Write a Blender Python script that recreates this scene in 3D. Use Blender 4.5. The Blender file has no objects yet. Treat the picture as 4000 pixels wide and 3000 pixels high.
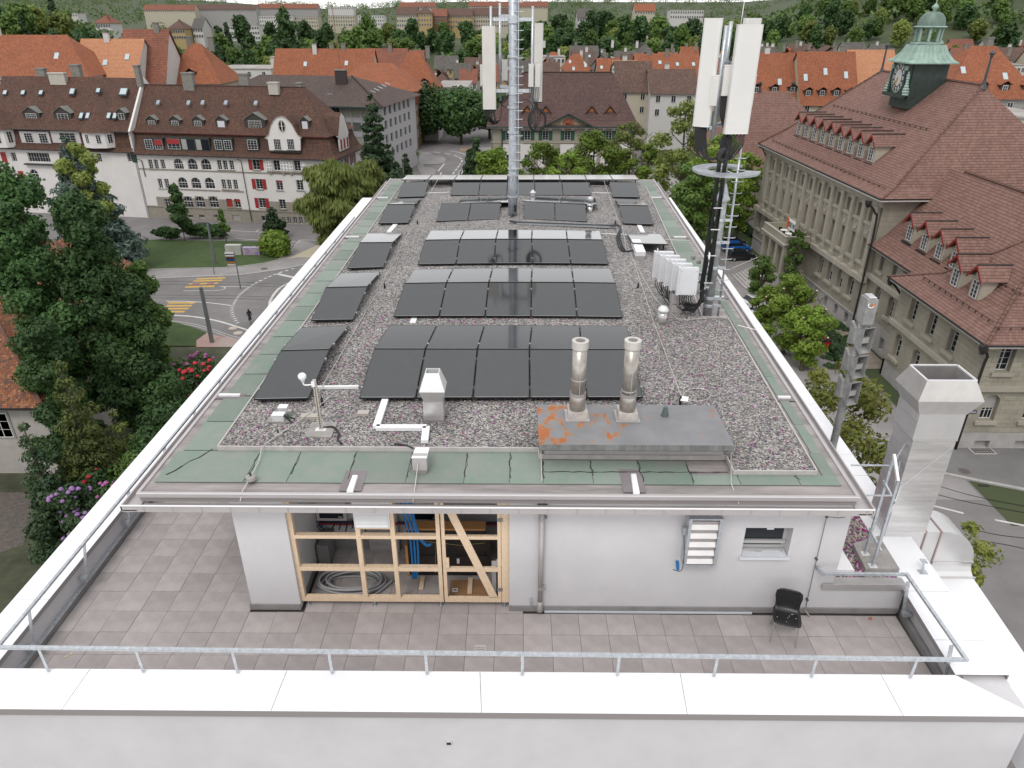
import bpy,bmesh,math,random
from math import sin,cos,pi,radians,sqrt,atan2
from mathutils import Vector,Matrix,noise
random.seed(11)
V=Vector
sc=bpy.context.scene
COL=sc.collection
CF,PIT,YAW,ROL=2800.0,-0.476592236,0.00659659218,0.00171849175
CAM=V((-0.146548,-10.195527,9.714235))          # terrace floor is z = 0, the street lies at z = -22
fwd=V((-sin(YAW)*cos(PIT),cos(YAW)*cos(PIT),sin(PIT)))
_r=V((cos(YAW),sin(YAW),0));_u=_r.cross(fwd)
RGT=cos(ROL)*_r+sin(ROL)*_u;UPV=-sin(ROL)*_r+cos(ROL)*_u
cd=bpy.data.cameras.new('camera');cam=bpy.data.objects.new('camera',cd);COL.objects.link(cam)
cd.sensor_width=36.0;cd.lens=CF/4000*36.0;cd.clip_start=0.1;cd.clip_end=12000
mw=Matrix.Identity(4)
for i in range(3):
 mw[i][0]=RGT[i];mw[i][1]=UPV[i];mw[i][2]=-fwd[i];mw[i][3]=CAM[i]
cam.matrix_world=mw
sc.camera=cam
world=bpy.data.worlds.new("World");sc.world=world;world.use_nodes=True
wn=world.node_tree.nodes;wl=world.node_tree.links
bg=wn['Background']
SUN_EL,SUN_ROT=radians(52),radians(200)
sky=wn.new('ShaderNodeTexSky');sky.sky_type='NISHITA';sky.sun_disc=False
sky.sun_elevation=SUN_EL;sky.sun_rotation=SUN_ROT;sky.air_density=1.0;sky.dust_density=4.0;sky.ozone_density=1.0
hs=wn.new('ShaderNodeHueSaturation');hs.inputs['Saturation'].default_value=0.16
tc=wn.new('ShaderNodeTexCoord');nz=wn.new('ShaderNodeTexNoise');nz.inputs['Scale'].default_value=1.6;nz.inputs['Detail'].default_value=4
sep=wn.new('ShaderNodeSeparateXYZ');cr=wn.new('ShaderNodeValToRGB')
e_=cr.color_ramp.elements;e_[0].position=.0;e_[0].color=(15.5,15.2,15.0,1);e_[1].position=1;e_[1].color=(14.5,14.5,14.8,1)
for p_,v_ in ((.06,13.5),(.13,8.6),(.22,5.6),(.45,6.3),(.7,10.5)):x_=e_.new(p_);x_.color=(v_*.99,v_*1.0,v_*1.02,1)
nr=wn.new('ShaderNodeMapRange');nr.inputs['To Min'].default_value=.86;nr.inputs['To Max'].default_value=1.14
mu=wn.new('ShaderNodeMixRGB');mu.blend_type='MULTIPLY';mu.inputs[0].default_value=1
mx=wn.new('ShaderNodeMixRGB');mx.inputs[0].default_value=.85
wl.new(tc.outputs['Generated'],nz.inputs['Vector']);wl.new(tc.outputs['Generated'],sep.inputs[0]);wl.new(sep.outputs[2],cr.inputs[0])
wl.new(nz.outputs[0],nr.inputs['Value']);wl.new(cr.outputs[0],mu.inputs[1]);wl.new(nr.outputs[0],mu.inputs[2])
wl.new(sky.outputs[0],hs.inputs['Color']);wl.new(hs.outputs[0],mx.inputs[1]);wl.new(mu.outputs[0],mx.inputs[2])
wl.new(mx.outputs[0],bg.inputs['Color']);bg.inputs['Strength'].default_value=0.10
sl=bpy.data.lights.new('sun','SUN');so=bpy.data.objects.new('sun',sl);COL.objects.link(so)
sl.energy=0.9;sl.angle=radians(18);sl.color=(1,.96,.91)
sdir=V((sin(SUN_ROT)*cos(SUN_EL),cos(SUN_ROT)*cos(SUN_EL),sin(SUN_EL)))
so.rotation_euler=sdir.to_track_quat('Z','Y').to_euler();so.location=(0,0,80)
sc.view_settings.view_transform='Standard';sc.view_settings.look='None'
sc.view_settings.exposure=0.36;sc.view_settings.gamma=1;sc.view_settings.use_curve_mapping=False
sc.cycles.max_bounces=6;sc.cycles.diffuse_bounces=3;sc.cycles.glossy_bounces=3;sc.cycles.transmission_bounces=4
sc.cycles.transparent_max_bounces=8;sc.cycles.caustics_reflective=False;sc.cycles.caustics_refractive=False
sc.cycles.use_denoising=True
def ray(x,y):return fwd+RGT*((x-2000)/CF)-UPV*((y-1500)/CF)
def uz(x,y,z):d=ray(x,y);return CAM+d*((z-CAM.z)/d.z)
def uy(x,y,Y):d=ray(x,y);return CAM+d*((Y-CAM.y)/d.y)
def ux(x,y,X):d=ray(x,y);return CAM+d*((X-CAM.x)/d.x)
def gd(x,y,z=-22.0):return uz(x,y,z)
class Crop:
 def __init__(s,x,y,k):s.x,s.y,s.k=x,y,k
 def __call__(s,u,v):return (s.x+u/s.k,s.y+v/s.k)
MATS={}
def mat(name,col,rough=.6,metal=0.0,var=0.0,vscale=3.0,bump=0.0,bscale=40.0,col2=None,spec=.5,detail=4,randv=0.0,stretch=None,coat=0.0,coords='Object'):
 if name in MATS:return MATS[name]
 m=bpy.data.materials.new(name);m.use_nodes=True;MATS[name]=m
 nt=m.node_tree;N=nt.nodes;L=nt.links;b=N['Principled BSDF']
 b.inputs['Roughness'].default_value=rough;b.inputs['Metallic'].default_value=metal
 b.inputs['Specular IOR Level'].default_value=spec;b.inputs['Coat Weight'].default_value=coat
 c=tuple(col)+(1,)
 b.inputs['Base Color'].default_value=c
 t=None
 if var or bump:
  t=N.new('ShaderNodeTexCoord');src=t.outputs[coords]
  if stretch:
   mp=N.new('ShaderNodeMapping');mp.inputs['Scale'].default_value=stretch;L.new(src,mp.inputs[0]);src=mp.outputs[0]
 out=None
 if var:
  n=N.new('ShaderNodeTexNoise');n.inputs['Scale'].default_value=vscale;n.inputs['Detail'].default_value=detail;n.inputs['Roughness'].default_value=.65
  L.new(src,n.inputs['Vector'])
  r=N.new('ShaderNodeValToRGB');e=r.color_ramp.elements
  lo=col2 if col2 else tuple(x*(1-var) for x in col);hi=col if col2 else tuple(min(1,x*(1+var)) for x in col)
  e[0].position=.33;e[0].color=tuple(lo)+(1,);e[1].position=.67;e[1].color=tuple(hi)+(1,)
  L.new(n.outputs[0],r.inputs[0]);out=r.outputs[0]
 if randv:
  oi=N.new('ShaderNodeObjectInfo');mr=N.new('ShaderNodeMapRange')
  mr.inputs['To Min'].default_value=1-randv;mr.inputs['To Max'].default_value=1+randv
  L.new(oi.outputs['Random'],mr.inputs['Value'])
  mm=N.new('ShaderNodeMixRGB');mm.blend_type='MULTIPLY';mm.inputs[0].default_value=1
  if out is not None:L.new(out,mm.inputs[1])
  else:mm.inputs[1].default_value=c
  L.new(mr.outputs[0],mm.inputs[2]);out=mm.outputs[0]
 if out is not None:L.new(out,b.inputs['Base Color'])
 if bump:
  n2=N.new('ShaderNodeTexNoise');n2.inputs['Scale'].default_value=bscale;n2.inputs['Detail'].default_value=3
  L.new(src,n2.inputs['Vector']);bp=N.new('ShaderNodeBump');bp.inputs['Strength'].default_value=bump;bp.inputs['Distance'].default_value=.02
  L.new(n2.outputs[0],bp.inputs['Height']);L.new(bp.outputs[0],b.inputs['Normal'])
 return m
def roof_mat(name,cols,course=.16,tile=.19,rough=.8,grime=.35,gcol=(.05,.045,.04)):
 """clay tiles: each tile of a course its own shade; courses read from the height (z)"""
 if name in MATS:return MATS[name]
 m=bpy.data.materials.new(name);m.use_nodes=True;MATS[name]=m
 nt=m.node_tree;N=nt.nodes;L=nt.links;b=N['Principled BSDF'];b.inputs['Roughness'].default_value=rough;b.inputs['Specular IOR Level'].default_value=.25
 t=N.new('ShaderNodeTexCoord');sx=N.new('ShaderNodeSeparateXYZ');L.new(t.outputs['UV'],sx.inputs[0])
 def math_(op,a,bb=None):
  n=N.new('ShaderNodeMath');n.operation=op
  for i,q in enumerate((a,bb)):
   if q is None:continue
   if isinstance(q,(int,float)):n.inputs[i].default_value=q
   else:L.new(q,n.inputs[i])
  return n.outputs[0]
 v=math_('DIVIDE',sx.outputs[1],course);row=math_('FLOOR',v);fr=math_('FRACT',v)
 u=math_('DIVIDE',sx.outputs[0],tile);u=math_('ADD',u,math_('MULTIPLY',row,.5));ci=math_('FLOOR',u);fu=math_('FRACT',u)
 cx=N.new('ShaderNodeCombineXYZ');L.new(ci,cx.inputs[0]);L.new(row,cx.inputs[1])
 wn_=N.new('ShaderNodeTexWhiteNoise');wn_.noise_dimensions='2D';L.new(cx.outputs[0],wn_.inputs['Vector'])
 r=N.new('ShaderNodeValToRGB');r.color_ramp.interpolation='LINEAR';e=r.color_ramp.elements
 e[0].color=tuple(cols[0])+(1,);e[1].color=tuple(cols[-1])+(1,)
 for i,c in enumerate(cols[1:-1]):
  x=e.new((i+1)/(len(cols)-1));x.color=tuple(c)+(1,)
 L.new(wn_.outputs[0],r.inputs[0])
 n=N.new('ShaderNodeTexNoise');n.inputs['Scale'].default_value=.35;n.inputs['Detail'].default_value=6;n.inputs['Roughness'].default_value=.7
 L.new(t.outputs['Object'],n.inputs['Vector'])
 gr=N.new('ShaderNodeMapRange');gr.inputs['From Min'].default_value=.42;gr.inputs['From Max'].default_value=.72;gr.inputs['To Max'].default_value=grime
 L.new(n.outputs[0],gr.inputs['Value'])
 mxx=N.new('ShaderNodeMixRGB');L.new(gr.outputs[0],mxx.inputs[0]);L.new(r.outputs[0],mxx.inputs[1]);mxx.inputs[2].default_value=tuple(gcol)+(1,)
 lp=math_('MULTIPLY',math_('LESS_THAN',fr,.22),.42);sd=math_('MULTIPLY',math_('GREATER_THAN',math_('ABSOLUTE',math_('SUBTRACT',fu,.5)),.42),.22)  # shade under each course's lap painted into the colour; side joints darkened
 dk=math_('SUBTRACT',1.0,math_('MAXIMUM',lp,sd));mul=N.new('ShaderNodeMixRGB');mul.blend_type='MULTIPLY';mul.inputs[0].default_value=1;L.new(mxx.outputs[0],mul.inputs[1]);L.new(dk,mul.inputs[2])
 L.new(mul.outputs[0],b.inputs['Base Color'])
 hh=math_('ADD',math_('MULTIPLY',fr,-1.0),math_('MULTIPLY',math_('ABSOLUTE',math_('SUBTRACT',fu,.5)),-.5))
 bp=N.new('ShaderNodeBump');bp.inputs['Strength'].default_value=.8;bp.inputs['Distance'].default_value=.05
 L.new(hh,bp.inputs['Height']);L.new(bp.outputs[0],b.inputs['Normal'])
 return m
def leaf_mat(name,c1,c2,c3=None,trans=.35,scale=.6,rough=.55):
 if name in MATS:return MATS[name]
 if 'blossom' not in name:c1,c2,c3=[tuple(x*2.3 for x in c) if c else None for c in (c1,c2,c3)]
 m=bpy.data.materials.new(name);m.use_nodes=True;MATS[name]=m
 nt=m.node_tree;N=nt.nodes;L=nt.links;b=N['Principled BSDF'];b.inputs['Roughness'].default_value=rough;b.inputs['Specular IOR Level'].default_value=.3
 t=N.new('ShaderNodeTexCoord');n=N.new('ShaderNodeTexNoise');n.inputs['Scale'].default_value=scale;n.inputs['Detail'].default_value=5;n.inputs['Roughness'].default_value=.75
 L.new(t.outputs['Object'],n.inputs['Vector'])
 r=N.new('ShaderNodeValToRGB');e=r.color_ramp.elements;e[0].position=.3;e[1].position=.7
 e[0].color=tuple(c1)+(1,);e[1].color=tuple(c2)+(1,)
 if c3:x=e.new(.52);x.color=tuple(c3)+(1,)
 L.new(n.outputs[0],r.inputs[0])
 oi=N.new('ShaderNodeObjectInfo');mr=N.new('ShaderNodeMapRange');mr.inputs['To Min'].default_value=.72;mr.inputs['To Max'].default_value=1.3
 L.new(oi.outputs['Random'],mr.inputs['Value'])
 mm=N.new('ShaderNodeMixRGB');mm.blend_type='MULTIPLY';mm.inputs[0].default_value=1;L.new(r.outputs[0],mm.inputs[1]);L.new(mr.outputs[0],mm.inputs[2])
 L.new(mm.outputs[0],b.inputs['Base Color'])
 tr=N.new('ShaderNodeBsdfTranslucent');L.new(mm.outputs[0],tr.inputs['Color'])
 ms=N.new('ShaderNodeMixShader');ms.inputs[0].default_value=trans
 L.new(b.outputs[0],ms.inputs[1]);L.new(tr.outputs[0],ms.inputs[2]);L.new(ms.outputs[0],N['Material Output'].inputs['Surface'])
 return m
class MB:
 def __init__(s,M=None):s.v=[];s.f=[];s.m=[];s.uv={};s.M=M
 def add(s,pts,faces,mi=0):
  o=len(s.v)
  for p in pts:
   p=V(p)
   s.v.append(s.M @ p if s.M else p)
  for f in faces:s.f.append(tuple(o+i for i in f));s.m.append(mi)
 def box(s,x0,x1,y0,y1,z0,z1,mi=0):
  s.add([(x0,y0,z0),(x1,y0,z0),(x1,y1,z0),(x0,y1,z0),(x0,y0,z1),(x1,y0,z1),(x1,y1,z1),(x0,y1,z1)],
     [(3,2,1,0),(4,5,6,7),(0,1,5,4),(1,2,6,5),(2,3,7,6),(3,0,4,7)],mi);return s
 def hexa(s,b4,t4,mi=0):
  s.add(list(b4)+list(t4),[(3,2,1,0),(4,5,6,7),(0,1,5,4),(1,2,6,5),(2,3,7,6),(3,0,4,7)],mi);return s
 def quad(s,a,b,c,d,mi=0):s.add([a,b,c,d],[(0,1,2,3)],mi);return s
 def poly(s,pts,mi=0):s.add(pts,[tuple(range(len(pts)))],mi);return s
 def ruv(s,pts,udir=None,mi=0):
  """roof plane: UV in metres, v up the slope"""
  P=[s.M @ V(p) if s.M else V(p) for p in pts]
  n=(P[1]-P[0]).cross(P[2]-P[0]).normalized()
  if n.z<0:P=P[::-1];n=-n
  up=V((0,0,1));vv=(up-n*up.dot(n))
  vv=vv.normalized() if vv.length>1e-4 else V((0,1,0));uu=vv.cross(n)
  o=len(s.v);s.v+=P;s.f.append(tuple(range(o,o+len(P))));s.m.append(mi)
  s.uv[len(s.f)-1]=[(p.dot(uu),p.dot(vv)) for p in P];return s
 def prism(s,pts,ext,mi=0):
  n=len(pts);e=V(ext);A=[V(p) for p in pts]
  s.add(A+[p+e for p in A],[tuple(range(n-1,-1,-1)),tuple(range(n,2*n))]+[(i,(i+1)%n,n+(i+1)%n,n+i) for i in range(n)],mi);return s
 def bar(s,a,b,w,h=None,mi=0,up=(0,0,1)):
  a,b=V(a),V(b);h=h or w;d=(b-a).normalized();up=V(up)
  if abs(d.dot(up))>.99:up=V((0,1,0))
  x=d.cross(up).normalized()*(w/2);y=x.cross(d).normalized()*(h/2)
  s.hexa([a-x-y,a+x-y,b+x-y,b-x-y],[a-x+y,a+x+y,b+x+y,b-x+y],mi);return s
 def tube(s,path,r,n=8,mi=0,caps=True,r1=None):
  P=[V(p) for p in path];k=len(P);pts=[]
  prev=None
  for i,p in enumerate(P):
   d=(P[min(i+1,k-1)]-P[max(i-1,0)]).normalized()
   if prev is None:
    a=V((0,0,1)) if abs(d.z)<.9 else V((1,0,0))
    x=d.cross(a).normalized()
   else:
    x=(prev-d*prev.dot(d));x=x.normalized() if x.length>1e-6 else d.orthogonal().normalized()
   prev=x;y=d.cross(x)
   rr=r if r1 is None else r+(r1-r)*i/(k-1)
   for j in range(n):
    t=2*pi*j/n;pts.append(p+(x*cos(t)+y*sin(t))*rr)
  f=[(i*n+j,i*n+(j+1)%n,(i+1)*n+(j+1)%n,(i+1)*n+j) for i in range(k-1) for j in range(n)]
  if caps:f+=[tuple(range(n-1,-1,-1)),tuple(range((k-1)*n,k*n))]
  s.add(pts,f,mi);return s
 def lathe(s,c,prof,n=16,mi=0,caps=True,phase=0.0):
  c=V(c);pts=[]
  for r,z in prof:
   for j in range(n):
    t=2*pi*j/n+phase;pts.append(c+V((r*cos(t),r*sin(t),z)))
  k=len(prof)
  f=[(i*n+j,i*n+(j+1)%n,(i+1)*n+(j+1)%n,(i+1)*n+j) for i in range(k-1) for j in range(n)]
  if caps:f+=[tuple(range(n-1,-1,-1)),tuple(range((k-1)*n,k*n))]
  s.add(pts,f,mi);return s
 def build(s,name,mats,parent=None,smooth=False,label=None,kind=None):
  me=bpy.data.meshes.new(name);me.from_pydata([tuple(p) for p in s.v],[],s.f)
  for m in (mats if isinstance(mats,(list,tuple)) else [mats]):me.materials.append(m)
  me.polygons.foreach_set('material_index',s.m)
  if smooth:me.polygons.foreach_set('use_smooth',[True]*len(s.f))
  if s.uv:
   ul=me.uv_layers.new(name='UVMap')
   for pi_,uvs in s.uv.items():
    for li,q in zip(me.polygons[pi_].loop_indices,uvs):ul.data[li].uv=q
  o=bpy.data.objects.new(name,me);COL.objects.link(o)
  if parent:
   o.parent=parent
   if parent.parent or parent.location.length or parent.rotation_euler.z:o.matrix_parent_inverse=parent_inv(parent)
  if label:o['label']=label
  if kind:o['kind']=kind
  return o
def parent_inv(p):
 M=Matrix.Identity(4)
 while p:
  M=p.matrix_parent_inverse @ p.matrix_basis @ M if False else (p.matrix_parent_inverse @ Matrix.LocRotScale(p.location,p.rotation_euler,p.scale)) @ M
  p=p.parent
 return M.inverted()
def tag(o,label,cat,group=None,kind=None):
 o['label']=label;o['category']=cat
 if group:o['group']=group
 if kind:o['kind']=kind
 return o
def struct(o):o['kind']='structure';return o
def T(name,label,cat,loc=(0,0,0),group=None):
 """an Empty at the thing's base; parts keep their world coordinates"""
 o=bpy.data.objects.new(name,None);COL.objects.link(o);o.location=loc;o.empty_display_size=.2
 return tag(o,label,cat,group)
def dup(root,loc=None,rotz=None,label=None,scale=None):
 r=root.copy();COL.objects.link(r)
 if loc is not None:r.location=loc
 if rotz is not None:r.rotation_euler=(0,0,rotz)
 if scale is not None:r.scale=scale if isinstance(scale,(tuple,list)) else (scale,)*3
 if label:r['label']=label
 for ch in list(root.children):
  c=ch.copy();COL.objects.link(c);c.parent=r
  for g in list(ch.children):
   d=g.copy();COL.objects.link(d);d.parent=c
 return r
def inst(o,loc,parent=None,rotz=0.0):
 c=o.copy();COL.objects.link(c);c.location=loc;c.rotation_euler=(0,0,rotz)
 if parent:c.parent=parent;c.matrix_parent_inverse=parent_inv(parent)
 return c
def arc(c,r,a0,a1,n,ax=0,ay=2):
 out=[]
 for i in range(n+1):
  t=a0+(a1-a0)*i/n;p=V(c);p[ax]+=r*cos(t);p[ay]+=r*sin(t);out.append(p)
 return out
def curve(pts,n=6):
 """Catmull-Rom through the points"""
 P=[V(p) for p in pts];P=[P[0]*2-P[1]]+P+[P[-1]*2-P[-2]];out=[]
 for i in range(1,len(P)-2):
  for k in range(n):
   t=k/n;a,b,c,d=P[i-1],P[i],P[i+1],P[i+2]
   out.append(.5*((2*b)+(c-a)*t+(2*a-5*b+4*c-d)*t*t+(3*b-a-3*c+d)*t**3))
 out.append(P[-2]);return out
WHITE=mat('white_paint',(.78,.78,.79),.45,var=.05,vscale=2,bump=.0)
COPING=mat('white_coping_metal',(.80,.80,.82),.38,var=.035,vscale=.9,spec=.5)
DRIP=mat('grey_drip_edge',(.27,.25,.25),.5)
PLASTER=mat('pale_plaster',(.56,.55,.565),.9,var=.045,vscale=1.2,bump=.12,bscale=120)
SKIRT=mat('grey_skirting',(.235,.228,.225),.8,var=.12,vscale=3)
ZINC=mat('galvanised_steel',(.50,.53,.56),.42,metal=.65,var=.18,vscale=14)
ALU=mat('bare_aluminium',(.72,.70,.69),.33,metal=.85,var=.08,vscale=3)
ALUD=mat('dull_sheet_metal',(.42,.40,.395),.5,metal=.4,var=.1,vscale=2)
STEEL=mat('weathered_steel_flue',(.52,.49,.45),.38,metal=.7,var=.25,vscale=4,col2=(.34,.31,.28))
BLACK=mat('black_plastic',(.012,.012,.013),.45)
BLACKC=mat('black_cable',(.014,.014,.015),.5)
DARK=mat('dark_gap',(.02,.02,.02),.9)
CONC=mat('concrete',(.30,.285,.27),.9,var=.18,vscale=4,bump=.15,bscale=50)
GLASS=mat('window_glass',(.03,.035,.04),.06,spec=.6,var=.0)
XLo=lambda y:-8.93+.006*y            # parapet, street side, outer and inner edge
XLi=lambda y:-8.30+.006*y
XRi=lambda y:6.80+.041*y
XRo=lambda y:7.60+.028*y
CZ=.60                                  # top of the parapet coping
bld=T('office_building','white rendered office block topped by a terrace with white metal copings','building',(-.4,13,-22))
mb=MB()
mb.box(-8.86,7.5,-2.98,-2.42,-22,.50);mb.box(-8.86,-8.34,-2.42,30.2,-22,.50)
mb.hexa([(6.86,-2.42,-22),(7.52,-2.42,-22),(8.38,30.2,-22),(7.96,30.2,-22)],[(6.86,-2.42,.5),(7.52,-2.42,.5),(8.38,30.2,.5),(7.96,30.2,.5)])
mb.box(-8.34,7.96,29.7,30.2,-22,.1)
mb.build('wall',PLASTER,bld)
mb=MB();mb.box(-8.34,6.86,-2.42,29.7,-1.2,-.06);mb.build('roof_slab',CONC,bld)
def coping(x0a,x1a,y0,y1,x0b,x1b):
 m=MB();g=.004
 m.hexa([(x0a,y0+g,CZ-.005),(x1a,y0+g,CZ-.005),(x1b,y1-g,CZ-.005),(x0b,y1-g,CZ-.005)],[(x0a,y0+g,CZ),(x1a,y0+g,CZ),(x1b,y1-g,CZ),(x0b,y1-g,CZ)])
 return m
ys=[-2.32,-.84,1.66,4.16,6.66,9.16,11.66,14.16,16.66,19.16,21.66,24.16,26.66,30.0]
for a,b in zip(ys[:-1],ys[1:]):
 m=coping(XLo(a),XLi(a),a,b,XLo(b),XLi(b));m.build('coping_sheet',COPING,bld)
ysr=[-2.32,-1.62,-.5,3.1,3.95,6.4,8.9,11.4,13.9,16.4,18.9,21.4,23.9,26.4,30.3]
for a,b in zip(ysr[:-1],ysr[1:]):
 coping(XRi(a),XRo(a),a,b,XRi(b),XRo(b)).build('coping_sheet',COPING,bld)
xs=[-8.93,-5.22,-1.33,2.55,4.62,7.55]
xf=[-8.93,-4.93,-1.26,2.42,5.3,7.55]
fx=[-8.93,-6.35,-2.55,.33,3.2,6.05]
cutsI=[uz(785/2.212,2250+793/2.212,CZ).x,uz(1000+270/2.212,1900+1585/2.212,CZ).x,uz(1000+1935/2.212,1900+1603/2.212,CZ).x,uz(2000+1460/2.212,1900+1640/2.212,CZ).x,uz(3400+195/3.687,2500+575/3.687,CZ).x]
cutsO=[uz(540/2.212,2250+1143/2.212,CZ).x,uz(1055,2785,CZ).x,uz(1880,2800,CZ).x,uz(2690,2810,CZ).x,uz(3400+520/3.687,2500+1170/3.687,CZ).x]
I=[XLi(-2.3)]+cutsI+[XRi(-2.4)];O=[XLo(-3)]+cutsO+[XRo(-3)]
for k in range(len(I)-1):
 m=MB();g=.004
 a,b,c,d=V((O[k]+g,-3.06,0)),V((O[k+1]-g,-3.06,0)),V((I[k+1]-g,-2.325,0)),V((I[k]+g,-2.325,0));u=V((0,0,CZ));l=V((0,0,CZ-.005))
 m.hexa([a+l,b+l,c+l,d+l],[a+u,b+u,c+u,d+u]);m.build('coping_sheet',COPING,bld)
m=MB()
m.box(-8.93,7.52,-3.06,-3.03,CZ-.13,CZ-.007);m.box(-8.28,6.78,-2.345,-2.325,CZ-.10,CZ-.007)
for f_,s_ in ((XLi,-1),(XRi,1),(XLo,1),(XRo,-1)):
 w=.02*s_;a,b=f_(-2.3),f_(30)
 m.hexa([(min(a,a+w),-2.32,CZ-.10),(max(a,a+w),-2.32,CZ-.10),(max(b,b+w),30,CZ-.10),(min(b,b+w),30,CZ-.10)],[(min(a,a+w),-2.32,CZ-.007),(max(a,a+w),-2.32,CZ-.007),(max(b,b+w),30,CZ-.007),(min(b,b+w),30,CZ-.007)])
m.build('drip_edge',DRIP,bld)
m=MB();m.box(-8.335,-8.27,-2.42,29.5,-.05,.12);m.hexa([(6.78,-2.42,-.05),(6.86,-2.42,-.05),(6.92,-.47,-.05),(6.84,-.47,-.05)],[(6.78,-2.42,.12),(6.86,-2.42,.12),(6.92,-.47,.12),(6.84,-.47,.12)])
m.build('skirting',SKIRT,bld)
m=MB();m.box(-8.34,-8.25,-2.42,29.5,.122,.136);m.build('skirting_cap',ZINC,bld)
vp=uy(970*1.808,1605*1.808,-2.98)
m=MB();m.box(vp.x-.05,vp.x+.05,-3.0,-2.982,vp.z-.05,vp.z-.035);m.box(vp.x-.05,vp.x+.05,-3.0,-2.982,vp.z+.035,vp.z+.05);m.box(vp.x-.05,vp.x-.035,-3.0,-2.982,vp.z-.035,vp.z+.035);m.box(vp.x+.035,vp.x+.05,-3.0,-2.982,vp.z-.035,vp.z+.035)
vent=m.build('wall_vent',PLASTER,bld);m=MB();m.box(vp.x-.035,vp.x+.035,-2.99,-2.984,vp.z-.035,vp.z+.035);m.build('grille',DARK,vent)
TILE=mat('terrace_tile',(.345,.312,.305),.85,var=.13,vscale=2.2,bump=.1,bscale=160,randv=.10)
fl=MB();fl.box(-8.27,6.85,-2.42,29.6,-.058,-.045);floor=struct(fl.build('terrace_floor',mat('bedding',(.06,.055,.05),.9)))
def tilemesh(w,d):
 m=MB();m.box(-w/2,w/2,-d/2,d/2,-.044,0);return m
tm=tilemesh(.494,.494).build('paving_tile',TILE,floor);first=True
tiles=[]
for j in range(-7,5):
 y0=-.5*j-.5
 for i in range(-17,14):
  x0=.5*i;cx_,cy_=x0+.25,y0+.25
  if cx_>6.78 or cx_<-8.3:continue
  inside=cy_>-.42
  if inside and not (cx_<-5.05 and cy_<3.2) and not (-4.1<cx_<.2 and cy_<1.3):continue
  if cy_<-2.4:continue
  wl_=max(x0,-8.26);wr_=min(x0+.5,6.77);d0=max(y0,-2.42)
  if inside and cx_>-5:wl_=max(x0,-4.1)
  if wr_-wl_<.08 or y0+.5-d0<.08:continue
  dz=random.uniform(-.004,.002)
  if wr_-wl_>.49 and y0+.5-d0>.49:
   if first:tm.location=(cx_,cy_,dz);first=False
   else:inst(tm,(cx_,cy_,dz),floor)
  else:
   o=tilemesh(wr_-wl_-.006,y0+.5-d0-.006).build('paving_tile',TILE,floor);o.location=((wl_+wr_)/2,(d0+y0+.5)/2,dz)
dp=uz(1000+1937/2.212,1900+1410/2.212,.004)
t=T('floor_drain','small pale square drain cover with slots set in the terrace tiles','drain',dp)
m=MB();m.box(dp.x-.1,dp.x+.1,dp.y-.1,dp.y+.1,.002,.008);m.build('cover',mat('drain_cover',(.42,.40,.40),.5),t)
for r in range(3):
 for c in range(4):
  m=MB();m.box(dp.x-.075+c*.04,dp.x-.05+c*.04,dp.y-.05+r*.04,dp.y-.04+r*.04,.0082,.0095);m.build('slot',DARK,t)
RZ=2.72
pen=T('penthouse','white rooftop penthouse with a green bitumen and gravel roof','penthouse',(-.3,12,0))
XRL=lambda y:-6.34+.006*(y+.6)
XRR=lambda y:5.44+.036*(y+.6)
crown=lambda x,y:.09*max(0,min(1,(y-4)/4))*(1-min(1,(x/5.2)**2))
fW=-.42
WR=uy(1989,2300,fW).x
W=MB()
W.box(-4.97,-4.07,fW,-.12,.0,2.62);W.box(-4.07,WR,fW+.02,-.12,2.52,2.62)
wz0,wz1=uy(2000+1985/2.212,1900+600/2.212,fW).z,uy(2000+2030/2.212,1900+358/2.212,fW).z
wx0,wx1=uy(2000+2000/2.212,1900+480/2.212,fW).x,uy(3000+195/2.212,1950+370/2.212,fW).x
W.box(WR,wx0,fW,-.12,0,2.62);W.box(wx1,5.53,fW,-.12,0,2.62);W.box(wx0,wx1,fW,-.12,0,wz0);W.box(wx0,wx1,fW,-.12,wz1,2.62)
W.box(-4.97,-4.72,-.12,24.4,0,2.62);W.box(5.28,5.53,-.12,24.4,0,2.62);W.box(-4.72,5.28,24.1,24.4,0,2.62)
W.box(-4.10,-4.07,-.12,1.3,0,2.62);W.box(-4.07,WR+.06,1.3,1.45,0,2.62);W.box(WR,WR+.06,-.12,1.3,0,2.62)
W.box(5.53,6.84,fW,-.2,0,.62)                # low wall to the parapet
W.build('wall',PLASTER,pen)
m=MB();m.box(-5.0,-4.07,fW-.03,fW-.002,0,.12);m.box(WR,6.8,fW-.03,fW-.002,0,.12);m.box(-5.0,-4.972,fW,24,0,.12)
m.box(-4.068,-4.05,-.1,1.28,0,.14);m.box(-4.05,WR-.01,1.27,1.298,0,.24)
m.build('skirting',SKIRT,pen)
m=MB();m.box(-4.068,WR,fW+.04,1.3,2.50,2.518);m.build('ceiling',PLASTER,pen)
m=MB();m.box(5.32,6.86,fW-.06,fW-.04,.60,.72);m.box(5.32,6.86,fW-.04,-.2,.625,.64);m.build('wall_coping',ALUD,pen)
m=MB();ny=24
for k in range(ny):
 y0,y1=-.58+25.3*k/ny,-.58+25.3*(k+1)/ny
 for i in range(12):
  a=lambda y,i:XRL(y)+(XRR(y)-XRL(y))*i/12
  q=[(a(y0,i),y0),(a(y0,i+1),y0),(a(y1,i+1),y1),(a(y1,i),y1)]
  m.quad(*[(x,y,RZ-.012+crown(x,y)) for x,y in q])
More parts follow.
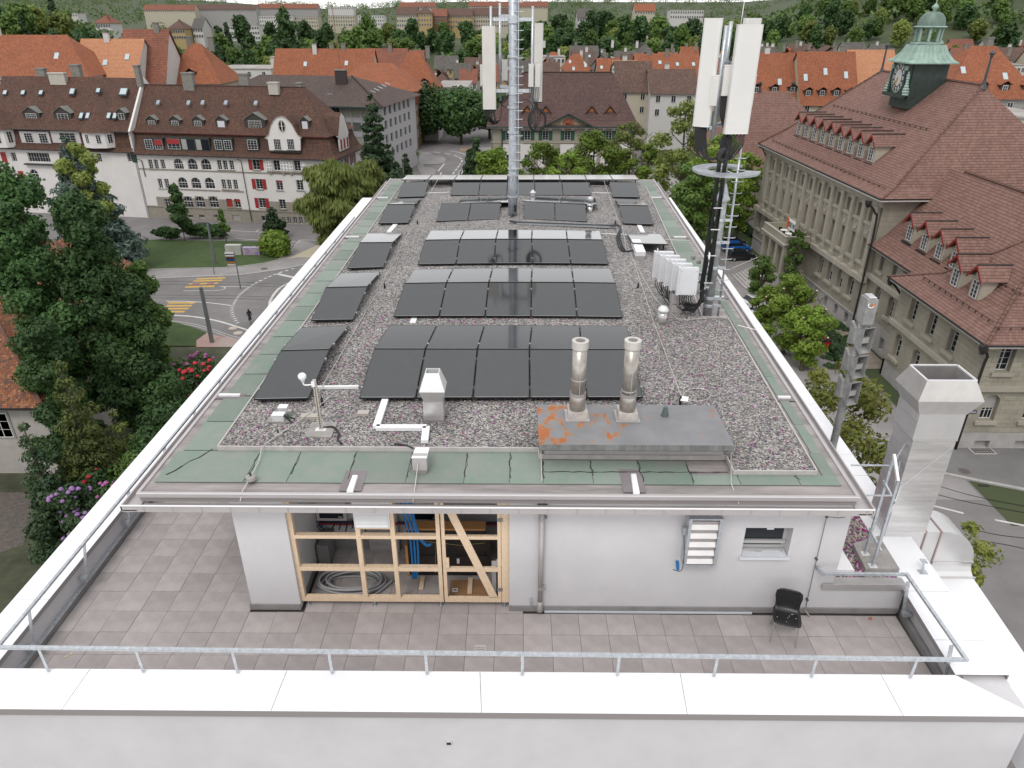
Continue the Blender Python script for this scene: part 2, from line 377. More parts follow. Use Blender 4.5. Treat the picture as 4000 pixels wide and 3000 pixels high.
m.hexa([(XRL(-.6),-.58,2.56),(XRR(-.6),-.58,2.56),(XRR(24.7),24.7,2.56),(XRL(24.7),24.7,2.56)],[(XRL(-.6),-.58,2.69),(XRR(-.6),-.58,2.69),(XRR(24.7),24.7,2.69),(XRL(24.7),24.7,2.69)])
BIT=mat('grey_bitumen',(.27,.245,.24),.9,var=.28,vscale=1.4,bump=.2,bscale=70,stretch=(.5,3,1))
m.build('roof_deck',BIT,pen)
GREEN=mat('green_bitumen',(.175,.235,.19),.92,var=.22,vscale=2.0,bump=.3,bscale=90,detail=7,randv=.12,col2=(.23,.25,.225))
def sheet(p4,name='roofing_sheet',th=.008,z=None,mt=None):
 m=MB();pts=[V(p) for p in p4];up=V((0,0,th))
 m.hexa(pts,[p+up for p in pts]);return m.build(name,mt or GREEN,pen)
def seam(a,b,j=.03,w=.005,n=6):
 """open, slightly wandering joint filled with black mastic"""
 a,b=V(a),V(b);m=MB();d=(b-a);nrm=V((-d.y,d.x,0)).normalized();L_=[]
 for i in range(n+1):
  t=i/n;L_.append(a+d*t+nrm*random.uniform(-j,j)*(0 if i in (0,n) else 1))
 for p,q in zip(L_[:-1],L_[1:]):
  ww=w*random.uniform(.6,1.9);m.hexa([p-nrm*ww,p+nrm*ww,q+nrm*ww,q-nrm*ww],[p-nrm*ww+V((0,0,.003)),p+nrm*ww+V((0,0,.003)),q+nrm*ww+V((0,0,.003)),q-nrm*ww+V((0,0,.003))])
 return m
gz=RZ+.002
fxs=[-6.22,-4.72,-4.0,-3.0,-2.0,-1.02,-.25,.32,1.16,1.98,2.83,3.62,4.62,5.3]
for a,b in zip(fxs[:-1],fxs[1:]):
 sheet([(a+.006,-.30,gz),(b-.006,-.30,gz),(b-.006,.66 if a<.2 else (.42 if b<3.6 else -.02),gz),(a+.006,.66 if a<.2 else (.42 if b<3.6 else -.02),gz)])
for a in fxs[1:-1]:
 seam((a+.02,-.25+random.random()*.2,gz+.009),(a,.62 if a<.2 else (.40 if a<3.7 else -.02),gz+.009)).build('joint',DARK,pen)
seam((.3,.05,gz+.009),(3.5,.07,gz+.009),.015,.007,24).build('joint',DARK,pen)
seam((-6.1,-.1,gz+.009),(-5.62,.72,gz+.009),.03,.009).build('joint',DARK,pen)
yss=[.68+1.02*k for k in range(24)]
for k,(a,b) in enumerate(zip(yss[:-1],yss[1:])):
 sheet([(XRL(a)+.2,a+.005,gz),(XRL(a)+.83,a+.005,gz),(XRL(b)+.83,b-.005,gz),(XRL(b)+.2,b-.005,gz)])
 if a>7.9:
  sheet([(XRR(a)-1.1 if a<9 else XRR(a)-.82,a+.005,gz),(XRR(a)-.2,a+.005,gz),(XRR(b)-.2,b-.005,gz),(XRR(b)-.82,b-.005,gz)])
 else:
  sheet([(XRR(a)-.34,a+.005,gz),(XRR(a)-.16,a+.005,gz),(XRR(b)-.16,b-.005,gz),(XRR(b)-.34,b-.005,gz)])
 seam((XRL(b)+.24,b,gz+.009),(XRL(b)+.85,b+.02,gz+.009),.012,.006,4).build('joint',DARK,pen)
sheet([(XRR(0)-.38,-.02,gz),(XRR(0)-.16,-.02,gz),(XRR(.68)-.16,.68,gz),(XRR(.68)-.38,.68,gz)])
FASC=mat('eaves_sheet_metal',(.46,.43,.43),.42,metal=.25,var=.1,vscale=1.2,stretch=(.4,1,1))
LIP=mat('bright_edge',(.74,.73,.74),.35,metal=.3)
m=MB();m.box(XRL(-.6)-.02,XRR(-.6)+.02,-.635,-.585,RZ-.075,RZ+.012);m.build('fascia',FASC,pen)
m=MB();m.box(XRL(-.6),XRR(-.6),-.605,-.583,RZ-.17,RZ-.077);m.build('fascia',mat('eaves_shade_strip',(.36,.33,.325),.5),pen)  # strip below the fascia stands in for the eaves shade
m=MB();m.box(XRL(-.6)-.022,XRR(-.6)+.022,-.645,-.636,RZ+.0,RZ+.016);m.build('fascia_edge',LIP,pen)
for s_,fn in ((-1,XRL),(1,XRR)):
 m=MB();m.hexa([(fn(-.6)-.03,-.6,RZ-.05),(fn(-.6)+.03,-.6,RZ-.05),(fn(24.7)+.03,24.72,RZ-.05),(fn(24.7)-.03,24.72,RZ-.05)],[(fn(-.6)-.03,-.6,RZ+.014),(fn(-.6)+.03,-.6,RZ+.014),(fn(24.7)+.03,24.72,RZ+.014),(fn(24.7)-.03,24.72,RZ+.014)]);m.build('fascia_edge',FASC,pen)
 g=MB();o1=.10*s_;o2=.23*s_
 def q_(dx,z0,z1,w):return ([(fn(-.7)+dx-w,-.80,z0),(fn(-.7)+dx+w,-.80,z0),(fn(24.7)+dx+w,24.8,z0),(fn(24.7)+dx-w,24.8,z0)],[(fn(-.7)+dx-w,-.80,z1),(fn(-.7)+dx+w,-.80,z1),(fn(24.7)+dx+w,24.8,z1),(fn(24.7)+dx-w,24.8,z1)])
 g.hexa(*q_(o1,2.50,2.52,.12));g.hexa(*q_(o2,2.50,2.60,.012));g.build('gutter',FASC,pen)
m=MB();m.box(XRL(-.7)-.24,XRR(-.7)+.2,-.80,-.58,2.48,2.495);m.box(XRL(-.7)-.24,XRR(-.7)+.2,-.80,-.788,2.495,2.585);m.build('gutter',FASC,pen)
m=MB();m.tube([(XRL(-.7)-.25,-.795,2.60),(XRR(-.7)+.22,-.795,2.60)],.016,8);m.build('gutter_lip',LIP,pen)
m=MB();m.box(-.012,.012,-.806,-.801,2.485,2.58);gbk=m.build('gutter_bracket',ALUD,pen);gbk.location.x=-6.2
for k in range(1,26):inst(gbk,(-6.2+.47*k,0,0),pen)
for px_,py_,ln in ((1500/1,1893,0),):
 pass
for (bx,ty) in (((800+1255/2.212,1400+1165/2.212),(800+1300/2.212,1400+1020/2.212)),((2000+1075/2.212,1250+1510/2.212),(2000+1050/2.212,1250+1340/2.212))):
 b_,t_=uz(*bx,RZ+.01),uz(*ty,RZ+.01)
 m=MB();m.box(b_.x-.2,b_.x+.17,b_.y+.06,t_.y+.17,RZ+.0105,RZ+.014);m.build('patch',mat('old_patch',(.20,.175,.18),.9,var=.1),pen)
 m=MB();m.hexa([b_+V((-.055,0,.005)),b_+V((.055,0,.005)),t_+V((.05,0,.005)),t_+V((-.05,0,.005))],[b_+V((-.05,0,.05)),b_+V((.05,0,.05)),t_+V((.04,0,.03)),t_+V((-.04,0,.03))]);m.build('upstand',WHITE,pen)
for (u0,v0,u1,v1,k) in ((1895,318,2085,310,0),):
 pass
def sidemark(pa,pb):
 a,b=uz(*pa,RZ+.02),uz(*pb,RZ+.02);m=MB();m.box(min(a.x,b.x)-.1,max(a.x,b.x)+.1,a.y-.12,a.y+.12,RZ+.0105,RZ+.0135);m.build('patch',MATS['old_patch'],pen)
 m=MB();m.box(min(a.x,b.x),max(a.x,b.x),a.y-.035,a.y+.035,RZ+.0137,RZ+.05);m.build('upstand',WHITE,pen)
cA7=Crop(2200,650,2.212);cA6=Crop(1300,650,2.212);cA0=Crop(0,1400,2.212)
sidemark(cA0(1895,320),cA0(2085,308));sidemark(cA6(110,610),cA6(230,606));sidemark(cA6(385,272),cA6(480,268));sidemark(cA7(755,270),cA7(850,273));sidemark(cA7(955,613),cA7(1065,620));sidemark(cA7(1310,1130),cA7(1390,1133))
sidemark(Crop(3000,1400,2.212)(85,340),Crop(3000,1400,2.212)(195,343))
GZ=2.79
gedge=[(-5.50,.68),(.26,.68),(.26,.46),(3.56,.46),(3.56,-.0),(4.98,-.0),(5.27,6.95),(4.62,6.98),(4.85,9.6),(5.55,20.6),(5.65,22.6),(-5.42,22.6)]
GRAV=None
def gravel_mat():
 m=bpy.data.materials.new('roof_gravel');m.use_nodes=True;N=m.node_tree.nodes;L=m.node_tree.links;b=N['Principled BSDF'];b.inputs['Roughness'].default_value=.9
 t=N.new('ShaderNodeTexCoord');vo=N.new('ShaderNodeTexVoronoi');vo.inputs['Scale'].default_value=34;L.new(t.outputs['Object'],vo.inputs['Vector'])
 sx=N.new('ShaderNodeSeparateColor');L.new(vo.outputs['Color'],sx.inputs[0])
 r=N.new('ShaderNodeValToRGB');e=r.color_ramp.elements;e[0].color=(.05,.055,.065,1);e[1].color=(.60,.56,.53,1)
 for p,c in ((.22,(.13,.125,.13)),(.45,(.23,.215,.205)),(.62,(.29,.265,.245)),(.8,(.38,.36,.35))):x=e.new(p);x.color=c+(1,)
 L.new(sx.outputs[0],r.inputs[0])
 n=N.new('ShaderNodeTexNoise');n.inputs['Scale'].default_value=.7;n.inputs['Detail'].default_value=5;L.new(t.outputs['Object'],n.inputs['Vector'])
 mr=N.new('ShaderNodeMapRange');mr.inputs['From Min'].default_value=.3;mr.inputs['From Max'].default_value=.7;mr.inputs['To Min'].default_value=.82;mr.inputs['To Max'].default_value=1.12;L.new(n.outputs[0],mr.inputs['Value'])
 mm=N.new('ShaderNodeMixRGB');mm.blend_type='MULTIPLY';mm.inputs[0].default_value=1;L.new(r.outputs[0],mm.inputs[1]);L.new(mr.outputs[0],mm.inputs[2]);L.new(mm.outputs[0],b.inputs['Base Color'])
 bp=N.new('ShaderNodeBump');bp.inputs['Strength'].default_value=1;bp.inputs['Distance'].default_value=.03;bp.invert=True;L.new(vo.outputs['Distance'],bp.inputs['Height']);L.new(bp.outputs[0],b.inputs['Normal'])
 return m
GRAV=gravel_mat()
def inpoly(x,y,P):
 c=False;j=len(P)-1
 for i in range(len(P)):
  if (P[i][1]>y) != (P[j][1]>y) and x<(P[j][0]-P[i][0])*(y-P[i][1])/(P[j][1]-P[i][1])+P[i][0]:c=not c
  j=i
 return c
gb=bmesh.new()
gv=[gb.verts.new((x,y,GZ)) for x,y in gedge];gb.faces.new(gv);bmesh.ops.triangulate(gb,faces=gb.faces[:])
for _ in range(4):bmesh.ops.subdivide_edges(gb,edges=[e for e in gb.edges if e.calc_length()>.9],cuts=1,use_grid_fill=True)
bmesh.ops.triangulate(gb,faces=gb.faces[:])
for v in gb.verts:v.co.z=GZ+crown(v.co.x,v.co.y)
gme=bpy.data.meshes.new('roof_gravel');gb.to_mesh(gme);gb.free();gme.materials.append(GRAV)
go=bpy.data.objects.new('roof_gravel',gme);COL.objects.link(go)
tag(go,'mixed grey and brown gravel covering the penthouse roof','gravel',kind='stuff')
def stones(name,pts,rmin,rmax,label,mats_):
 base=[]
 for k in range(3):
  bm=bmesh.new();bmesh.ops.create_icosphere(bm,subdivisions=1,radius=1)
  for v in bm.verts:v.co *= random.uniform(.78,1.15)
  base.append(([v.co.copy() for v in bm.verts],[tuple(v.index for v in f.verts) for f in bm.faces]));bm.free()
 m=MB()
 for p in pts:
  vs,fs=random.choice(base);r=random.uniform(rmin,rmax)
  R=Matrix.Rotation(random.uniform(0,6.3),3,'Z') @ Matrix.Rotation(random.uniform(-.5,.5),3,'X');S=V((r*random.uniform(.9,1.5),r,r*random.uniform(.55,.9)))
  o=len(m.v);m.v+=[V(p)+R @ V((v.x*S.x,v.y*S.y,v.z*S.z)) for v in vs];mi=random.randrange(len(mats_))
  for f in fs:m.f.append(tuple(o+i for i in f));m.m.append(mi)
 o=m.build(name,mats_);return tag(o,label,'gravel',kind='stuff')
STM=[mat('stone_%s' % n,c,.85) for n,c in (('grey',(.22,.215,.215)),('dark',(.085,.085,.09)),('pale',(.46,.43,.40)),('buff',(.33,.255,.19)),('rose',(.30,WR,.215)),('mid',(.30,.29,.28)))]
pts=[]
while len(pts)<9000:
 x,y=random.uniform(-5.5,5.1),random.uniform(0,7)**1.0
 if inpoly(x,y,gedge):pts.append((x,y,GZ+.004+crown(x,y)))
stones('loose_gravel',pts,.009,.021,'loose rounded stones lying on top of the nearer roof gravel',STM)
m=MB()
for (a,b) in zip(gedge,gedge[1:]+gedge[:1]):
 A,B=V((a[0],a[1],0)),V((b[0],b[1],0));d=(B-A).normalized();nr=V((d.y,-d.x,0))*.012;n_=1+int((B-A).length/2)
 for k in range(n_):
  p,q=A+(B-A)*k/n_,A+(B-A)*(k+1)/n_;zp,zq=V((0,0,crown(p.x,p.y))),V((0,0,crown(q.x,q.y)))
  m.hexa([p-nr+V((0,0,RZ+.006))+zp,p+nr+V((0,0,RZ+.006))+zp,q+nr+V((0,0,RZ+.006))+zq,q-nr+V((0,0,RZ+.006))+zq],[p-nr+V((0,0,GZ+.03))+zp,p+nr+V((0,0,GZ+.03))+zp,q+nr+V((0,0,GZ+.03))+zq,q-nr+V((0,0,GZ+.03))+zq])
m.build('gravel_stop',mat('gravel_stop_strip',(.52,.49,.475),.5,metal=.2,var=.1,vscale=5),pen)
win=MB();d0=fW+.20
win.box(wx0,wx1,d0,d0+.05,wz0+.02,wz0+.09);win.box(wx0,wx1,d0,d0+.05,wz1-.06,wz1);win.box(wx0,wx0+.06,d0,d0+.05,wz0+.09,wz1-.06);win.box(wx1-.06,wx1,d0,d0+.05,wz0+.09,wz1-.06)
win.box(wx0+.02,wx1-.02,d0-.05,d0-.002,wz0+.16,wz0+.22)
wo=win.build('window',mat('window_frame_grey',(.42,.42,.42),.5),pen)
m=MB();m.box(wx0+.06,wx1-.06,d0+.015,d0+.03,wz0+.09,wz1-.06);m.build('pane',GLASS,wo)
m=MB();m.box(wx0-.03,wx1+.03,fW-.05,d0-.052,wz0-.035,wz0-.002);m.box(wx0-.03,wx1+.03,fW-.056,fW-.05,wz0-.045,wz0+.012);m.build('sill',mat('blue_white_film',(.62,.64,.68),.5),wo)
m=MB();n_=14
top=[d0-.09+random.uniform(-.05,.04) for _ in range(n_+1)]
for k in range(n_):
 xa,xb=wx0+.02+(wx1-wx0-.04)*k/n_,wx0+.02+(wx1-wx0-.04)*(k+1)/n_
 m.hexa([(xa,fW-.03,wz0+.001),(xb,fW-.03,wz0+.001),(xb,top[k+1],wz0+.001),(xa,top[k],wz0+.001)],[(xa,fW-.03,wz0+.006),(xb,fW-.03,wz0+.006),(xb,top[k+1],wz0+.03),(xa,top[k],wz0+.03)])
m.build('torn_film',MATS['blue_white_film'],wo)
m=MB();m.box(wx1-.36,wx1-.24,d0+.004,d0+.012,wz1-.2,wz1-.05);m.build('sticker',WHITE,wo)
for zz in (.02,.05,.085):
 m=MB();m.box(wx1-.34,wx1-.34+random.uniform(.04,.08),d0+.001,d0+.0035,wz1-.08-zz,wz1-.072-zz);m.build('print',DRIP,wo)
dp_=T('downpipe','grey round rainwater pipe with a funnel on the penthouse wall','downpipe',(.30,-.52,.0))
m=MB();m.tube([(.30,-.50,2.38),(.30,-.50,.16)],.044,12);m.build('pipe',ALUD,dp_,smooth=True)
m=MB();m.tube([(.30,-.50,.30),(.30,-.50,.20),(.30,-.56,.10)],.052,12);m.build('outlet',ALUD,dp_,smooth=True)
m=MB();m.lathe((.30,-.56,0),[(.12,2.47),(.115,2.44),(.05,2.32)],4,phase=pi/4);m.build('funnel',ALUD,dp_)
for z_ in (2.15,.62):
 m=MB();m.lathe((.30,-.50,z_),[(.05,-.015),(.05,.015)],12);m.box(.345,.385,-.51,-.425,z_-.012,z_+.012);m.build('bracket',ALUD,dp_)
t=T('wall_tap','small metal outdoor tap on the wall beside the downpipe','tap',(.12,-.46,.2))
m=MB();m.tube([(.14,-.42,.30),(.14,-.50,.30),(.13,-.52,.22)],.014,8);m.box(.11,.17,-.52,-.50,.315,.33);m.build('body',ZINC,t)
pa,pb=uz(2000+280/2.212,1900+1083/2.212,.02),uz(2000+2080/2.212,1900+1118/2.212,.02)
m=MB();m.bar((pa.x,-.475,.022),(pb.x,-.475,.022),.035,.03);tag(m.build('metal_profile',mat('film_profile',(.50,.52,.56),.45)),'long pale metal profile strip lying along the wall skirting','profile')
rl=T('terrace_railing','low galvanised steel railing running inside the terrace parapets','railing',(-.5,-2.4,.3))
fl_=uy(0,2528,-2.4);fr_=uy(3400+1370/3.687,2500+300/3.687,-2.42);rz=1.14
m=MB();m.bar((-8.02,-2.4,rz),(6.70,-2.42,1.04),.055,.045);m.build('rail',ZINC,rl)
m=MB();m.bar((-8.02,-2.43,rz),(-7.85,23.6,rz),.05,.045);m.build('rail',ZINC,rl)
ra=ux(3000+1200/2.212,1950+650/2.212,6.62)
m=MB();m.bar((6.68,-2.45,1.05),(6.62,ra.y,ra.z),.055,.045);m.build('rail',ZINC,rl)
rb=uy(3000+470/2.212,1950+655/2.212,ra.y)
m=MB();m.bar((6.645,ra.y,ra.z),(rb.x,ra.y,ra.z),.05,.045);m.bar((rb.x,ra.y-.02,ra.z),(rb.x-.02,fW,ra.z-.03),.045,.06);m.build('rail',ZINC,rl)
for px_ in (147,527,904,1282,1661,2041,2421,2807,3197,3592):
 p=uy(px_,2528+.0079*px_,-2.4);z=rz+(1.04-rz)*(p.x+8)/14.7
 m=MB();m.bar((p.x,-2.395,z-.02),(p.x,-2.375,.18),.045,.012,up=(0,1,0));m.box(p.x-.05,p.x+.02,-2.39,-2.32,.17,.19);m.build('post',ZINC,rl)
y=-1.62
while y<23:
 m=MB();m.bar((-8.01+.006*y,y,rz-.02),(-8.20,y,.28),.012,.05,up=(1,0,0));m.box(-8.30,-8.18,y-.05,y+.05,.25,.33);m.build('post',ZINC,rl);y+=1.65
for py_ in (-.72,-2.12):
 m=MB();m.bar((6.63,py_,1.02),(6.74,py_,.27),.012,.06,up=(1,0,0));m.box(6.72,6.86,py_-.05,py_+.05,.24,.32);m.build('post',ZINC,rl)
m=MB();m.hexa([(5.54,-.19,.2),(6.82,-.19,.2),(6.98,4.2,.2),(5.54,4.2,.2)],[(5.54,-.19,.60),(6.82,-.19,.60),(6.98,4.2,.60),(5.54,4.2,.60)])
m.build('trough_bed',mat('trough_bed_gravel',(.12,.11,.105),.95),pen)
pts=[(random.uniform(5.6,6.95),random.uniform(-.16,3.4),.60+random.uniform(0,.025)) for _ in range(5200)]
pts=[p for p in pts if p[0]<6.80+.035*p[1]]
stones('trough_gravel',pts,.016,.036,'rounded pebbles in the trough beside the penthouse wall',STM)
wb=MB();wb.box(5.56,6.02,-.12,1.15,.55,.74);wbo=wb.build('roof_hatch',WHITE);tag(wbo,'white sheet metal hatch box in the pebble trough','hatch')
cp=MB();cp.hexa([(6.24,-.08,.5),(6.86,-.08,.5),(6.90,.86,.5),(6.30,.62,.5)],[(6.24,-.08,.74),(6.86,-.08,.74),(6.90,.86,.74),(6.30,.62,.74)]);tag(cp.build('concrete_plinth',CONC),'stained concrete plinth carrying the exhaust support frame','plinth')
ex=T('exhaust_stack','tall square sheet metal exhaust stack with a flared open hood','exhaust duct',(7.5,1.2,.6))
SHEET=mat('galvanised_sheet',(.66,.645,.64),.33,metal=.75,var=.13,vscale=1.3,stretch=(1,1,6),bump=.06,bscale=2.5)
EX0,EX1,EYa,EYb=7.10,7.88,1.0,1.72
sec=[.72,.98,1.22,1.45,1.68,1.91,2.14,2.37,2.60,2.81]
for k,(a,b) in enumerate(zip(sec[:-1],sec[1:])):
 m=MB();i=.0015*(k % 2);m.box(EX0+i,EX1-i,EYa+i,EYb-i,a+.001,b-.001);m.build('duct_sheet',SHEET,ex)
m=MB();m.box(EX0-.015,EX1+.015,EYa-.015,EYb+.015,2.812,2.84);m.build('flange',ALU,ex)
m=MB();m.box(EX0-.03,EX1+.015,EYa-.01,EYb+.015,2.841,3.36);m.build('collar',mat('dull_zinc',(.50,.49,.485),.45,metal=.5,var=.06,vscale=2),ex)
m=MB();h0,h1,h2,h3=3.36,3.40,3.63,4.04
def ring(x0,x1,y0,y1,z):return [V((x0,y0,z)),V((x1,y0,z)),V((x1,y1,z)),V((x0,y1,z))]
R0=ring(EX0-.05,EX1+.04,EYa-.03,EYb+.04,h0);R1=ring(EX0-.12,EX1+.25,EYa-.06,EYb+.28,h2);R2=ring(EX0-.06,EX1+.02,EYa+.02,EYb-.12+.12,h3)
R1=ring(6.97,8.14,.98,1.86,h2);R2=ring(7.03,7.89,1.0,1.62,h3);R0=ring(7.06,7.91,1.0,1.75,h0)
R3=ring(7.06,7.86,1.03,1.59,h3-.0);R4=ring(7.06,7.86,1.03,1.59,3.2)
for a,b in ((R0,R1),(R1,R2),(R2,R3),(R3,R4)):
 for i in range(4):m.quad(a[i],a[(i+1)%4],b[(i+1)%4],b[i])
m.poly(R4[::-1]);m.build('hood',ALU,ex)
m=MB()
for i in range(4):m.bar(R2[i]+V((0,0,.004)),R2[(i+1)%4]+V((0,0,.004)),.03,.02)
m.build('hood_rim',LIP,ex)
m=MB();cx_,cz_=EX1,.72;R=EX1-EX0
pr_=[V((cx_,0,cz_))]+[V((cx_-R*cos(t),0,cz_-R*sin(t))) for t in [pi/2*k/10 for k in range(11)]]
m.prism([p+V((0,EYa,0)) for p in pr_],(0,EYb-EYa,0));m.build('elbow',mat('pale_sheet',(.66,.655,.655),.35,metal=.55,var=.05,vscale=1.5),ex)
PALE=MATS['pale_sheet']
m=MB();m.box(EX0-.01,EX1+.01,EYa-.014,EYb+.014,.706,.73);m.build('flange',ALU,ex)
m=MB();m.box(EX1+.002,EX1+.03,EYa-.02,EYb+.02,-.06,.74);m.build('flange',mat('joint_flange',(.38,.30,.28),.6),ex)
m=MB();m.box(EX1+.032,EX1+.30,EYa,EYb,-.05,.72);m.build('duct_piece',PALE,ex)
m=MB();m.box(EX1+.302,EX1+.33,EYa-.02,EYb+.02,-.06,.74);m.build('flange',MATS['joint_flange'],ex)
m=MB();c0=V((EX1+.33,0,-.02));A=[V((c0.x+.80*sin(t),0,c0.z-.0+.74*cos(t))) for t in [pi/2*k/12 for k in range(13)]]
m.prism([p+V((0,EYa,0)) for p in [c0+V((0,0,-.0))]+A],(0,EYb-EYa,0));m.build('elbow',PALE,ex)
ox0,ox1=EX1+.33,EX1+1.13
m=MB();m.box(ox0-.02,ox1+.02,EYa-.02,EYb+.02,-.06,-.02);m.build('flange',ALU,ex)
prof=[(EYa,-.062),(EYa-.01,-.14),(EYa-.06,-.22),(EYa-.16,-.28)];m=MB()
P_=[V((ox0,y_,z_)) for y_,z_ in prof]+[V((ox0,EYb,-.28)),V((ox0,EYb,-.062))]
m.prism(P_,(ox1-ox0,0,0));m.build('duct_bend',PALE,ex)
m=MB();m.box(ox0-.02,ox1+.03,EYa-.2,EYa-.17,-.95,-.26);m.build('flange',ALU,ex)
m=MB();m.hexa([(7.86,-2.4,-.95),(8.72,-2.4,-.95),(9.0,EYa-.2,-.95),(ox0,EYa-.2,-.95)],[(7.86,-2.4,-.29),(8.72,-2.4,-.29),(9.0,EYa-.2,-.29),(ox0,EYa-.2,-.29)]);m.build('duct_run',COPING,ex)
m=MB();m.hexa([(7.72,-5.4,-.95),(8.6,-5.4,-.95),(8.72,-2.43,-.95),(7.86,-2.43,-.95)],[(7.72,-5.4,-.28),(8.6,-5.4,-.28),(8.72,-2.43,-.28),(7.86,-2.43,-.28)]);m.build('duct_run',COPING,ex)
m=MB();m.box(7.84,8.78,-2.44,-2.40,-.95,-.27);m.build('flange',ALU,ex)
lb=V((EX0+.32,EYa-.003,.42));m=MB();m.box(lb.x-.06,lb.x+.06,lb.y-.002,lb.y,lb.z-.04,lb.z+.04);m.build('type_plate',WHITE,ex)
t=T('duct_foot','short threaded steel foot on a square plate under the exhaust elbow','support',(7.6,.7,.6))
fp=uz(3000+1335/2.212,1950+630/2.212,CZ);m=MB();m.box(fp.x-.07,fp.x+.07,fp.y-.06,fp.y+.06,CZ+.001,CZ+.012);m.build('plate',ZINC,t)
m=MB();m.tube([(fp.x,fp.y,CZ+.012),(fp.x,fp.y+.06,CZ+.20)],.018,8);m.box(fp.x-.05,fp.x+.05,fp.y,fp.y+.12,CZ+.2,CZ+.215);m.build('rod',ZINC,t)
fr=T('support_frame','galvanised strut frame with cross bars bracing the exhaust stack','support',(6.6,.3,.74))
cc5=Crop(3000,1950,2.212);cc8=Crop(3000,1400,2.212)
b1,b2=uz(*cc5(840,465),.76),uz(*cc5(905,570),.76)
t1,t2=V((b1.x+.03,b1.y+.02,3.0)),V((b2.x+.03,b2.y+.02,2.72))
zt1=2.72
for b_,zt in ((b1,2.95),(b2,2.62)):
 m=MB();m.bar(b_,(b_.x,b_.y,zt),.045,.045);m.build('post',ZINC,fr)
 m=MB();m.box(b_.x-.07,b_.x+.07,b_.y-.06,b_.y+.06,.742,.752);m.build('foot_plate',LIP,fr)
for z_ in (1.22,2.28):
 m=MB();m.bar((b1.x-.02,b1.y+.06,z_+.08),(b2.x+.05,b2.y-.03,z_-.10),.03,.045);m.build('cross_bar',ZINC,fr)
m=MB();m.bar((b1.x,b1.y,2.95),(b2.x,b2.y,2.62),.045,.045);m.build('top_bar',LIP,fr)
for z_,x_ in ((2.72,b1.x),(2.32,b2.x)):
 yb=b1.y if z_>2.5 else b2.y
 m=MB();m.bar((XRR(.3)+.24,yb,z_),(x_,yb,z_),.022);m.build('tie_rod',ZINC,fr)
 m=MB();m.bar((x_,yb,z_-.1),(EX0,EYa+.2,z_-.1),.025);m.build('tie_rod',ZINC,fr)
m=MB();m.tube([(EX1-.02,EYa-.004,2.70),(EX0+.02,EYa-.02,1.80),(b2.x,b2.y+.04,1.15)],.004,5);m.build('wire',LIP,fr)
PANEL=bpy.data.materials.new('black_solar_glass');PANEL.use_nodes=True
def _pm():
 N=PANEL.node_tree.nodes;L=PANEL.node_tree.links;b=N['Principled BSDF']
 b.inputs['Base Color'].default_value=(.010,.013,.015,1);b.inputs['Roughness'].default_value=.17;b.inputs['IOR'].default_value=1.62;b.inputs['Specular IOR Level'].default_value=.8
 t=N.new('ShaderNodeTexCoord');mp=N.new('ShaderNodeMapping');mp.inputs['Scale'].default_value=(.6,22,1);n=N.new('ShaderNodeTexNoise');n.inputs['Scale'].default_value=2
 L.new(t.outputs['Object'],mp.inputs[0]);L.new(mp.outputs[0],n.inputs['Vector'])
 mr=N.new('ShaderNodeMapRange');mr.inputs['To Min'].default_value=.05;mr.inputs['To Max'].default_value=.10;L.new(n.outputs[0],mr.inputs['Value']);L.new(mr.outputs[0],b.inputs['Roughness'])
 n2=N.new('ShaderNodeTexNoise');n2.inputs['Scale'].default_value=5;n2.inputs['Detail'].default_value=6;L.new(t.outputs['Object'],n2.inputs['Vector'])
 r=N.new('ShaderNodeValToRGB');e=r.color_ramp.elements;e[0].position=.45;e[0].color=(.006,.008,.009,1);e[1].position=.8;e[1].color=(.014,.015,.016,1);L.new(n2.outputs[0],r.inputs[0]);L.new(r.outputs[0],b.inputs['Base Color'])
_pm()
PFR=mat('black_module_frame',(.022,.022,.023),.35,metal=.3)
PFL=mat('frame_lip',(.10,.10,.10),.4)
CLAMP=mat('module_clamp',(.45,.44,.43),.4,metal=.6)
ORD=['first','second','third','fourth','fifth','sixth','seventh','eighth','ninth']
nmod=0
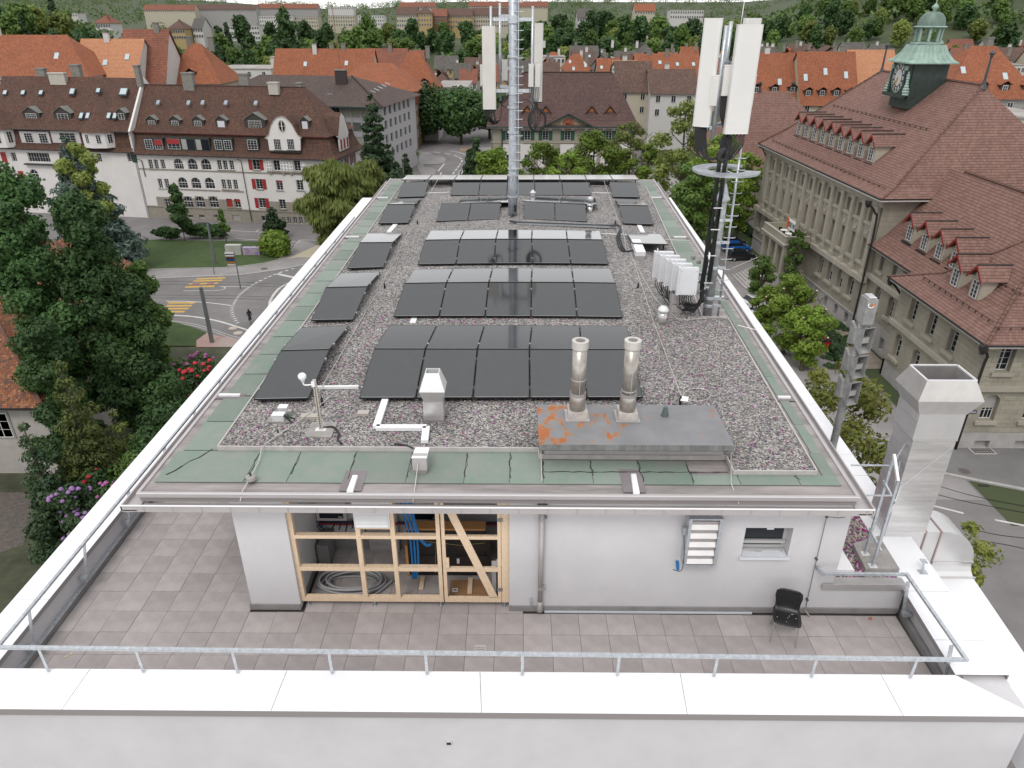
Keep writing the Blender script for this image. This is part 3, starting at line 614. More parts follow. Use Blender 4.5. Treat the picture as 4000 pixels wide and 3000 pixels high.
def module(c4,label,front=True):
 """c4: near-left, near-right, far-right, far-left of the upper face"""
 global nmod
 A,B,C_,D_=[V(p) for p in c4];n=(B-A).cross(D_-A).normalized()
 t=T('solar_module',label,'solar panel',(A+B+C_+D_)/4-V((0,0,.1)),'solar panels on the penthouse roof');nmod+=1
 e=.014
 f=lambda u,v,w=0:A+(B-A)*u+(D_-A)*v+((C_-D_)-(B-A))*u*v+n*w
 Lu,Lv=(B-A).length,(D_-A).length;eu,ev=e/Lu,e/Lv
 m=MB()
 for (u0,u1,v0,v1) in ((0,1,0,ev),(0,1,1-ev,1),(0,eu,ev,1-ev),(1-eu,1,ev,1-ev)):
  m.hexa([f(u0,v0,-.035),f(u1,v0,-.035),f(u1,v1,-.035),f(u0,v1,-.035)],[f(u0,v0),f(u1,v0),f(u1,v1),f(u0,v1)])
 m.build('frame',PFR,t)
 m=MB();m.hexa([f(eu,ev,-.03),f(1-eu,ev,-.03),f(1-eu,1-ev,-.03),f(eu,1-ev,-.03)],[f(eu,ev,-.002),f(1-eu,ev,-.002),f(1-eu,1-ev,-.002),f(eu,1-ev,-.002)]);m.build('glass',PANEL,t)
 if front:
  m=MB();m.hexa([f(.03,.006,.0005),f(.97,.006,.0005),f(.97,.012,.0005),f(.03,.012,.0005)],[f(.03,.006,.002),f(.97,.006,.002),f(.97,.012,.002),f(.03,.012,.002)]);m.build('dust_line',CLAMP,t)
 for u in (-.008,1.008):
  for v in (.2,.8):
   p=f(u,v);m=MB();m.box(p.x-.018,p.x+.018,p.y-.03,p.y+.03,p.z-.04,p.z+.008);m.build('clamp',CLAMP,t)
 for u,v in ((.12,.06),(.88,.06),(.12,.94),(.88,.94)):
  p=f(u,v,-.036);gzz=GZ+crown(p.x,p.y)
  if p.z-gzz>.03:m=MB();m.box(p.x-.02,p.x+.02,p.y-.04,p.y+.04,gzz-.005,p.z);m.build('stand',PFR,t)
 return t
def band(pl,pr_,zl,ql,qr,zq,n,words,gap=.012,sag=0):
 """n modules between the near edge (pl..pr on zl) and the far edge (ql..qr on zq), photo pixels"""
 a,b,c,d=uz(*pl,zl),uz(*pr_,zl),uz(*qr,zq),uz(*ql,zq)
 for i in range(n):
  u0,u1=i/n,(i+1)/n;g=gap/n/1.2
  def bow(p):return p+V((0,0,crown(p.x,p.y)*sag))
  q=[a.lerp(b,u0+g),a.lerp(b,u1-g),d.lerp(c,u1-g),d.lerp(c,u0+g)]
  module([bow(p) for p in q],words.format(ORD[i]),True)
ZL,ZH=2.90,3.10
D_=1.80832
rows=[ # near edge L,R / ridge L,R / far edge L,R
 ((775*D_,859*D_),(1390*D_,857.5*D_),(1458,1364),(2475,1366),(1521.5,1269),(2450,1272),'nearest'),
 ((1537,1240),(2433,1244.5),(1578,1115.7),(2407,1116),(1616.4,1059),(2385.4,1057),'second nearest'),
 ((1631.4,1038.8),(2378.6,1038),(1657,946),(2356,946),(1682,906),(2343.8,907.5),'third nearest')]
for k,r in enumerate(rows):
 sg=0 if k==0 else 1.0
 dz=0 if k==0 else -.03
 band(r[0],r[1],ZL+dz,r[2],r[3],ZH+dz,5,'dark panel facing the terrace, {} from the street in the %s centre row' % r[6],sag=sg)
 band((r[2][0]+2,r[2][1]-3),(r[3][0]-2,r[3][1]-3),ZH+dz-.003,r[4],r[5],ZL+dz,5,'panel tilted away from the terrace, {} from the street, %s centre row' % r[6],sag=sg)
c5_=Crop(1400,660,3.687);v7=Crop(1850,250,3.16)
band(c5_(1117,750),c5_(2030,718),ZL,c5_(1190,498),c5_(2053,468),ZH,2,'{} of the two dark panels facing the terrace, street side of the mast')
band(c5_(1425,492),c5_(2290,478),ZH,c5_(1490,412),c5_(2290,383),ZL,2,'{} of the two pale shining panels behind the centre mast, street side')
band(cA6(1645,450),cA7(208,475),ZL,cA6(1655,298),cA7(192,318),ZH,2,'{} of the two panels facing the terrace between the centre mast and the steel vent')
band(cA6(1640,300),cA7(297,330),ZH,cA6(1765,250),cA7(280,277),ZL,2,'{} of the two panels tilted away between the centre mast and the steel vent')
band(c5_(1322,375),v7(1452,1615),ZL,c5_(1370,167),v7(1420,1440),ZH,5,'shining panel, {} from the street in the row behind the centre mast')
band(c5_(615,152),v7(2045,1425),3.16,c5_(700,85),v7(1990,1367),3.0,9,'flat looking solar panel, {} from the street side in the farthest row')
Lc=[((987.6,1559),(1206.9,1555),(1094,1371),(1287.5,1366),(1175,1279),(1365,1271),'nearest'),
   ((1213.4,1249.6),(1381.4,1247.6),(1269.4,1124.8),(1435.6,1121),(1329,1067),(1487.6,1062),'second'),
   ((1354.2,1047),(1499,1042.4),(1403,949.3),(1535,948.4),(1431,911.3),(1573.5,910),'third'),
   ((1476.3,871.5),(1596,869.3),(1510.2,800.5),(1621.9,799.2),(1530.6,776.6),(1648,773),'fourth')]
for r in Lc:
 band(r[0],r[1],ZL,r[2],r[3],ZH,1,'dark panel facing the terrace in the %s pair of the column nearest the street' % r[6])
 band((r[2][0]+1,r[2][1]-3),(r[3][0],r[3][1]-3),ZH-.003,r[4],r[5],ZL,1,'panel tilted away in the %s pair of the column nearest the street' % r[6])
band((1550.9,769.8),(1659.4,766.6),ZL,(1572.6,713.3),(1675.2,708.8),ZH,1,'single bright panel at the far end of the column nearest the street')
band((2392,768.4),(2500.6,769.8),ZL,(2379.5,711),(2483.9,712.4),ZH,1,'single pale panel at the far end of the column by the car park')
band((2432.8,871.5),(2554.9,876),ZL,(2417,802.8),(2532.3,805),ZH,1,'panel facing the terrace in the pair on the car park side')
band((2418,800),(2532,802),ZH-.003,(2400.3,776.6),(2512,778.8),ZL,1,'panel tilted away in the pair on the car park side')
band((2471.2,949.3),(2612.3,953.8),ZH+.06,(2446.4,910),(2582,913.6),ZL+.02,1,'lone pale panel tilted away over the white duct on the car park side')
def duct(name,pts,w,h,label,z=None,mt=None):
 t=T(name,label,'cable duct',V(pts[0]))
 for a,b in zip(pts[:-1],pts[1:]):
  m=MB();m.bar(V(a)+V((0,0,h/2)),V(b)+V((0,0,h/2)),w,h);m.build('duct_section',mt or COPING,t)
 return t
gzp=lambda p:uz(p[0],p[1],GZ+.01)
duct('cable_duct',[gzp(Crop(800,1400,2.212)(1568,352)),gzp(Crop(800,1400,2.212)(1483,612)),gzp(Crop(800,1400,2.212)(1915,612)),gzp(Crop(800,1400,2.212)(1900,735))],.13,.07,'white zigzag cable duct from the front panels to the roof edge')
def tv(u,v):return uz(*Crop(800,1400,2.212)(u,v),RZ+.01)
bv=T('edge_duct_box','white upright duct box bending over the gravel edge','duct box',tv(1870,1000))
m=MB();q0=tv(1862,1000);m.box(q0.x-.11,q0.x+.11,q0.y,q0.y+.12,RZ+.011,RZ+.09);m.build('upstand',DRIP,bv)
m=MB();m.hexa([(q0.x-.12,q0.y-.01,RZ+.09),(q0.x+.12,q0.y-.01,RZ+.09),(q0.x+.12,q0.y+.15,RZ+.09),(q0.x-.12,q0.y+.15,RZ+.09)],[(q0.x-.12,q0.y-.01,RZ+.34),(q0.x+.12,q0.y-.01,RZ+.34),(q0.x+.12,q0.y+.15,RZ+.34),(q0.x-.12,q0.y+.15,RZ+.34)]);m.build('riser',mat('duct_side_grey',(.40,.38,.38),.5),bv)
m=MB();m.hexa([(q0.x-.13,q0.y-.02,RZ+.342),(q0.x+.13,q0.y-.02,RZ+.342),(q0.x+.12,q0.y+.45,RZ+.25),(q0.x-.12,q0.y+.45,RZ+.25)],[(q0.x-.13,q0.y-.02,RZ+.355),(q0.x+.13,q0.y-.02,RZ+.355),(q0.x+.12,q0.y+.45,RZ+.265),(q0.x-.12,q0.y+.45,RZ+.265)]);m.build('cover',COPING,bv)
duct('cable_duct',[gzp(cA6(545,505)),gzp(cA6(485,575))],.16,.05,'short white cable duct between the third and fourth panel pairs by the street')
duct('cable_duct',[gzp(cA6(1030,490)),gzp(cA6(1000,560))],.16,.05,'short white cable duct in front of the dark pair beside the mast')
duct('cable_duct',[gzp(cA6(875,870)),gzp(cA6(865,895))],.14,.05,'short white cable duct between the second and third centre rows')
duct('cable_duct',[gzp(cA6(705,1325)),gzp(cA6(690,1365))],.14,.05,'short white cable duct between the nearest and second centre rows')
duct('cable_duct',[gzp(cA7(655,515)),gzp(cA7(685,575))],.16,.05,'short white cable duct between the pair and the lone panel on the car park side')
duct('cable_duct',[gzp(cA6(805,238)),gzp(cA6(1012,232))],.05,.05,'thin white cable duct linking the street column to the row behind the mast',mt=WHITE)
duct('cable_duct',[gzp(cA7(245,235)),gzp(cA7(415,238))],.05,.05,'thin white cable duct at the far end on the car park side',mt=WHITE)
duct('cable_duct',[gzp(cA7(325,592)),gzp(cA7(550,600))],.04,.06,'thin white rail linking the third centre row to the lone panel',mt=WHITE)
duct('cable_duct',[gzp(Crop(800,1400,2.212)(955,262)),gzp(Crop(800,1400,2.212)(1330,258))],.06,.06,'thin white conduit beside the sensor post',mt=WHITE)
duct('cable_duct',[gzp(cA6(1600,270)),gzp(cA6(1760,268))],.05,.05,'thin white cable duct running behind the centre mast',mt=WHITE)
duct('cable_duct',[gzp(cA6(1450,432)),gzp(cA6(1640,432))],.05,.05,'thin white cable duct running to the foot of the centre mast',mt=WHITE)
a,b=gzp(cA7(668,760)),gzp(cA7(668,805))
t=T('vent_cowl','white boxy ventilation cowl under the lone tilted panel','vent',b)
m=MB();p0=gzp(cA7(665,815));m.box(p0.x-.17,p0.x+.13,p0.y,p0.y+.3,GZ-.02,GZ+.16);m.build('base_box',ALUD,t)
m=MB();m.hexa([(p0.x-.15,p0.y,GZ+.16),(p0.x+.15,p0.y,GZ+.16),(p0.x+.15,p0.y+1.2,GZ+.16),(p0.x-.13,p0.y+1.2,GZ+.16)],[(p0.x-.15,p0.y-.02,GZ+.30),(p0.x+.15,p0.y-.02,GZ+.30),(p0.x+.15,p0.y+1.2,GZ+.36),(p0.x-.13,p0.y+1.2,GZ+.36)]);m.build('cowl',COPING,t)
t=T('cable_tray','galvanised cable tray with black cables crossing the gravel','cable tray',gzp(cA6(1590,515)))
tp=[gzp(cA6(1590,515))+V((0,0,.1)),gzp(cA7(400,545))+V((0,0,.1)),gzp(cA7(500,580))+V((0,0,.09))]
m=MB();m.bar(tp[0],tp[1],.28,.012);m.bar(tp[0]+V((0,.14,.02)),tp[1]+V((0,.14,.02)),.012,.06);m.bar(tp[0]-V((0,.14,-.02)),tp[1]-V((0,.14,-.02)),.012,.06);m.build('tray',ZINC,t)
tq=gzp(cA7(520,745))
m=MB()
for s_ in (-.1,.1):m.bar((tp[2].x+s_,tp[1].y,GZ+.12),(tq.x+s_,tq.y,GZ+.03),.02,.05)
for k in range(6):
 f_=(k+.5)/6;y_=tp[1].y+(tq.y-tp[1].y)*f_;x_=tp[2].x+(tq.x-tp[2].x)*f_;m.box(x_-.1,x_+.1,y_-.01,y_+.01,GZ+.05,GZ+.06)
m.build('ladder_section',ZINC,t)
for k in range(3):
 o_=(k-1)*.06;m=MB();m.tube(curve([tp[0]+V((-.25,o_*.3-.02,.1)),tp[0]+V((.2,o_,.03)),tp[1]+V((-.3,o_,.04)),tp[1]+V((.35,o_-.1,.05)),(tq.x+o_,(tp[1].y+tq.y)/2,GZ+.12),(tq.x+o_,tq.y,GZ+.08),(tq.x+.35,tq.y+.1,GZ+.05)]),.022,6);m.build('cable',BLACKC,t)
pp=gzp(cA7(545,760));m=MB();m.box(pp.x-.42,pp.x+.22,pp.y-.12,pp.y+.25,GZ,GZ+.03);tag(m.build('paving_slab',mat('buff_slab',(.40,.37,.33),.9)),'buff concrete slab under the end of the cable tray','slab')
pp=gzp(cA6(1550,525));m=MB();m.box(pp.x-.12,pp.x+.35,pp.y-.15,pp.y+.2,GZ,GZ+.03);tag(m.build('paving_slab',MATS['buff_slab']),'buff concrete slab at the foot of the centre mast','slab')
cc3=Crop(2000,1250,2.212)
bx=T('rusty_vent_housing','flat grey metal housing with rust stains carrying two steel flues','vent housing',(1.9,.9,RZ))
def rust_mat():
 m=bpy.data.materials.new('rusting_sheet');m.use_nodes=True;N=m.node_tree.nodes;L=m.node_tree.links;b=N['Principled BSDF'];b.inputs['Roughness'].default_value=.6;b.inputs['Metallic'].default_value=.15
 t=N.new('ShaderNodeTexCoord');mp=N.new('ShaderNodeMapping');mp.inputs['Scale'].default_value=(2.4,1.5,1);L.new(t.outputs['Object'],mp.inputs[0])
 n=N.new('ShaderNodeTexNoise');n.inputs['Scale'].default_value=2.1;n.inputs['Detail'].default_value=7;n.inputs['Roughness'].default_value=.62;L.new(mp.outputs[0],n.inputs['Vector'])
 sx=N.new('ShaderNodeSeparateXYZ');L.new(t.outputs['Object'],sx.inputs[0])
 g=N.new('ShaderNodeMapRange');g.inputs['From Min'].default_value=.2;g.inputs['From Max'].default_value=2.55;g.inputs['To Min'].default_value=.06;g.inputs['To Max'].default_value=-.12;L.new(sx.outputs[0],g.inputs['Value'])
 ad=N.new('ShaderNodeMath');ad.operation='ADD';L.new(n.outputs[0],ad.inputs[0]);L.new(g.outputs[0],ad.inputs[1])
 r=N.new('ShaderNodeValToRGB');e=r.color_ramp.elements;e[0].position=.535;e[0].color=(.215,.215,.225,1);e[1].position=.62;e[1].color=(.36,.115,.035,1)
 x=e.new(.56);x.color=(.32,.19,.11,1);L.new(ad.outputs[0],r.inputs[0])
 n2=N.new('ShaderNodeTexNoise');n2.inputs['Scale'].default_value=3;n2.inputs['Detail'].default_value=5;L.new(t.outputs['Object'],n2.inputs['Vector'])
 mr=N.new('ShaderNodeMapRange');mr.inputs['To Min'].default_value=.75;mr.inputs['To Max'].default_value=1.25;L.new(n2.outputs[0],mr.inputs['Value'])
 mm=N.new('ShaderNodeMixRGB');mm.blend_type='MULTIPLY';mm.inputs[0].default_value=1;L.new(r.outputs[0],mm.inputs[1]);L.new(mr.outputs[0],mm.inputs[2]);L.new(mm.outputs[0],b.inputs['Base Color'])
 return m
RUST=rust_mat()
hx0,hx1,hy0,hy1,hz_=.245,3.565,.18,1.59,3.20
m=MB();m.box(.36,3.50,.47,1.5,GZ-.05,3.06);m.build('wall',mat('housing_grey',(.45,.42,.42),.7,var=.05),bx)
m=MB();zc=hz_+.035
m.box(hx0,hx1,hy0,hy1,3.08,3.085)
A_=[V((hx0,hy0,hz_)),V((hx1,hy0,hz_)),V((hx1,hy1,hz_)),V((hx0,hy1,hz_))];r1,r2=V((hx0+.55,.93,zc)),V((hx1-.75,.93,zc))
m.quad(A_[0],A_[1],r2,r1);m.quad(A_[1],A_[2],r2,r2+V((0,.001,0)));m.quad(A_[2],A_[3],r1,r2);m.quad(A_[3],A_[0],r1+V((0,-.001,0)),r1);m.build('lid',RUST,bx)
m=MB()
for i in range(4):
 a,b=A_[i],A_[(i+1)%4];m.quad(a-V((0,0,.12)),b-V((0,0,.12)),b,a)
m.build('lid_edge',mat('weathered_lid_edge',(.155,.165,.155),.7,var=.3,vscale=9,stretch=(1,1,.2)),bx)
ga,gb_=uy(*cc3(1300,1150),.468),uy(*cc3(1775,1150),.468)
gt=MB();gt.box(2.35,3.28,.455,.469,2.87,3.05);gr=gt.build('grille_frame',mat('grille_pale',(.52,.49,.49),.6),bx)
for k in range(5):
 m=MB();z_=2.895+k*.03;m.hexa([(2.40,.440,z_-.012),(3.23,.440,z_-.012),(3.23,.454,z_),(2.40,.454,z_)],[(2.40,.438,z_-.008),(3.23,.438,z_-.008),(3.23,.454,z_+.012),(2.40,.454,z_+.012)]);m.build('louvre_slat',MATS['grille_pale'],gr)
m=MB();m.box(2.25,3.4,.474,.48,RZ+.012,2.865)
def flue(px_base,name_label,zt,joint):
 p=uz(*px_base,hz_+.03);t=T('steel_flue',name_label,'flue',(p.x,p.y,hz_),'steel flues on the rusty housing')
 m=MB();m.box(p.x-.215,p.x+.215,p.y-.24,p.y+.2,hz_+.035,hz_+.05);m.build('flashing',ALUD,t)
 m=MB();m.box(p.x-.17,p.x+.17,p.y-.19,p.y+.15,hz_+.05,hz_+.18);m.build('plinth',mat('flue_plinth',(.46,.42,.39),.7,var=.2,vscale=5),t)
 m=MB();m.lathe((p.x,p.y,0),[(.145,hz_+.18),(.145,hz_+.47),(.138,hz_+.48)],24);m.build('lower_section',STEEL,t,smooth=True)
 m=MB();m.lathe((p.x,p.y,0),[(.147,hz_+.46),(.147,hz_+.52)],24);m.build('band',DRIP,t)
 m=MB();m.lathe((p.x,p.y,0),[(.128,hz_+.48),(.128,zt-.15)],24);m.build('upper_section',STEEL,t,smooth=True)
 m=MB();m.lathe((p.x,p.y,0),[(.133,joint-.012),(.136,joint),(.133,joint+.012)],24);m.build('joint_ring',ALUD,t)
 m=MB();m.tube([(p.x+.015,p.y-.13,hz_+.5),(p.x+.015,p.y-.13,zt-.15)],.006,5);m.build('seam',ALU,t)
 m=MB();m.lathe((p.x,p.y,0),[(.128,zt-.16),(.148,zt-.14),(.148,zt),(.085,zt+.002),(.083,zt-.3)],24,caps=False);m.lathe((p.x,p.y,0),[(.083,zt-.3),(.001,zt-.3)],24,caps=False);m.build('cap_ring',mat('flue_cap',(.60,.57,.54),.45,metal=.4,var=.1),t,smooth=False)
 return t
flue(cc3(560,825),'steel flue with its joint halfway up, at the rusty end of the housing',4.72,3.98)
flue(cc3(990,832),'steel flue with its joint low down, nearer the small green vent',4.74,3.78)
p=uz(*cc3(1320,825),hz_+.03);t=T('roof_vent','small green grey stepped vent on the rusty housing lid','vent',p);m=MB()
for r_,z0,z1 in ((.075,0,.06),(.06,.06,.13),(.045,.13,.19)):m.lathe((p.x,p.y,hz_+.02),[(r_,z0),(r_*.9,z1)],6)
m.build('cowl',mat('green_zinc',(.10,.13,.125),.6,var=.2),t)
c1=Crop(800,1400,2.212)
p=uz(*c1(1980,556),GZ);t=T('vent_hood','square stainless vent with a white open topped hood on the gravel','vent',p)
x0,x1,y0,y1=p.x-.19,p.x+.19,p.y,p.y+.34
m=MB();m.box(x0+.01,x1-.01,y0+.01,y1-.01,GZ-.02,GZ+.05);m.build('kerb',DRIP,t)
m=MB();m.box(x0,x1,y0,y1,GZ+.05,GZ+.44);m.build('casing',SHEET,t)
m=MB();a=ring(x0+.02,x1-.02,y0+.02,y1-.02,GZ+.44);b=ring(x0-.05,x1+.05,y0-.05,y1+.05,GZ+.68)
for i in range(4):m.quad(a[i],a[(i+1)%4],b[(i+1)%4],b[i])
m.build('neck',ALUD,t)
m=MB();c_=ring(x0+.06,x1-.06,y0+.1,y1-.02,GZ+1.0);d_=ring(x0+.075,x1-.075,y0+.115,y1-.035,GZ+1.0);e_=ring(x0+.075,x1-.075,y0+.115,y1-.035,GZ+.7)
for A1,B1 in ((b,c_),(c_,d_),(d_,e_)):
 for i in range(4):m.quad(A1[i],A1[(i+1)%4],B1[(i+1)%4],B1[i])
m.poly(e_[::-1]);m.build('hood',mat('hood_alu',(.72,.72,.72),.35,metal=.3),t)
p=uz(*c1(1003,612),GZ+.04);m=MB();sl_=[uz(*c1(u,v),GZ+.03) for u,v in ((862,675),(1090,680),(1148,548),(925,548))]
m.hexa([q-V((0,0,.03)) for q in sl_],sl_);tag(m.build('paving_slab',CONC),'grey concrete slab under the perforated sensor post','slab')
t=T('sensor_post','perforated steel post holding a white weather sensor','weather sensor',p)
m=MB();m.box(p.x-.1,p.x+.1,p.y-.06,p.y+.06,GZ+.031,GZ+.04);m.build('foot_plate',LIP,t)
m=MB();m.box(p.x-.03,p.x+.03,p.y-.012,p.y+.03,GZ+.04,3.86)
m.build('post',mat('cream_channel',(.50,.46,.40),.5,metal=.2),t)
for k in range(24):
 m=MB();z_=GZ+.08+k*.041;m.box(p.x-.012,p.x+.012,p.y-.0145,p.y-.0125,z_,z_+.024);m.build('hole',DARK,t)
sx_,sz_=p.x-.02,3.78
m=MB();m.tube(curve([(sx_,p.y-.02,sz_-.0),(sx_-.15,p.y-.04,sz_),(sx_-.17,p.y-.04,sz_+.08)]),.014,8);m.box(sx_-.03,sx_+.03,p.y-.035,p.y-.013,sz_-.04,sz_+.06);m.build('arm',WHITE,t,smooth=False)
m=MB();m.lathe((sx_-.17,p.y-.04,0),[(.03,sz_+.06),(.035,sz_+.10),(.07,sz_+.14),(.075,sz_+.19),(.05,sz_+.225),(.0,sz_+.235)],16);m.build('dome',WHITE,t,smooth=True)
m=MB();m.tube(curve([uz(*c1(1025,597),GZ+.04),uz(*c1(1110,592),GZ+.05),uz(*c1(1160,650),GZ+.03),uz(*c1(1150,700),GZ+.03),uz(*c1(1180,735),GZ+.03)]),.02,7);tag(m.build('black_cable',BLACKC,smooth=True),'black cable curling from the sensor post over the gravel','cable')
m=MB();m.tube(curve([uz(*c1(1640,742),GZ+.02),uz(*c1(1720,746),GZ+.04),uz(*c1(1800,775),GZ+.03)]),.017,7);tag(m.build('black_cable',BLACKC,smooth=True),'short black cable running into the white edge duct box','cable')
t=T('junction_boxes','two pale junction boxes with tangled black cables on a slab','junction box',uz(*c1(650,545),GZ))
q=[uz(*c1(u,v),GZ+.025) for u,v in ((525,548),(755,548),(790,490),(575,490))];m=MB();m.hexa([v-V((0,0,.025)) for v in q],q);m.build('slab',CONC,t)
for (u,v,s_) in ((640,535,.11),(680,470,.085)):
 b_=uz(*c1(u,v),GZ+.03);m=MB();m.box(b_.x-s_,b_.x+s_,b_.y-.04,b_.y+.09,GZ+.026,GZ+.15);bo=m.build('box',LIP,t)
 m=MB();m.box(b_.x-s_*1.05,b_.x+s_*1.05,b_.y-.05,b_.y+.10,GZ+.151,GZ+.165);m.build('lid',WHITE,bo)
b_=uz(*c1(738,490),GZ+.03);m=MB();m.box(b_.x-.04,b_.x+.04,b_.y-.05,b_.y+.05,GZ+.026,GZ+.14);m.build('box',ALUD,t)
for k in range(5):
 a=uz(*c1(660+random.uniform(-10,30),480+random.uniform(-20,30)),GZ+.1);m=MB();m.tube(curve([a,a+V((.06,-.05,.04)),a+V((.13,random.uniform(-.12,.05),.0)),a+V((.2,-.12,-.06))]),.010,6);m.build('cable',BLACKC if k else mat('green_wire',(.02,.12,.05),.5),t)
m=MB();m.tube([uz(*c1(700,500),GZ+.05),uz(*c1(775,520),GZ+.03)],.017,7);m.build('cable',BLACKC,t)
for (u,v,w,lab) in ((915,525,.2,'flat buff concrete block beside the sensor slab'),(1375,497,.13,'small buff concrete block near the zigzag duct')):
 b_=uz(*c1(u,v),GZ);m=MB();m.box(b_.x-w,b_.x+w*.7,b_.y-.02,b_.y+.13,GZ,GZ+.06);tag(m.build('concrete_block',MATS['buff_slab']),lab,'block')
COND=mat('conductor_wire',(.62,.60,.58),.4,metal=.5)
def wire(pts,lab,r=.008):
 m=MB();m.tube(pts,r,5);return tag(m.build('lightning_conductor',COND),lab,'conductor','lightning conductors')
cc2=Crop(1000,1900,2.212)
wire([uz(*c1(305,1235),2.61),uz(*c1(325,1145),RZ+.03),uz(*c1(405,1010),RZ+.1),uz(*c1(470,880),RZ+.05),uz(*c1(490,775),GZ+.05),uz(*c1(525,735),GZ+.05),uz(*c1(950,440),GZ+.08),uz(*c1(1140,280),GZ+.06)],'pale conductor wire running from the gutter past the sensor slab')
wire([uz(*c1(1800,1240),2.61),uz(*c1(1815,1120),RZ+.03),uz(*c1(1832,985),RZ+.1),uz(*c1(1842,905),RZ+.25)],'short conductor wire from the gutter to the edge duct box')
wire([uz(*cc3(265,1575),2.61),uz(*cc3(258,1350),RZ+.03),uz(*cc3(250,1110),GZ+.05)],'conductor wire from the gutter to the corner of the rusty housing')
wire([uz(*cc3(1962,1590),2.61),uz(*cc3(1893,1410),RZ+.03),uz(*cc3(1893,1150),GZ+.1)],'conductor wire from the gutter to the far corner of the rusty housing')
wire([uz(*cc3(1460,650),GZ+.3),uz(*cc3(1330,300),GZ+.05),uz(*cA7(780,1340),GZ+.05),uz(*cA7(590,760),GZ+.05),uz(*cA7(500,540),GZ+.05),uz(*cA7(350,120),GZ+.35)],'long conductor wire running along the gravel on the car park side')
wire([uz(*cA7(560,720),GZ+.05),uz(*cA7(790,1140),GZ+.05),uz(*cA7(1000,1330),GZ+.05),uz(*cA7(1240,1310),GZ+.05)],'conductor wire branching to the foot of the antenna mast')
wire([uz(*c1(985,290),GZ+.1),uz(*cA6(60,1640),GZ+.05),uz(*cA6(430,1010),GZ+.05),uz(*cA6(640,600),GZ+.05),uz(*cA6(830,250),GZ+.05),uz(*cA6(910,110),GZ+.38)],'long conductor wire along the gravel lane near the street column')
wire([uz(*cA7(870,628),GZ+.02),uz(*cA7(1025,640),RZ+.05),uz(*cA7(1085,640),RZ+.03)],'short conductor wire crossing the roof edge on the car park side')
wire([uz(*cc3(1950,45),GZ+.02),uz(*cc3(2110,85),RZ+.06)],'short conductor wire beside the antenna mast ladder')
def foot(px_,lab):
 p=uz(*px_,GZ);m=MB();m.lathe((p.x,p.y,GZ-.01),[(.09,0),(.085,.06),(.05,.07)],12);m.lathe((p.x,p.y,GZ),[(.015,.05),(.015,.12)],8,1);return tag(m.build('conductor_block',[CONC,BLACK]),lab,'conductor block','conductor blocks')
foot(c1(637,668),'round concrete conductor block near the gravel edge by the slab');foot(c1(400,1040),'round conductor block on the green roof edge');foot(cA7(1065,1335),'round conductor block near the antenna mast')
for k,px_ in enumerate((c1(1017,405),cA6(733,510),cA6(450,1065),cA7(645,1065),cA7(448,510),cc3(1452,730))):
 p=uz(*px_,GZ);m=MB();m.lathe((p.x,p.y,GZ),[(.03,0),(.028,.12),(.012,.2)],8)
 tag(m.build('marker_stub',BLACK),('black stub standing by the sensor post','black stub in the street side lane beside the dark pair','black stub in the street side lane beside the second row','black stub in the car park side lane nearest the mast','black stub beside the far end of the conductor wire','black stub under the white tag by the rusty housing')[k],'stub','black stubs on the gravel')
p=uz(*cc3(1490,690),GZ+.12);m=MB();m.hexa([p+V((-.09,-.05,0)),p+V((.05,-.09,.0)),p+V((.09,.05,.03)),p+V((-.05,.09,.03))],[p+V((-.09,-.05,.012)),p+V((.05,-.09,.012)),p+V((.09,.05,.042)),p+V((-.05,.09,.042))]);tag(m.build('white_tag',WHITE),'white square plate hanging by the conductor end near the housing','plate')
m=MB();m.tube([uz(*cc3(1600+115*cos(t),645+55*sin(t)),GZ+.04) for t in [2*pi*k/24 for k in range(24)]],.006,5,caps=False);tag(m.build('wire_loop',COND),'thin pale wire loop lying on the gravel behind the housing','wire')
def vent_pipe(px_,r,h,lab,double=False):
 p=uz(*px_,GZ);t=T('pipe_vent',lab,'vent',p)
 m=MB();m.lathe((p.x,p.y,GZ),[(r,-.02),(r,h)],16);m.build('pipe',SHEET,t,smooth=True)
 m=MB();m.lathe((p.x,p.y,GZ),[(r*1.25,h),(r*1.28,h+.05),(r*.8,h+.13),(0,h+.15)],16);m.build('cap',LIP if not double else ZINC,t,smooth=True)
 if double:m=MB();m.lathe((p.x,p.y,GZ),[(r*.7,h+.15),(r*1.2,h+.17),(r*1.25,h+.33),(r*.6,h+.37),(0,h+.37)],16);m.build('head_drum',ZINC,t,smooth=True)
vent_pipe(cA7(852,1362),.11,.34,'short steel pipe vent with a white cap near the antenna mast')
vent_pipe(cA7(228,410),.10,.30,'steel pipe vent with a drum head beside the pair near the mast',True)
p=uz(*cA7(985,1275),GZ);t=T('vent_box','upright grey metal box behind the steel pipe vent','vent',p);m=MB();m.box(p.x-.17,p.x+.17,p.y,p.y+.25,GZ-.02,GZ+.26);m.build('casing',FASC,t);m=MB();m.hexa([(p.x-.18,p.y-.01,GZ+.28),(p.x+.16,p.y-.01,GZ+.28),(p.x+.2,p.y+.28,GZ+.28),(p.x-.18,p.y+.28,GZ+.28)],[(p.x-.18,p.y-.01,GZ+.52),(p.x+.16,p.y-.01,GZ+.52),(p.x+.2,p.y+.28,GZ+.6),(p.x-.18,p.y+.28,GZ+.6)]);m.build('cowl',FASC,t)
p=uz(*cA6(1728,268),GZ);m=MB();m.lathe((p.x,p.y,GZ),[(.10,0),(.10,.2),(.13,.21),(.02,.32)],10);tag(m.build('cone_vent',LIP),'small white cone topped vent behind the centre mast','vent')
c2=Crop(1000,1900,2.212)
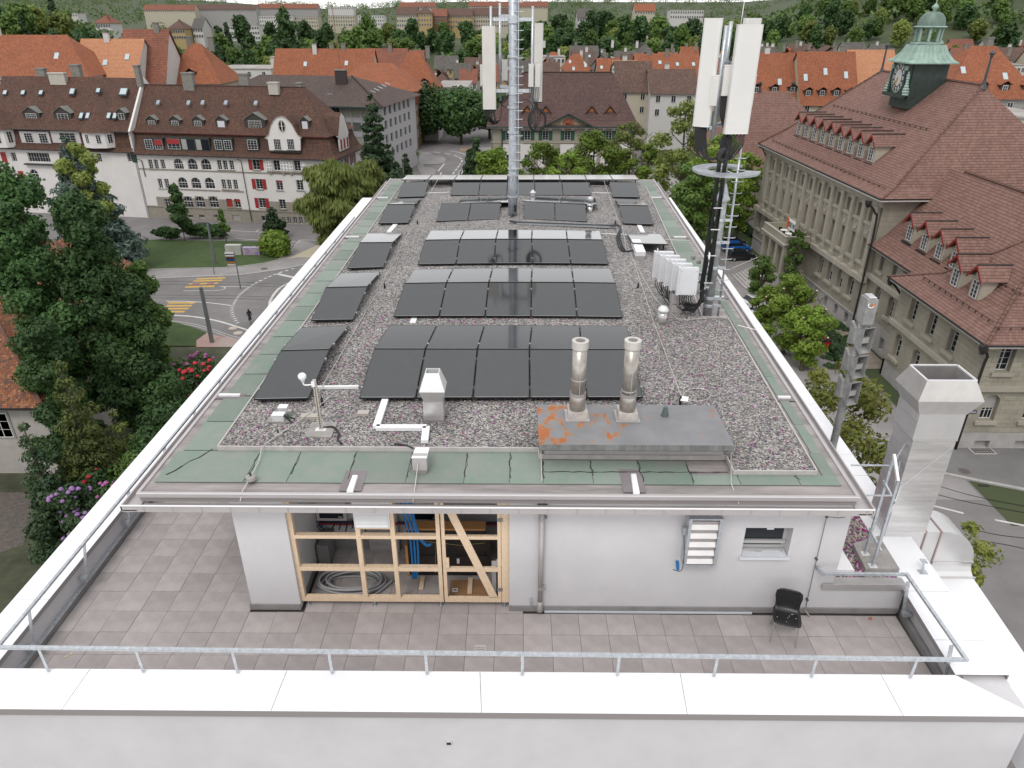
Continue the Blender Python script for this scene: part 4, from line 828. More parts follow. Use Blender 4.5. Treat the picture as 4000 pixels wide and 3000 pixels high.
def wood_mat():
 m=bpy.data.materials.new('raw_spruce');m.use_nodes=True;N=m.node_tree.nodes;L=m.node_tree.links;b=N['Principled BSDF'];b.inputs['Roughness'].default_value=.7
 t=N.new('ShaderNodeTexCoord');n=N.new('ShaderNodeTexNoise');n.inputs['Scale'].default_value=3.5;n.inputs['Detail'].default_value=5;n.inputs['Distortion'].default_value=2.5
 mp=N.new('ShaderNodeMapping');mp.inputs['Scale'].default_value=(6,1,6);L.new(t.outputs['Object'],mp.inputs[0]);L.new(mp.outputs[0],n.inputs['Vector'])
 r=N.new('ShaderNodeValToRGB');e=r.color_ramp.elements;e[0].position=.3;e[0].color=(.60,.43,.28,1);e[1].position=.62;e[1].color=(.74,.59,.43,1);L.new(n.outputs[0],r.inputs[0]);L.new(r.outputs[0],b.inputs['Base Color']);return m
WOOD=wood_mat()
FY=fW+.06                                        # front face of the frame
fz=lambda u,v:uy(1000+u/2.212,1900+v/2.212,FY)
fx_=lambda u,v:fz(u,v).x
tf=T('timber_frame','unfinished pale timber stud frame filling the penthouse opening','timber frame',(-2.6,FY,0))
zb,zt=.13,2.5
def stud(x0,x1,z0,z1,name='stud',parent=None,y0=FY,y1=FY+.09):
 m=MB();m.box(x0,x1,y0,y1,z0,z1);return m.build(name,WOOD,parent or tf)
xA=fx_(400,980);w_=.065
SX=[(fx_(388,990),fx_(430,990)),(fx_(930,970),fx_(968,970)),(fx_(1216,970),fx_(1252,970)),(fx_(1590,990),fx_(1622,990))]
zr1a,zr1b=fz(600,730).z,fz(600,698).z;zr2a,zr2b=fz(600,452).z,fz(600,424).z;zb0,zb1=fz(600,992).z,fz(600,958).z
for a,b in SX:stud(a,b,zb1,zt)
stud(SX[0][0],SX[3][1],zb0,zb1-.002,'sill_plate')
for (a,b) in zip(SX[:-1],SX[1:]):
 stud(a[1]+.001,b[0]-.001,zr1a,zr1b,'rail');stud(a[1]+.001,b[0]-.001,zr2a,zr2b,'rail')
stud(SX[1][1]+.001,SX[2][0]-.001,fz(1000,370).z,fz(1000,345).z,'rail',y1=FY+.05)
stud(SX[0][1],SX[3][0],2.44,2.5,'top_plate',y0=FY+.002)
for u in (445,1020,1593,2150):
 p=fz(u,1005);m=MB();m.box(p.x-.045,p.x+.045,FY+.02,FY+.08,0,.008);m.tube([(p.x,FY+.05,.008),(p.x,FY+.05,zb0)],.014,8);m.build('levelling_foot',ZINC,tf)
lx0,lx1,lz0,lz1=fx_(868,330),fx_(1145,330),fz(1000,338).z,2.45
m=MB()
for a in ((lx0-.03,lx0,lz0-.02,lz1),(lx1,lx1+.03,lz0-.02,lz1),(lx0,lx1,lz0-.03,lz0)):m.box(a[0],a[1],FY-.03,FY+.02,a[2],a[3])
lo=m.build('louvre',mat('louvre_white',(.66,.67,.72),.45),tf)
for k in range(7):
 z_=lz0+.03+k*.075;m=MB();m.hexa([(lx0,FY-.055,z_-.03),(lx1,FY-.055,z_-.03),(lx1,FY,z_+.03),(lx0,FY,z_+.03)],[(lx0,FY-.055,z_-.022),(lx1,FY-.055,z_-.022),(lx1,FY,z_+.038),(lx0,FY,z_+.038)]);m.build('louvre_slat',WHITE,lo)
dx0,dx1=fx_(1632,990),fx_(2120,990)
dr=MB();dr.box(dx0,dx0+.06,FY,FY+.05,zb0,zt);dr=dr.build('door',WOOD,tf)
stud(dx1-.06,dx1,zb0,zt,'door_stile',dr,y1=FY+.05)
for z0,z1 in ((zb0,zb1+.01),(zr1a,zr1b),(zr2a,zr2b),(2.40,2.46)):stud(dx0+.061,dx1-.061,z0,z1,'door_rail',dr,y1=FY+.05)
m=MB();a,b=fz(1665,190),fz(2050,950);m.hexa([(b.x-.07,FY-.012,b.z),(b.x+.08,FY-.012,b.z),(b.x+.08,FY-.002,b.z),(b.x-.07,FY-.002,b.z)],[(a.x-.07,FY-.012,a.z),(a.x+.08,FY-.012,a.z),(a.x+.08,FY-.002,a.z),(a.x-.07,FY-.002,a.z)]);m.build('brace',WOOD,dr)
p=fz(1655,655);m=MB();m.box(p.x-.03,p.x+.03,FY-.03,FY-.001,p.z-.11,p.z+.11);m.build('door_pull',WOOD,dr)
stud(dx1+.008,WR-.004,zb0,zt,'post')
for v in (290,890):
 p=fz(2108,v);m=MB();m.box(p.x-.05,p.x+.05,FY-.008,FY-.001,p.z-.035,p.z+.035);m.tube([(p.x,FY-.01,p.z-.04),(p.x,FY-.01,p.z+.04)],.008,6);m.build('hinge',mat('hinge_steel',(.3,.29,.27),.4,metal=.6),tf)
BY=1.28
by=lambda u,v,d=0:uy(1000+u/2.212,1900+v/2.212,BY-d)
def inverter(u0,u1,v1,lab,cut=False):
 a,b=by(u0,v1,.22),by(u1,v1,.22);z0=a.z;t=T('inverter',lab,'inverter',(a.x,BY,z0),'inverters in the penthouse opening')
 m=MB();m.box(a.x,b.x,BY-.22,BY-.001,z0,z0+.62);m.build('casing',mat('inverter_grey',(.50,.48,.47),.45),t)
 w=b.x-a.x;m=MB();m.box(a.x+.10*w,b.x-.10*w,BY-.226,BY-.2205,z0+.06,z0+.26);m.build('display_panel',mat('display_black',(.012,.017,.02),.25),t)
 m=MB();m.box(b.x-.27*w,b.x-.13*w,BY-.2285,BY-.2265,z0+.085,z0+.105);m.build('badge',mat('badge_grey',(.5,.5,.5),.5),t)
 m=MB();m.box(a.x+.02,b.x-.02,BY-.223,BY-.2205,z0+.335,z0+.342);m.build('lid_seam',DARK,t)
inverter(528,785,295,'pale grey inverter with a black display near the street side')
inverter(1345,1600,305,'pale grey inverter with a black display behind the middle stud')
t=T('wire_tray','wire basket tray with bundled red and black cables under the inverters','cable tray',by(700,320))
m=MB();a,b=by(540,330,.12),by(2080,350,.12)
for dy in (0,.05,.1):m.bar((a.x,BY-.16+dy,a.z),(.15,BY-.16+dy,a.z),.008)
for k in range(40):x=a.x+k*(.15-a.x)/39;m.bar((x,BY-.16,a.z),(x,BY-.05,a.z),.006)
m.build('basket',ZINC,t)
for k,c_ in enumerate(((.30,.02,.03),(.25,.015,.02),(.012,.012,.012),(.02,.03,.15),(.012,.012,.012))):
 m=MB();m.tube(curve([(a.x+.02,BY-.14+.02*k,a.z+.03),(a.x+.6,BY-.15+.02*k,a.z+.02+.006*k),(a.x+1.2,BY-.14+.02*k,a.z+.035),(a.x+2.2,BY-.14+.02*k,a.z+.03),(.1,BY-.14+.02*k,a.z+.03)]),.012,5);m.build('cable',mat('wire_col_%d' % k,c_,.5),t)
for k in range(7):
 x=a.x+.3+k*.13;m=MB();m.tube([(x,BY-.12,a.z+.12),(x+.02,BY-.16,a.z+.02),(x-.02,BY-.17,a.z-.05-.04*(k%3))],.014,5);m.build('plug',BLACK,t)
for k in range(10):
 x=a.x-.18+.025*k;m=MB();m.tube(curve([(x,BY-.08,a.z+.35),(x-.03,BY-.2,a.z+.12),(x+random.uniform(-.1,.1),BY-.25,a.z-.02),(x+random.uniform(-.05,.12),BY-.15,a.z-.22)]),.008,5);m.build('cable',MATS['wire_col_%d' % (k % 5)],t)
m=MB();p=by(490,250,.1);m.box(p.x-.09,p.x+.1,BY-.12,BY-.001,p.z-.05,p.z+.4);m.build('fuse_box',mat('fuse_dark',(.06,.06,.065),.5),t)
for zz,c_ in ((.0,(.6,.58,.5)),(-.035,(.55,.56,.58)),(.07,(.45,.12,.02))):m=MB();m.box(p.x-.07,p.x+.1,BY-.126,BY-.1205,p.z+zz,p.z+zz+.028);m.build('breaker',mat('breaker%d' % int(zz*1000),c_,.5),t)
p=by(590,470,.05);t=T('cable_riser','blue cable bundle on a slotted steel riser rising from a grey plinth','cable riser',(p.x,BY,.3))
m=MB();m.bar((p.x+.02,BY-.09,.62),(p.x-.03,BY-.09,a.z),.07,.06);m.build('cable_bundle',mat('blue_cable',(.012,.12,.36),.5),t)
m=MB();m.bar((p.x+.09,BY-.05,.55),(p.x+.05,BY-.05,a.z),.05,.03);m.build('slotted_channel',ZINC,t)
m=MB();q=uz(1000+555/2.212,1900+800/2.212,0);m.box(q.x-.1,q.x+.12,.72,BY-.02,0,.52);m.build('plinth',SKIRT,t)
m=MB();a_,b_=by(1000,590),by(1255,595);m.box(a_.x,b_.x,BY-.10,BY-.005,a_.z,2.45);tag(m.build('sheet_casing',SHEET),'tall galvanised sheet casing on the back wall between the inverters','casing')
m=MB();m.box(a_.x-.02,b_.x+.02,BY-.11,BY-.101,a_.z-.04,a_.z);m.build('flange',ZINC,bpy.data.objects['sheet_casing'])
t=T('solar_frame_rack','stack of black framed panels with orange edging leaning inside the opening','rack',(-1.0,1.0,0))
a_,b_=uz(1000+1330/2.212,1900+775/2.212,0),uz(1000+1985/2.212,1900+785/2.212,0)
m=MB();m.box(a_.x,b_.x,a_.y+.02,a_.y+.22,.01,1.12);m.build('panel_stack',mat('rack_black',(.016,.014,.015),.5),t)
for x0,x1,z0,z1 in ((.12,.85,.62,.95),(1.0,1.75,.62,.95),(.12,.85,.2,.5),(1.0,1.75,.2,.5)):
 m=MB();m.box(a_.x+x0*.9,a_.x+x1*.9,a_.y+.006,a_.y+.018,z0,z1);m.build('recess',mat('rack_brown',(.03,.02,.018),.6),t)
m=MB();m.box(a_.x-.02,b_.x+.01,a_.y+.0,a_.y+.235,1.122,1.16);m.build('edge_guard',mat('orange_card',(.50,.25,.09),.8),t)
m=MB();m.box(a_.x-.05,a_.x-.003,a_.y+.0,a_.y+.2,.02,.75);m.build('edge_guard',MATS['orange_card'],t)
m=MB();m.tube([(a_.x,a_.y-.01,.92),(a_.x+1.0,a_.y-.015,.78),(b_.x,a_.y-.01,.84)],.004,4);m.build('strap',mat('yellow_strap',(.5,.42,.08),.6),t)
m=MB();m.tube([(a_.x+.55,a_.y-.012,.86),(a_.x+.5,a_.y-.02,.1)],.004,4);m.build('strap',MATS['yellow_strap'],t)
m=MB();m.box(b_.x-.55,b_.x-.5,a_.y+.003,a_.y+.0055,.32,.44);m.build('sticker',WHITE,t)
for k in range(5):
 x0=fx_(1225,180)-.02+k*.035
 m=MB();m.tube(curve([(x0-.02*k,FY+.5,2.49),(x0+.03*k,FY+.45,1.9),(x0+.10+.03*k,FY+.42,1.35),(x0+.12+.02*k,FY+.4,.7),(x0+.10,FY+.4,.33)] if k<3 else [(x0,FY+.5,2.49),(x0+.05,FY+.45,1.8),(x0+.14,FY+.42,1.35),(x0+.28,FY+.40,1.12),(x0+.36,FY+.4,1.16)]),.02,7)
 tag(m.build('blue_hose',mat('blue_hose',(.01,.16,.42),.4),smooth=True),('%s bright blue hose hanging behind the timber frame' % ('first','second','third','fourth, curling','last, curling')[k]),'hose','blue hoses in the penthouse opening')
hc=uz(1000+840/2.212,1900+850/2.212,.03);t=T('hose_coil','coil of grey corrugated conduit lying behind the timber frame','hose coil',hc)
for k in range(7):
 r=.40+.045*(k % 4)+random.uniform(-.02,.02);ox,oy,oz=random.uniform(-.04,.04),random.uniform(-.03,.03),.03+.028*k
 m=MB();m.tube([(hc.x+ox+r*1.2*cos(t_),hc.y+oy+r*.62*sin(t_),oz+.012*sin(3*t_+k)) for t_ in [2*pi*i/36 for i in range(37)]],.024,7,caps=False);m.build('loop',mat('grey_conduit',(.30,.30,.31),.5),t,smooth=True)
e_=uz(1000+1190/2.212,1900+800/2.212,.08);m=MB();m.tube(curve([(hc.x+.1,hc.y-.36,.1),(hc.x+.45,hc.y-.28,.06),e_]),.024,7);m.build('loop',MATS['grey_conduit'],t,smooth=True)
q=[uz(1000+u/2.212,1900+v/2.212,.012) for u,v in ((1665,950),(2010,955),(1985,800),(1680,812))]
m=MB();m.hexa([v-V((0,0,.01)) for v in q],q);tag(m.build('cardboard_sheet',mat('cardboard',(.30,.165,.08),.9,var=.1)),'brown cardboard sheet on the floor behind the timber door','cardboard')
p=uz(1000+1720/2.212,1900+895/2.212,.013);m=MB();m.box(p.x-.05,p.x+.05,p.y-.05,p.y+.05,.0125,.0145);st=m.build('sticker',WHITE,bpy.data.objects['cardboard_sheet'])
m=MB()
for k,(x,y) in enumerate(((-.02,.0),(.0,.01),(.02,-.005))):m.box(p.x+x-.012,p.x+x+.012,p.y+y-.015,p.y+y+.015,.0147,.0152+.0001*k)
m.build('print',BLACK,st)
for (u0,v0,u1,v1,lab) in ((1425,890,1440,780,'short pale board lying on the tiles behind the timber frame'),(1845,925,1855,790,'short pale board standing on the cardboard behind the door')):
 p,q=uz(1000+u0/2.212,1900+v0/2.212,.03),uz(1000+u1/2.212,1900+v1/2.212,.05);m=MB();m.bar(p,q,.085,.025);tag(m.build('wooden_board',WOOD),lab,'board')
c4_=Crop(2000,1900,2.212)
wy=lambda u,v,Y:uy(2000+u/2.212,1900+v/2.212,Y)
Yd=fW-.22
a,b=wy(1478,692,Yd),wy(1760,695,Yd);zt_=wy(1510,282,Yd).z
t=T('wall_damper','galvanised louvre damper with angled blades projecting from the wall','damper',(a.x,fW,a.z))
m=MB()
m.box(a.x,a.x+.05,Yd,fW-.002,a.z,zt_);m.box(b.x-.05,b.x,Yd,fW-.002,a.z,zt_);m.box(a.x+.051,b.x-.051,Yd,fW-.002,a.z,a.z+.03);m.box(a.x+.051,b.x-.051,Yd,fW-.002,zt_-.03,zt_)
m.build('casing',ZINC,t)
n_=10
for k in range(n_):
 z0=a.z+.045+k*(zt_-a.z-.10)/n_;z1=z0+(zt_-a.z-.10)/n_*.96;sg=.018 if k % 2 else -.018
 m=MB();m.hexa([(a.x+.055,Yd+.03+sg,z0),(b.x-.055,Yd+.03+sg,z0),(b.x-.055,Yd+.04+sg,z0),(a.x+.055,Yd+.04+sg,z0)],[(a.x+.055,Yd+.03-sg,z1),(b.x-.055,Yd+.03-sg,z1),(b.x-.055,Yd+.04-sg,z1),(a.x+.055,Yd+.04-sg,z1)]);m.build('blade',ALU,t)
m=MB();p=wy(1478,380,Yd+.1);m.box(a.x-.07,a.x-.004,Yd+.06,Yd+.14,p.z-.07,p.z+.07);m.build('motor',mat('motor_grey',(.3,.31,.33),.5),t)
m=MB();m.tube(curve([(a.x-.04,Yd+.08,p.z-.07),(a.x-.02,Yd+.0,p.z-.35),(a.x-.01,Yd-.02,a.z+.1),(a.x-.03,Yd-.0,a.z-.10),(a.x-.12,fW-.05,a.z-.22)]),.007,5);m.build('motor_cable',BLACKC,t)
p=wy(1438,690,fW-.05);m=MB();m.hexa([(p.x-.02,fW-.04,p.z-.10),(p.x+.03,fW-.04,p.z-.10),(p.x+.03,fW-.02,p.z-.10),(p.x-.02,fW-.02,p.z-.10)],[(p.x-.055,fW-.04,p.z+.1),(p.x-.0,fW-.04,p.z+.1),(p.x-.0,fW-.02,p.z+.1),(p.x-.055,fW-.02,p.z+.1)]);tag(m.build('blue_pipe_end',mat('blue_hose',(.01,.16,.42),.4)),'short bright blue pipe end poking out beside the wall damper','pipe')
t=T('down_conductor','thin lightning down conductor with round holders at the penthouse corner','conductor',(5.0,fW,.1))
k5=Crop(3000,1950,2.212)
P_=[uy(*k5(u,v),fW-.04) for u,v in ((590,45),(575,110),(508,152),(420,520),(340,870),(330,930))];P_[0].y=-.8;P_[1].y=-.62
m=MB();m.tube(P_,.007,5);m.build('wire',mat('dull_wire',(.2,.18,.16),.5,metal=.5),t)
for p in P_[2:5]:m=MB();m.tube([(p.x,fW-.055,p.z),(p.x,fW-.001,p.z)],.022,10);m.build('holder',mat('holder_dark',(.06,.06,.08),.5),t)
p=P_[-1];m=MB();m.tube([p,(p.x-.02,fW-.05,.1),(p.x+.06,fW-.12,.02)],.016,6);m.build('earth_clamp',STEEL,t)
cx_,cy_=4.56,-.98
ch=T('plastic_chair','black moulded plastic chair with thin steel legs on the terrace','chair',(cx_,cy_,0))
ux_,uy_=V((cos(-.30),sin(-.30),0)),V((-sin(-.30),cos(-.30),0))      # seat turned a little; uy_ points to the backrest
def cpt(a,b,z):return V((cx_,cy_,0))+ux_*a+uy_*b+V((0,0,z))
prof=[(-.23,.445,.19),(-.21,.455,.22),(-.08,.435,.235),(.08,.425,.23),(.17,.44,.22),(.205,.50,.20),(.225,.60,.205),(.245,.70,.225),(.265,.79,.215),(.272,.83,.16)]
m=MB();NW=8;pts=[]
for b_,z_,w_ in prof:
 for i in range(NW+1):
  u=-1+2*i/NW;pts.append(cpt(u*w_,b_-(.03*u*u if z_>.48 else 0),z_+(.022*u*u if z_<.48 else 0)))
fcs=[(r*(NW+1)+i,r*(NW+1)+i+1,(r+1)*(NW+1)+i+1,(r+1)*(NW+1)+i) for r in range(len(prof)-1) for i in range(NW)]
m.add(pts,fcs);sh=m.build('seat_shell',mat('chair_black',(.012,.012,.013),.38,var=.3,vscale=30),ch,smooth=True)
sm=sh.modifiers.new('s','SOLIDIFY');sm.thickness=.008
for a_,b_,ta,tb in ((-.19,-.16,-.21,-.22),(.19,-.16,.21,-.22),(-.18,.12,-.2,.22),(.18,.12,.2,.22)):
 m=MB();m.tube([cpt(a_,b_,.44),cpt(ta,tb,.0)],.0105,8);m.build('leg',mat('chrome',(.6,.6,.6),.2,metal=.9),ch)
m=MB();m.tube([cpt(-.19,-.16,.43),cpt(.19,-.16,.43)],.009,6);m.tube([cpt(-.18,.12,.42),cpt(.18,.12,.42)],.009,6);m.build('under_frame',MATS['chrome'],ch)
random.seed(5)
for k in range(9):
 a_,b_=random.uniform(-.17,.17),random.uniform(-.2,.1);m=MB();m.lathe(cpt(a_,b_,.0),[(.008,.452),(.001,.4535)],6);m.build('dropping',mat('dropping',(.6,.6,.57),.9),ch)
for (u,v,lab,c_) in ((885,1030,'dry orange leaf on the tiles near the corner of the terrace',(.35,.12,.05)),):
 p=uz(*k5(u,v),.01);m=MB();m.hexa([(p.x-.04,p.y-.02,.004),(p.x+.02,p.y-.04,.004),(p.x+.04,p.y+.03,.004),(p.x-.02,p.y+.03,.004)],[(p.x-.04,p.y-.02,.012),(p.x+.02,p.y-.04,.008),(p.x+.04,p.y+.03,.02),(p.x-.02,p.y+.03,.009)]);tag(m.build('dry_leaf',mat('dry_leaf',c_,.9)),lab,'leaf')
p=uz(590/2.212,2250+685/2.212,.01);m=MB();m.bar((p.x-.05,p.y-.04,.008),(p.x+.06,p.y+.05,.008),.012);tag(m.build('wood_splinter',WOOD),'pale wood splinter lying on the terrace tiles','splinter')
MX,MY=-.31,17.1
MASTM=mat('mast_zinc',(.42,.45,.49),.5,metal=.5,var=.22,vscale=7)
ANT=mat('antenna_radome',(.66,.65,.63),.5,var=.03,vscale=1)
ANTC=mat('antenna_cream',(.60,.575,.54),.55,var=.05,vscale=2,bump=.15,bscale=60)
ms=T('antenna_mast','galvanised steel mast with climbing rungs rising from the middle of the roof','mast',(MX,MY,2.75))
m=MB();m.lathe((MX,MY,0),[(.17,2.72),(.165,4.4),(.158,4.42),(.15,7.4),(.145,11.5)],20);m.build('pole',MASTM,ms,smooth=True)
for z_ in (3.6,4.38,4.62,5.9,6.75,8.4):
 m=MB();m.lathe((MX,MY,0),[(.185,z_-.03),(.20,z_-.025),(.20,z_+.025),(.185,z_+.03)],20);m.build('flange',ZINC,ms)
for k in range(8):
 t_=2*pi*k/8;m=MB();m.hexa([(MX+.165*cos(t_)-.008,MY+.165*sin(t_),4.1),(MX+.2*cos(t_)-.008,MY+.2*sin(t_),4.35),(MX+.2*cos(t_)+.008,MY+.2*sin(t_),4.35),(MX+.165*cos(t_)+.008,MY+.165*sin(t_),4.1)],[(MX+.16*cos(t_)-.008,MY+.16*sin(t_),4.3),(MX+.2*cos(t_)-.008,MY+.2*sin(t_),4.37),(MX+.2*cos(t_)+.008,MY+.2*sin(t_),4.37),(MX+.16*cos(t_)+.008,MY+.16*sin(t_),4.3)]);m.build('gusset',ZINC,ms)
m=MB();m.bar((MX+.20,MY-.05,2.8),(MX+.18,MY-.05,11.5),.03,.035);m.build('safety_rail',ZINC,ms)
z_=4.65
while z_<10.6:
 m=MB();m.tube([(MX+.03,MY-.15,z_),(MX+.34,MY-.12,z_),(MX+.355,MY-.12,z_+.03)],.013,6);m.build('rung',ZINC,ms);z_+=.285
m=MB();m.box(MX+.05,MX+.14,MY-.172,MY-.15,3.05,3.3);m.build('cable_hole',DARK,ms)
for z0 in (9.55,7.30):
 m=MB();m.bar((MX-.68,MY,z0),(MX+.64,MY,z0),.10,.11);m.build('cross_arm',ZINC,ms)
for z0 in (9.55,7.30):
 m=MB();m.bar((MX-.45,MY+.55,z0+.1),(MX-.1,MY,z0+.1),.09,.1);m.build('cross_arm',ZINC,ms)
for z0 in (9.55,7.30):
 m=MB();m.lathe((MX,MY,0),[(.165,z0-.13),(.175,z0-.12),(.175,z0+.12),(.165,z0+.13)],20);m.build('collar',ZINC,ms)
def pole(x,y,z0,z1,r=.045):m=MB();m.tube([(x,y,z0),(x,y,z1)],r,10);return m.build('antenna_pole',ZINC,ms,smooth=True)
pole(MX-.76,MY+.12,6.6,9.95);pole(MX-.46,MY+.55,6.9,10.05);pole(MX+.66,MY,6.15,9.95)
def antenna(name,c,w,d,z0,z1,rz,lab,mt,tip=0.0,group='white panel antennas',rounded=True,ports=12):
 """flat panel antenna: a rounded radome standing upright"""
 t=T(name,lab,'antenna',(c[0],c[1],z0),group);m=MB();a=[]
 n=5;r=min(.06,d*.45)
 corners=[(w/2-r,d/2-r,0),(-w/2+r,d/2-r,pi/2),(-w/2+r,-d/2+r,pi),(w/2-r,-d/2+r,3*pi/2)]
 for x,y,t0 in corners:
  for i in range(n+1):
   q=t0+pi/2*i/n;a.append(V((x+r*cos(q),y+r*sin(q),0)))
 R=Matrix.Rotation(rz,3,'Z');ox,oy=c[0],c[1]
 base=[R @ p+V((ox,oy,z0)) for p in a];m.prism(base,(0,0,z1-z0));m.build('radome',mt,t)
 m=MB();m.prism([R @ (p*1.015)+V((ox,oy,z1+.0005)) for p in a],(0,0,.022));m.build('end_cap',mt,t)
 m=MB();m.prism([R @ (p*1.01)+V((ox,oy,z0-.02)) for p in a],(0,0,.0195));m.build('end_cap',LIP,t)
 for i in range(ports):
  x=(-.42+.84*i/(ports-1))*w;y=(.18 if i % 2 else -.18)*d;p=R @ V((x,y,0))+V((ox,oy,z0-.02));m=MB();m.lathe(p,[(.014,-.06),(.014,0)],6);m.build('port',BLACK,t)
 return t
def cable_run(pts,r=.011,par=None,n=6):m=MB();m.tube(curve(pts,n),r,6);return m.build('cable',BLACKC,par,smooth=True)
antenna('panel_antenna',(MX-.83,MY-.10,0),.47,.18,6.72,9.33,.03,'cream panel antenna on the street side of the centre mast',ANTC)
antenna('panel_antenna',(MX+.86,MY+.16,0),.37,.16,6.95,9.42,.5,'cream panel antenna seen from behind on the centre mast',ANTC)
def rru(name,c,w,d,z0,z1,rz,lab,grp='small white radio units'):
 t=T(name,lab,'radio unit',(c[0],c[1],z0),grp);m=MB();M_=Matrix.Translation((c[0],c[1],0)) @ Matrix.Rotation(rz,4,'Z');m.M=M_
 m.box(-w/2,w/2,-d/2,d/2,z0,z1);m.build('casing',ANT,t)
 m=MB(M_);m.box(-w/2-.008,w/2+.008,-d/2-.008,d/2+.008,z1+.0005,z1+.025);m.build('cover',ANT,t)
 for k in range(4):
  m=MB(M_);x=-w*.35+w*.7*k/3;m.box(x-.006,x+.006,-d/2-.012,-d/2-.0005,z0+.04,z1-.04);m.build('fin',ANT,t)
 return t
rru('radio_unit',(MX+.63,MY-.14,0),.17,.14,7.45,8.15,.0,'white slim radio unit hung closest to the centre mast pole')
rru('radio_unit',(MX+.86,MY-.12,0),.17,.14,7.45,8.15,.0,'white slim radio unit beside the rear cream antenna')
rru('radio_unit',(MX-1.05,MY+.25,0),.22,.14,7.45,8.1,.0,'white radio unit half hidden behind the street side antenna')
rru('radio_unit',(MX-.30,MY+.5,0),.2,.14,7.6,8.25,.0,'grey radio unit just behind the centre mast pole')
for k in range(12):
 x=MX-.83+(-.18+.033*k);d=random.uniform(-.05,.05)
 cable_run([(x,MY-.12,6.68),(x+.02+d*.3,MY-.13,6.45),(x+.05+d,MY-.08,6.25+.03*(k%4)),(MX-.65+d,MY+.05,6.17+.05*(k%3)),(MX-.45,MY+.2,6.35),(MX-.42,MY+.4,6.9)],.013,ms)
for k in range(5):
 cable_run([(MX-1.07+.03*k,MY+.2,7.43),(MX-1.05+.02*k,MY+.1,7.0),(MX-.98+.03*k,MY+.0,6.5),(MX-.7,MY+.05,6.15+.03*k)],.012,ms)
lp=T('cable_loop','coiled ring of thick black cables hanging from the centre mast arm','cable coil',(MX+.9,MY-.05,6.3))
for k in range(7):
 r=.30+.012*(k % 4);o_=random.uniform(-.015,.015);m=MB();m.tube([(MX+.86+o_+r*sin(t_)*.95,MY-.1+.02*(k-3),6.32+o_+r*1.2*cos(t_)) for t_ in [2*pi*i/30 for i in range(31)]],.017,6,caps=False);m.build('loop',BLACKC,lp,smooth=True)
for k in range(6):
 x=MX+.60+.06*k;m=MB();m.tube(curve([(x,MY-.14,7.43),(x+.02,MY-.15,7.15),(MX+.78+.02*k,MY-.12,6.85),(MX+.70+.06*k,MY-.1,6.4),(MX+.8,MY-.1,6.0)]),.011,6);m.build('cable',BLACKC,lp,smooth=True)
m=MB();m.tube(curve([(MX+.2,MY-.05,6.8),(MX+.38,MY-.05,7.02),(MX+.6,MY-.06,6.95),(MX+.75,MY-.08,6.7)]),.015,6);m.build('cable',BLACKC,lp,smooth=True)
for k in range(4):
 m=MB();m.tube(curve([(MX-.05,MY+.3,7.2),(MX-.35,MY+.3,7.0-.05*k),(MX-.42,MY+.3,6.8),(MX-.2,MY+.3,6.72),(MX-.05,MY+.2,6.85)]),.012,6);m.build('cable',BLACKC,ms,smooth=True)
for k in range(4):cable_run([(MX+.05,MY-.16,2.95),(MX-.02,MY-.3,2.86+.02*k),(MX-.12,MY-.5+.05*k,2.85),(MX-.1,MY-1.0,2.88)],.02,ms)
NX,NY=4.77,7.10
am=T('antenna_mast','tubular mast carrying white panel antennas, black cables and a ring platform','mast',(NX,NY,2.7))
m=MB();m.lathe((NX,NY,0),[(.118,2.70),(.115,5.75),(.11,5.76)],20);m.build('pole',mat('mast_zinc_dark',(.36,.38,.38),.5,metal=.5,var=.3,vscale=5),am,smooth=True)
m=MB();m.lathe((NX,NY,0),[(.17,5.76),(.175,5.80),(.16,5.84)],12);m.lathe((NX,NY,0),[(.15,5.84),(.05,6.15)],8);m.build('cone_joint',ZINC,am)
m=MB();m.tube([(NX,NY,6.1),(NX-.1,NY+.1,7.6)],.05,12);m.build('upper_pole',ZINC,am,smooth=True)
for z_ in (3.1,3.3,4.1,4.75,5.3):
 m=MB();m.lathe((NX,NY,0),[(.13,z_-.04),(.135,z_-.03),(.135,z_+.03),(.13,z_+.04)],20);m.box(NX+.1,NX+.28,NY-.1,NY-.04,z_-.03,z_+.03);m.build('bracket',ZINC,am)
m=MB();zr_=6.42;n=34;a0,a1=radians(45),radians(345);cxr,cyr=NX-.0,NY+.05
def rp(r,t_,z):return V((cxr+r*cos(t_),cyr+r*sin(t_),z))
for i in range(n):
 t0,t1=a0+(a1-a0)*i/n,a0+(a1-a0)*(i+1)/n;b4=[rp(.43,t0,zr_),rp(.78,t0,zr_),rp(.78,t1,zr_),rp(.43,t1,zr_)];m.hexa(b4,[p+V((0,0,.05)) for p in b4])
m.build('ring_platform',mat('ring_zinc',(.36,.38,.40),.5,metal=.45,var=.2,vscale=6),am)
for k in range(3):t_=radians(100+90*k);m=MB();m.bar((NX,NY,zr_+.02),rp(.46,t_,zr_+.02),.05,.03);m.build('ring_arm',ZINC,am)
la,lbt=uz(*Crop(2200,650,2.212)(1335,1300),2.75),V((NX+.50,NY+.0,2.75))
lx,ly=la.x,la.y;m=MB();m.tube([(lx,ly,2.74),(lx-.02,ly,7.0)],.028,8);m.build('ladder_pole',ZINC,am,smooth=True)
for k in range(15):
 z_=2.95+.27*k;m=MB();m.tube([(lx-.15,ly-.03,z_+.03),(lx-.13,ly-.03,z_),(lx+.13,ly-.03,z_),(lx+.14,ly-.03,z_+.03)],.011,6);m.build('rung',ZINC,am)
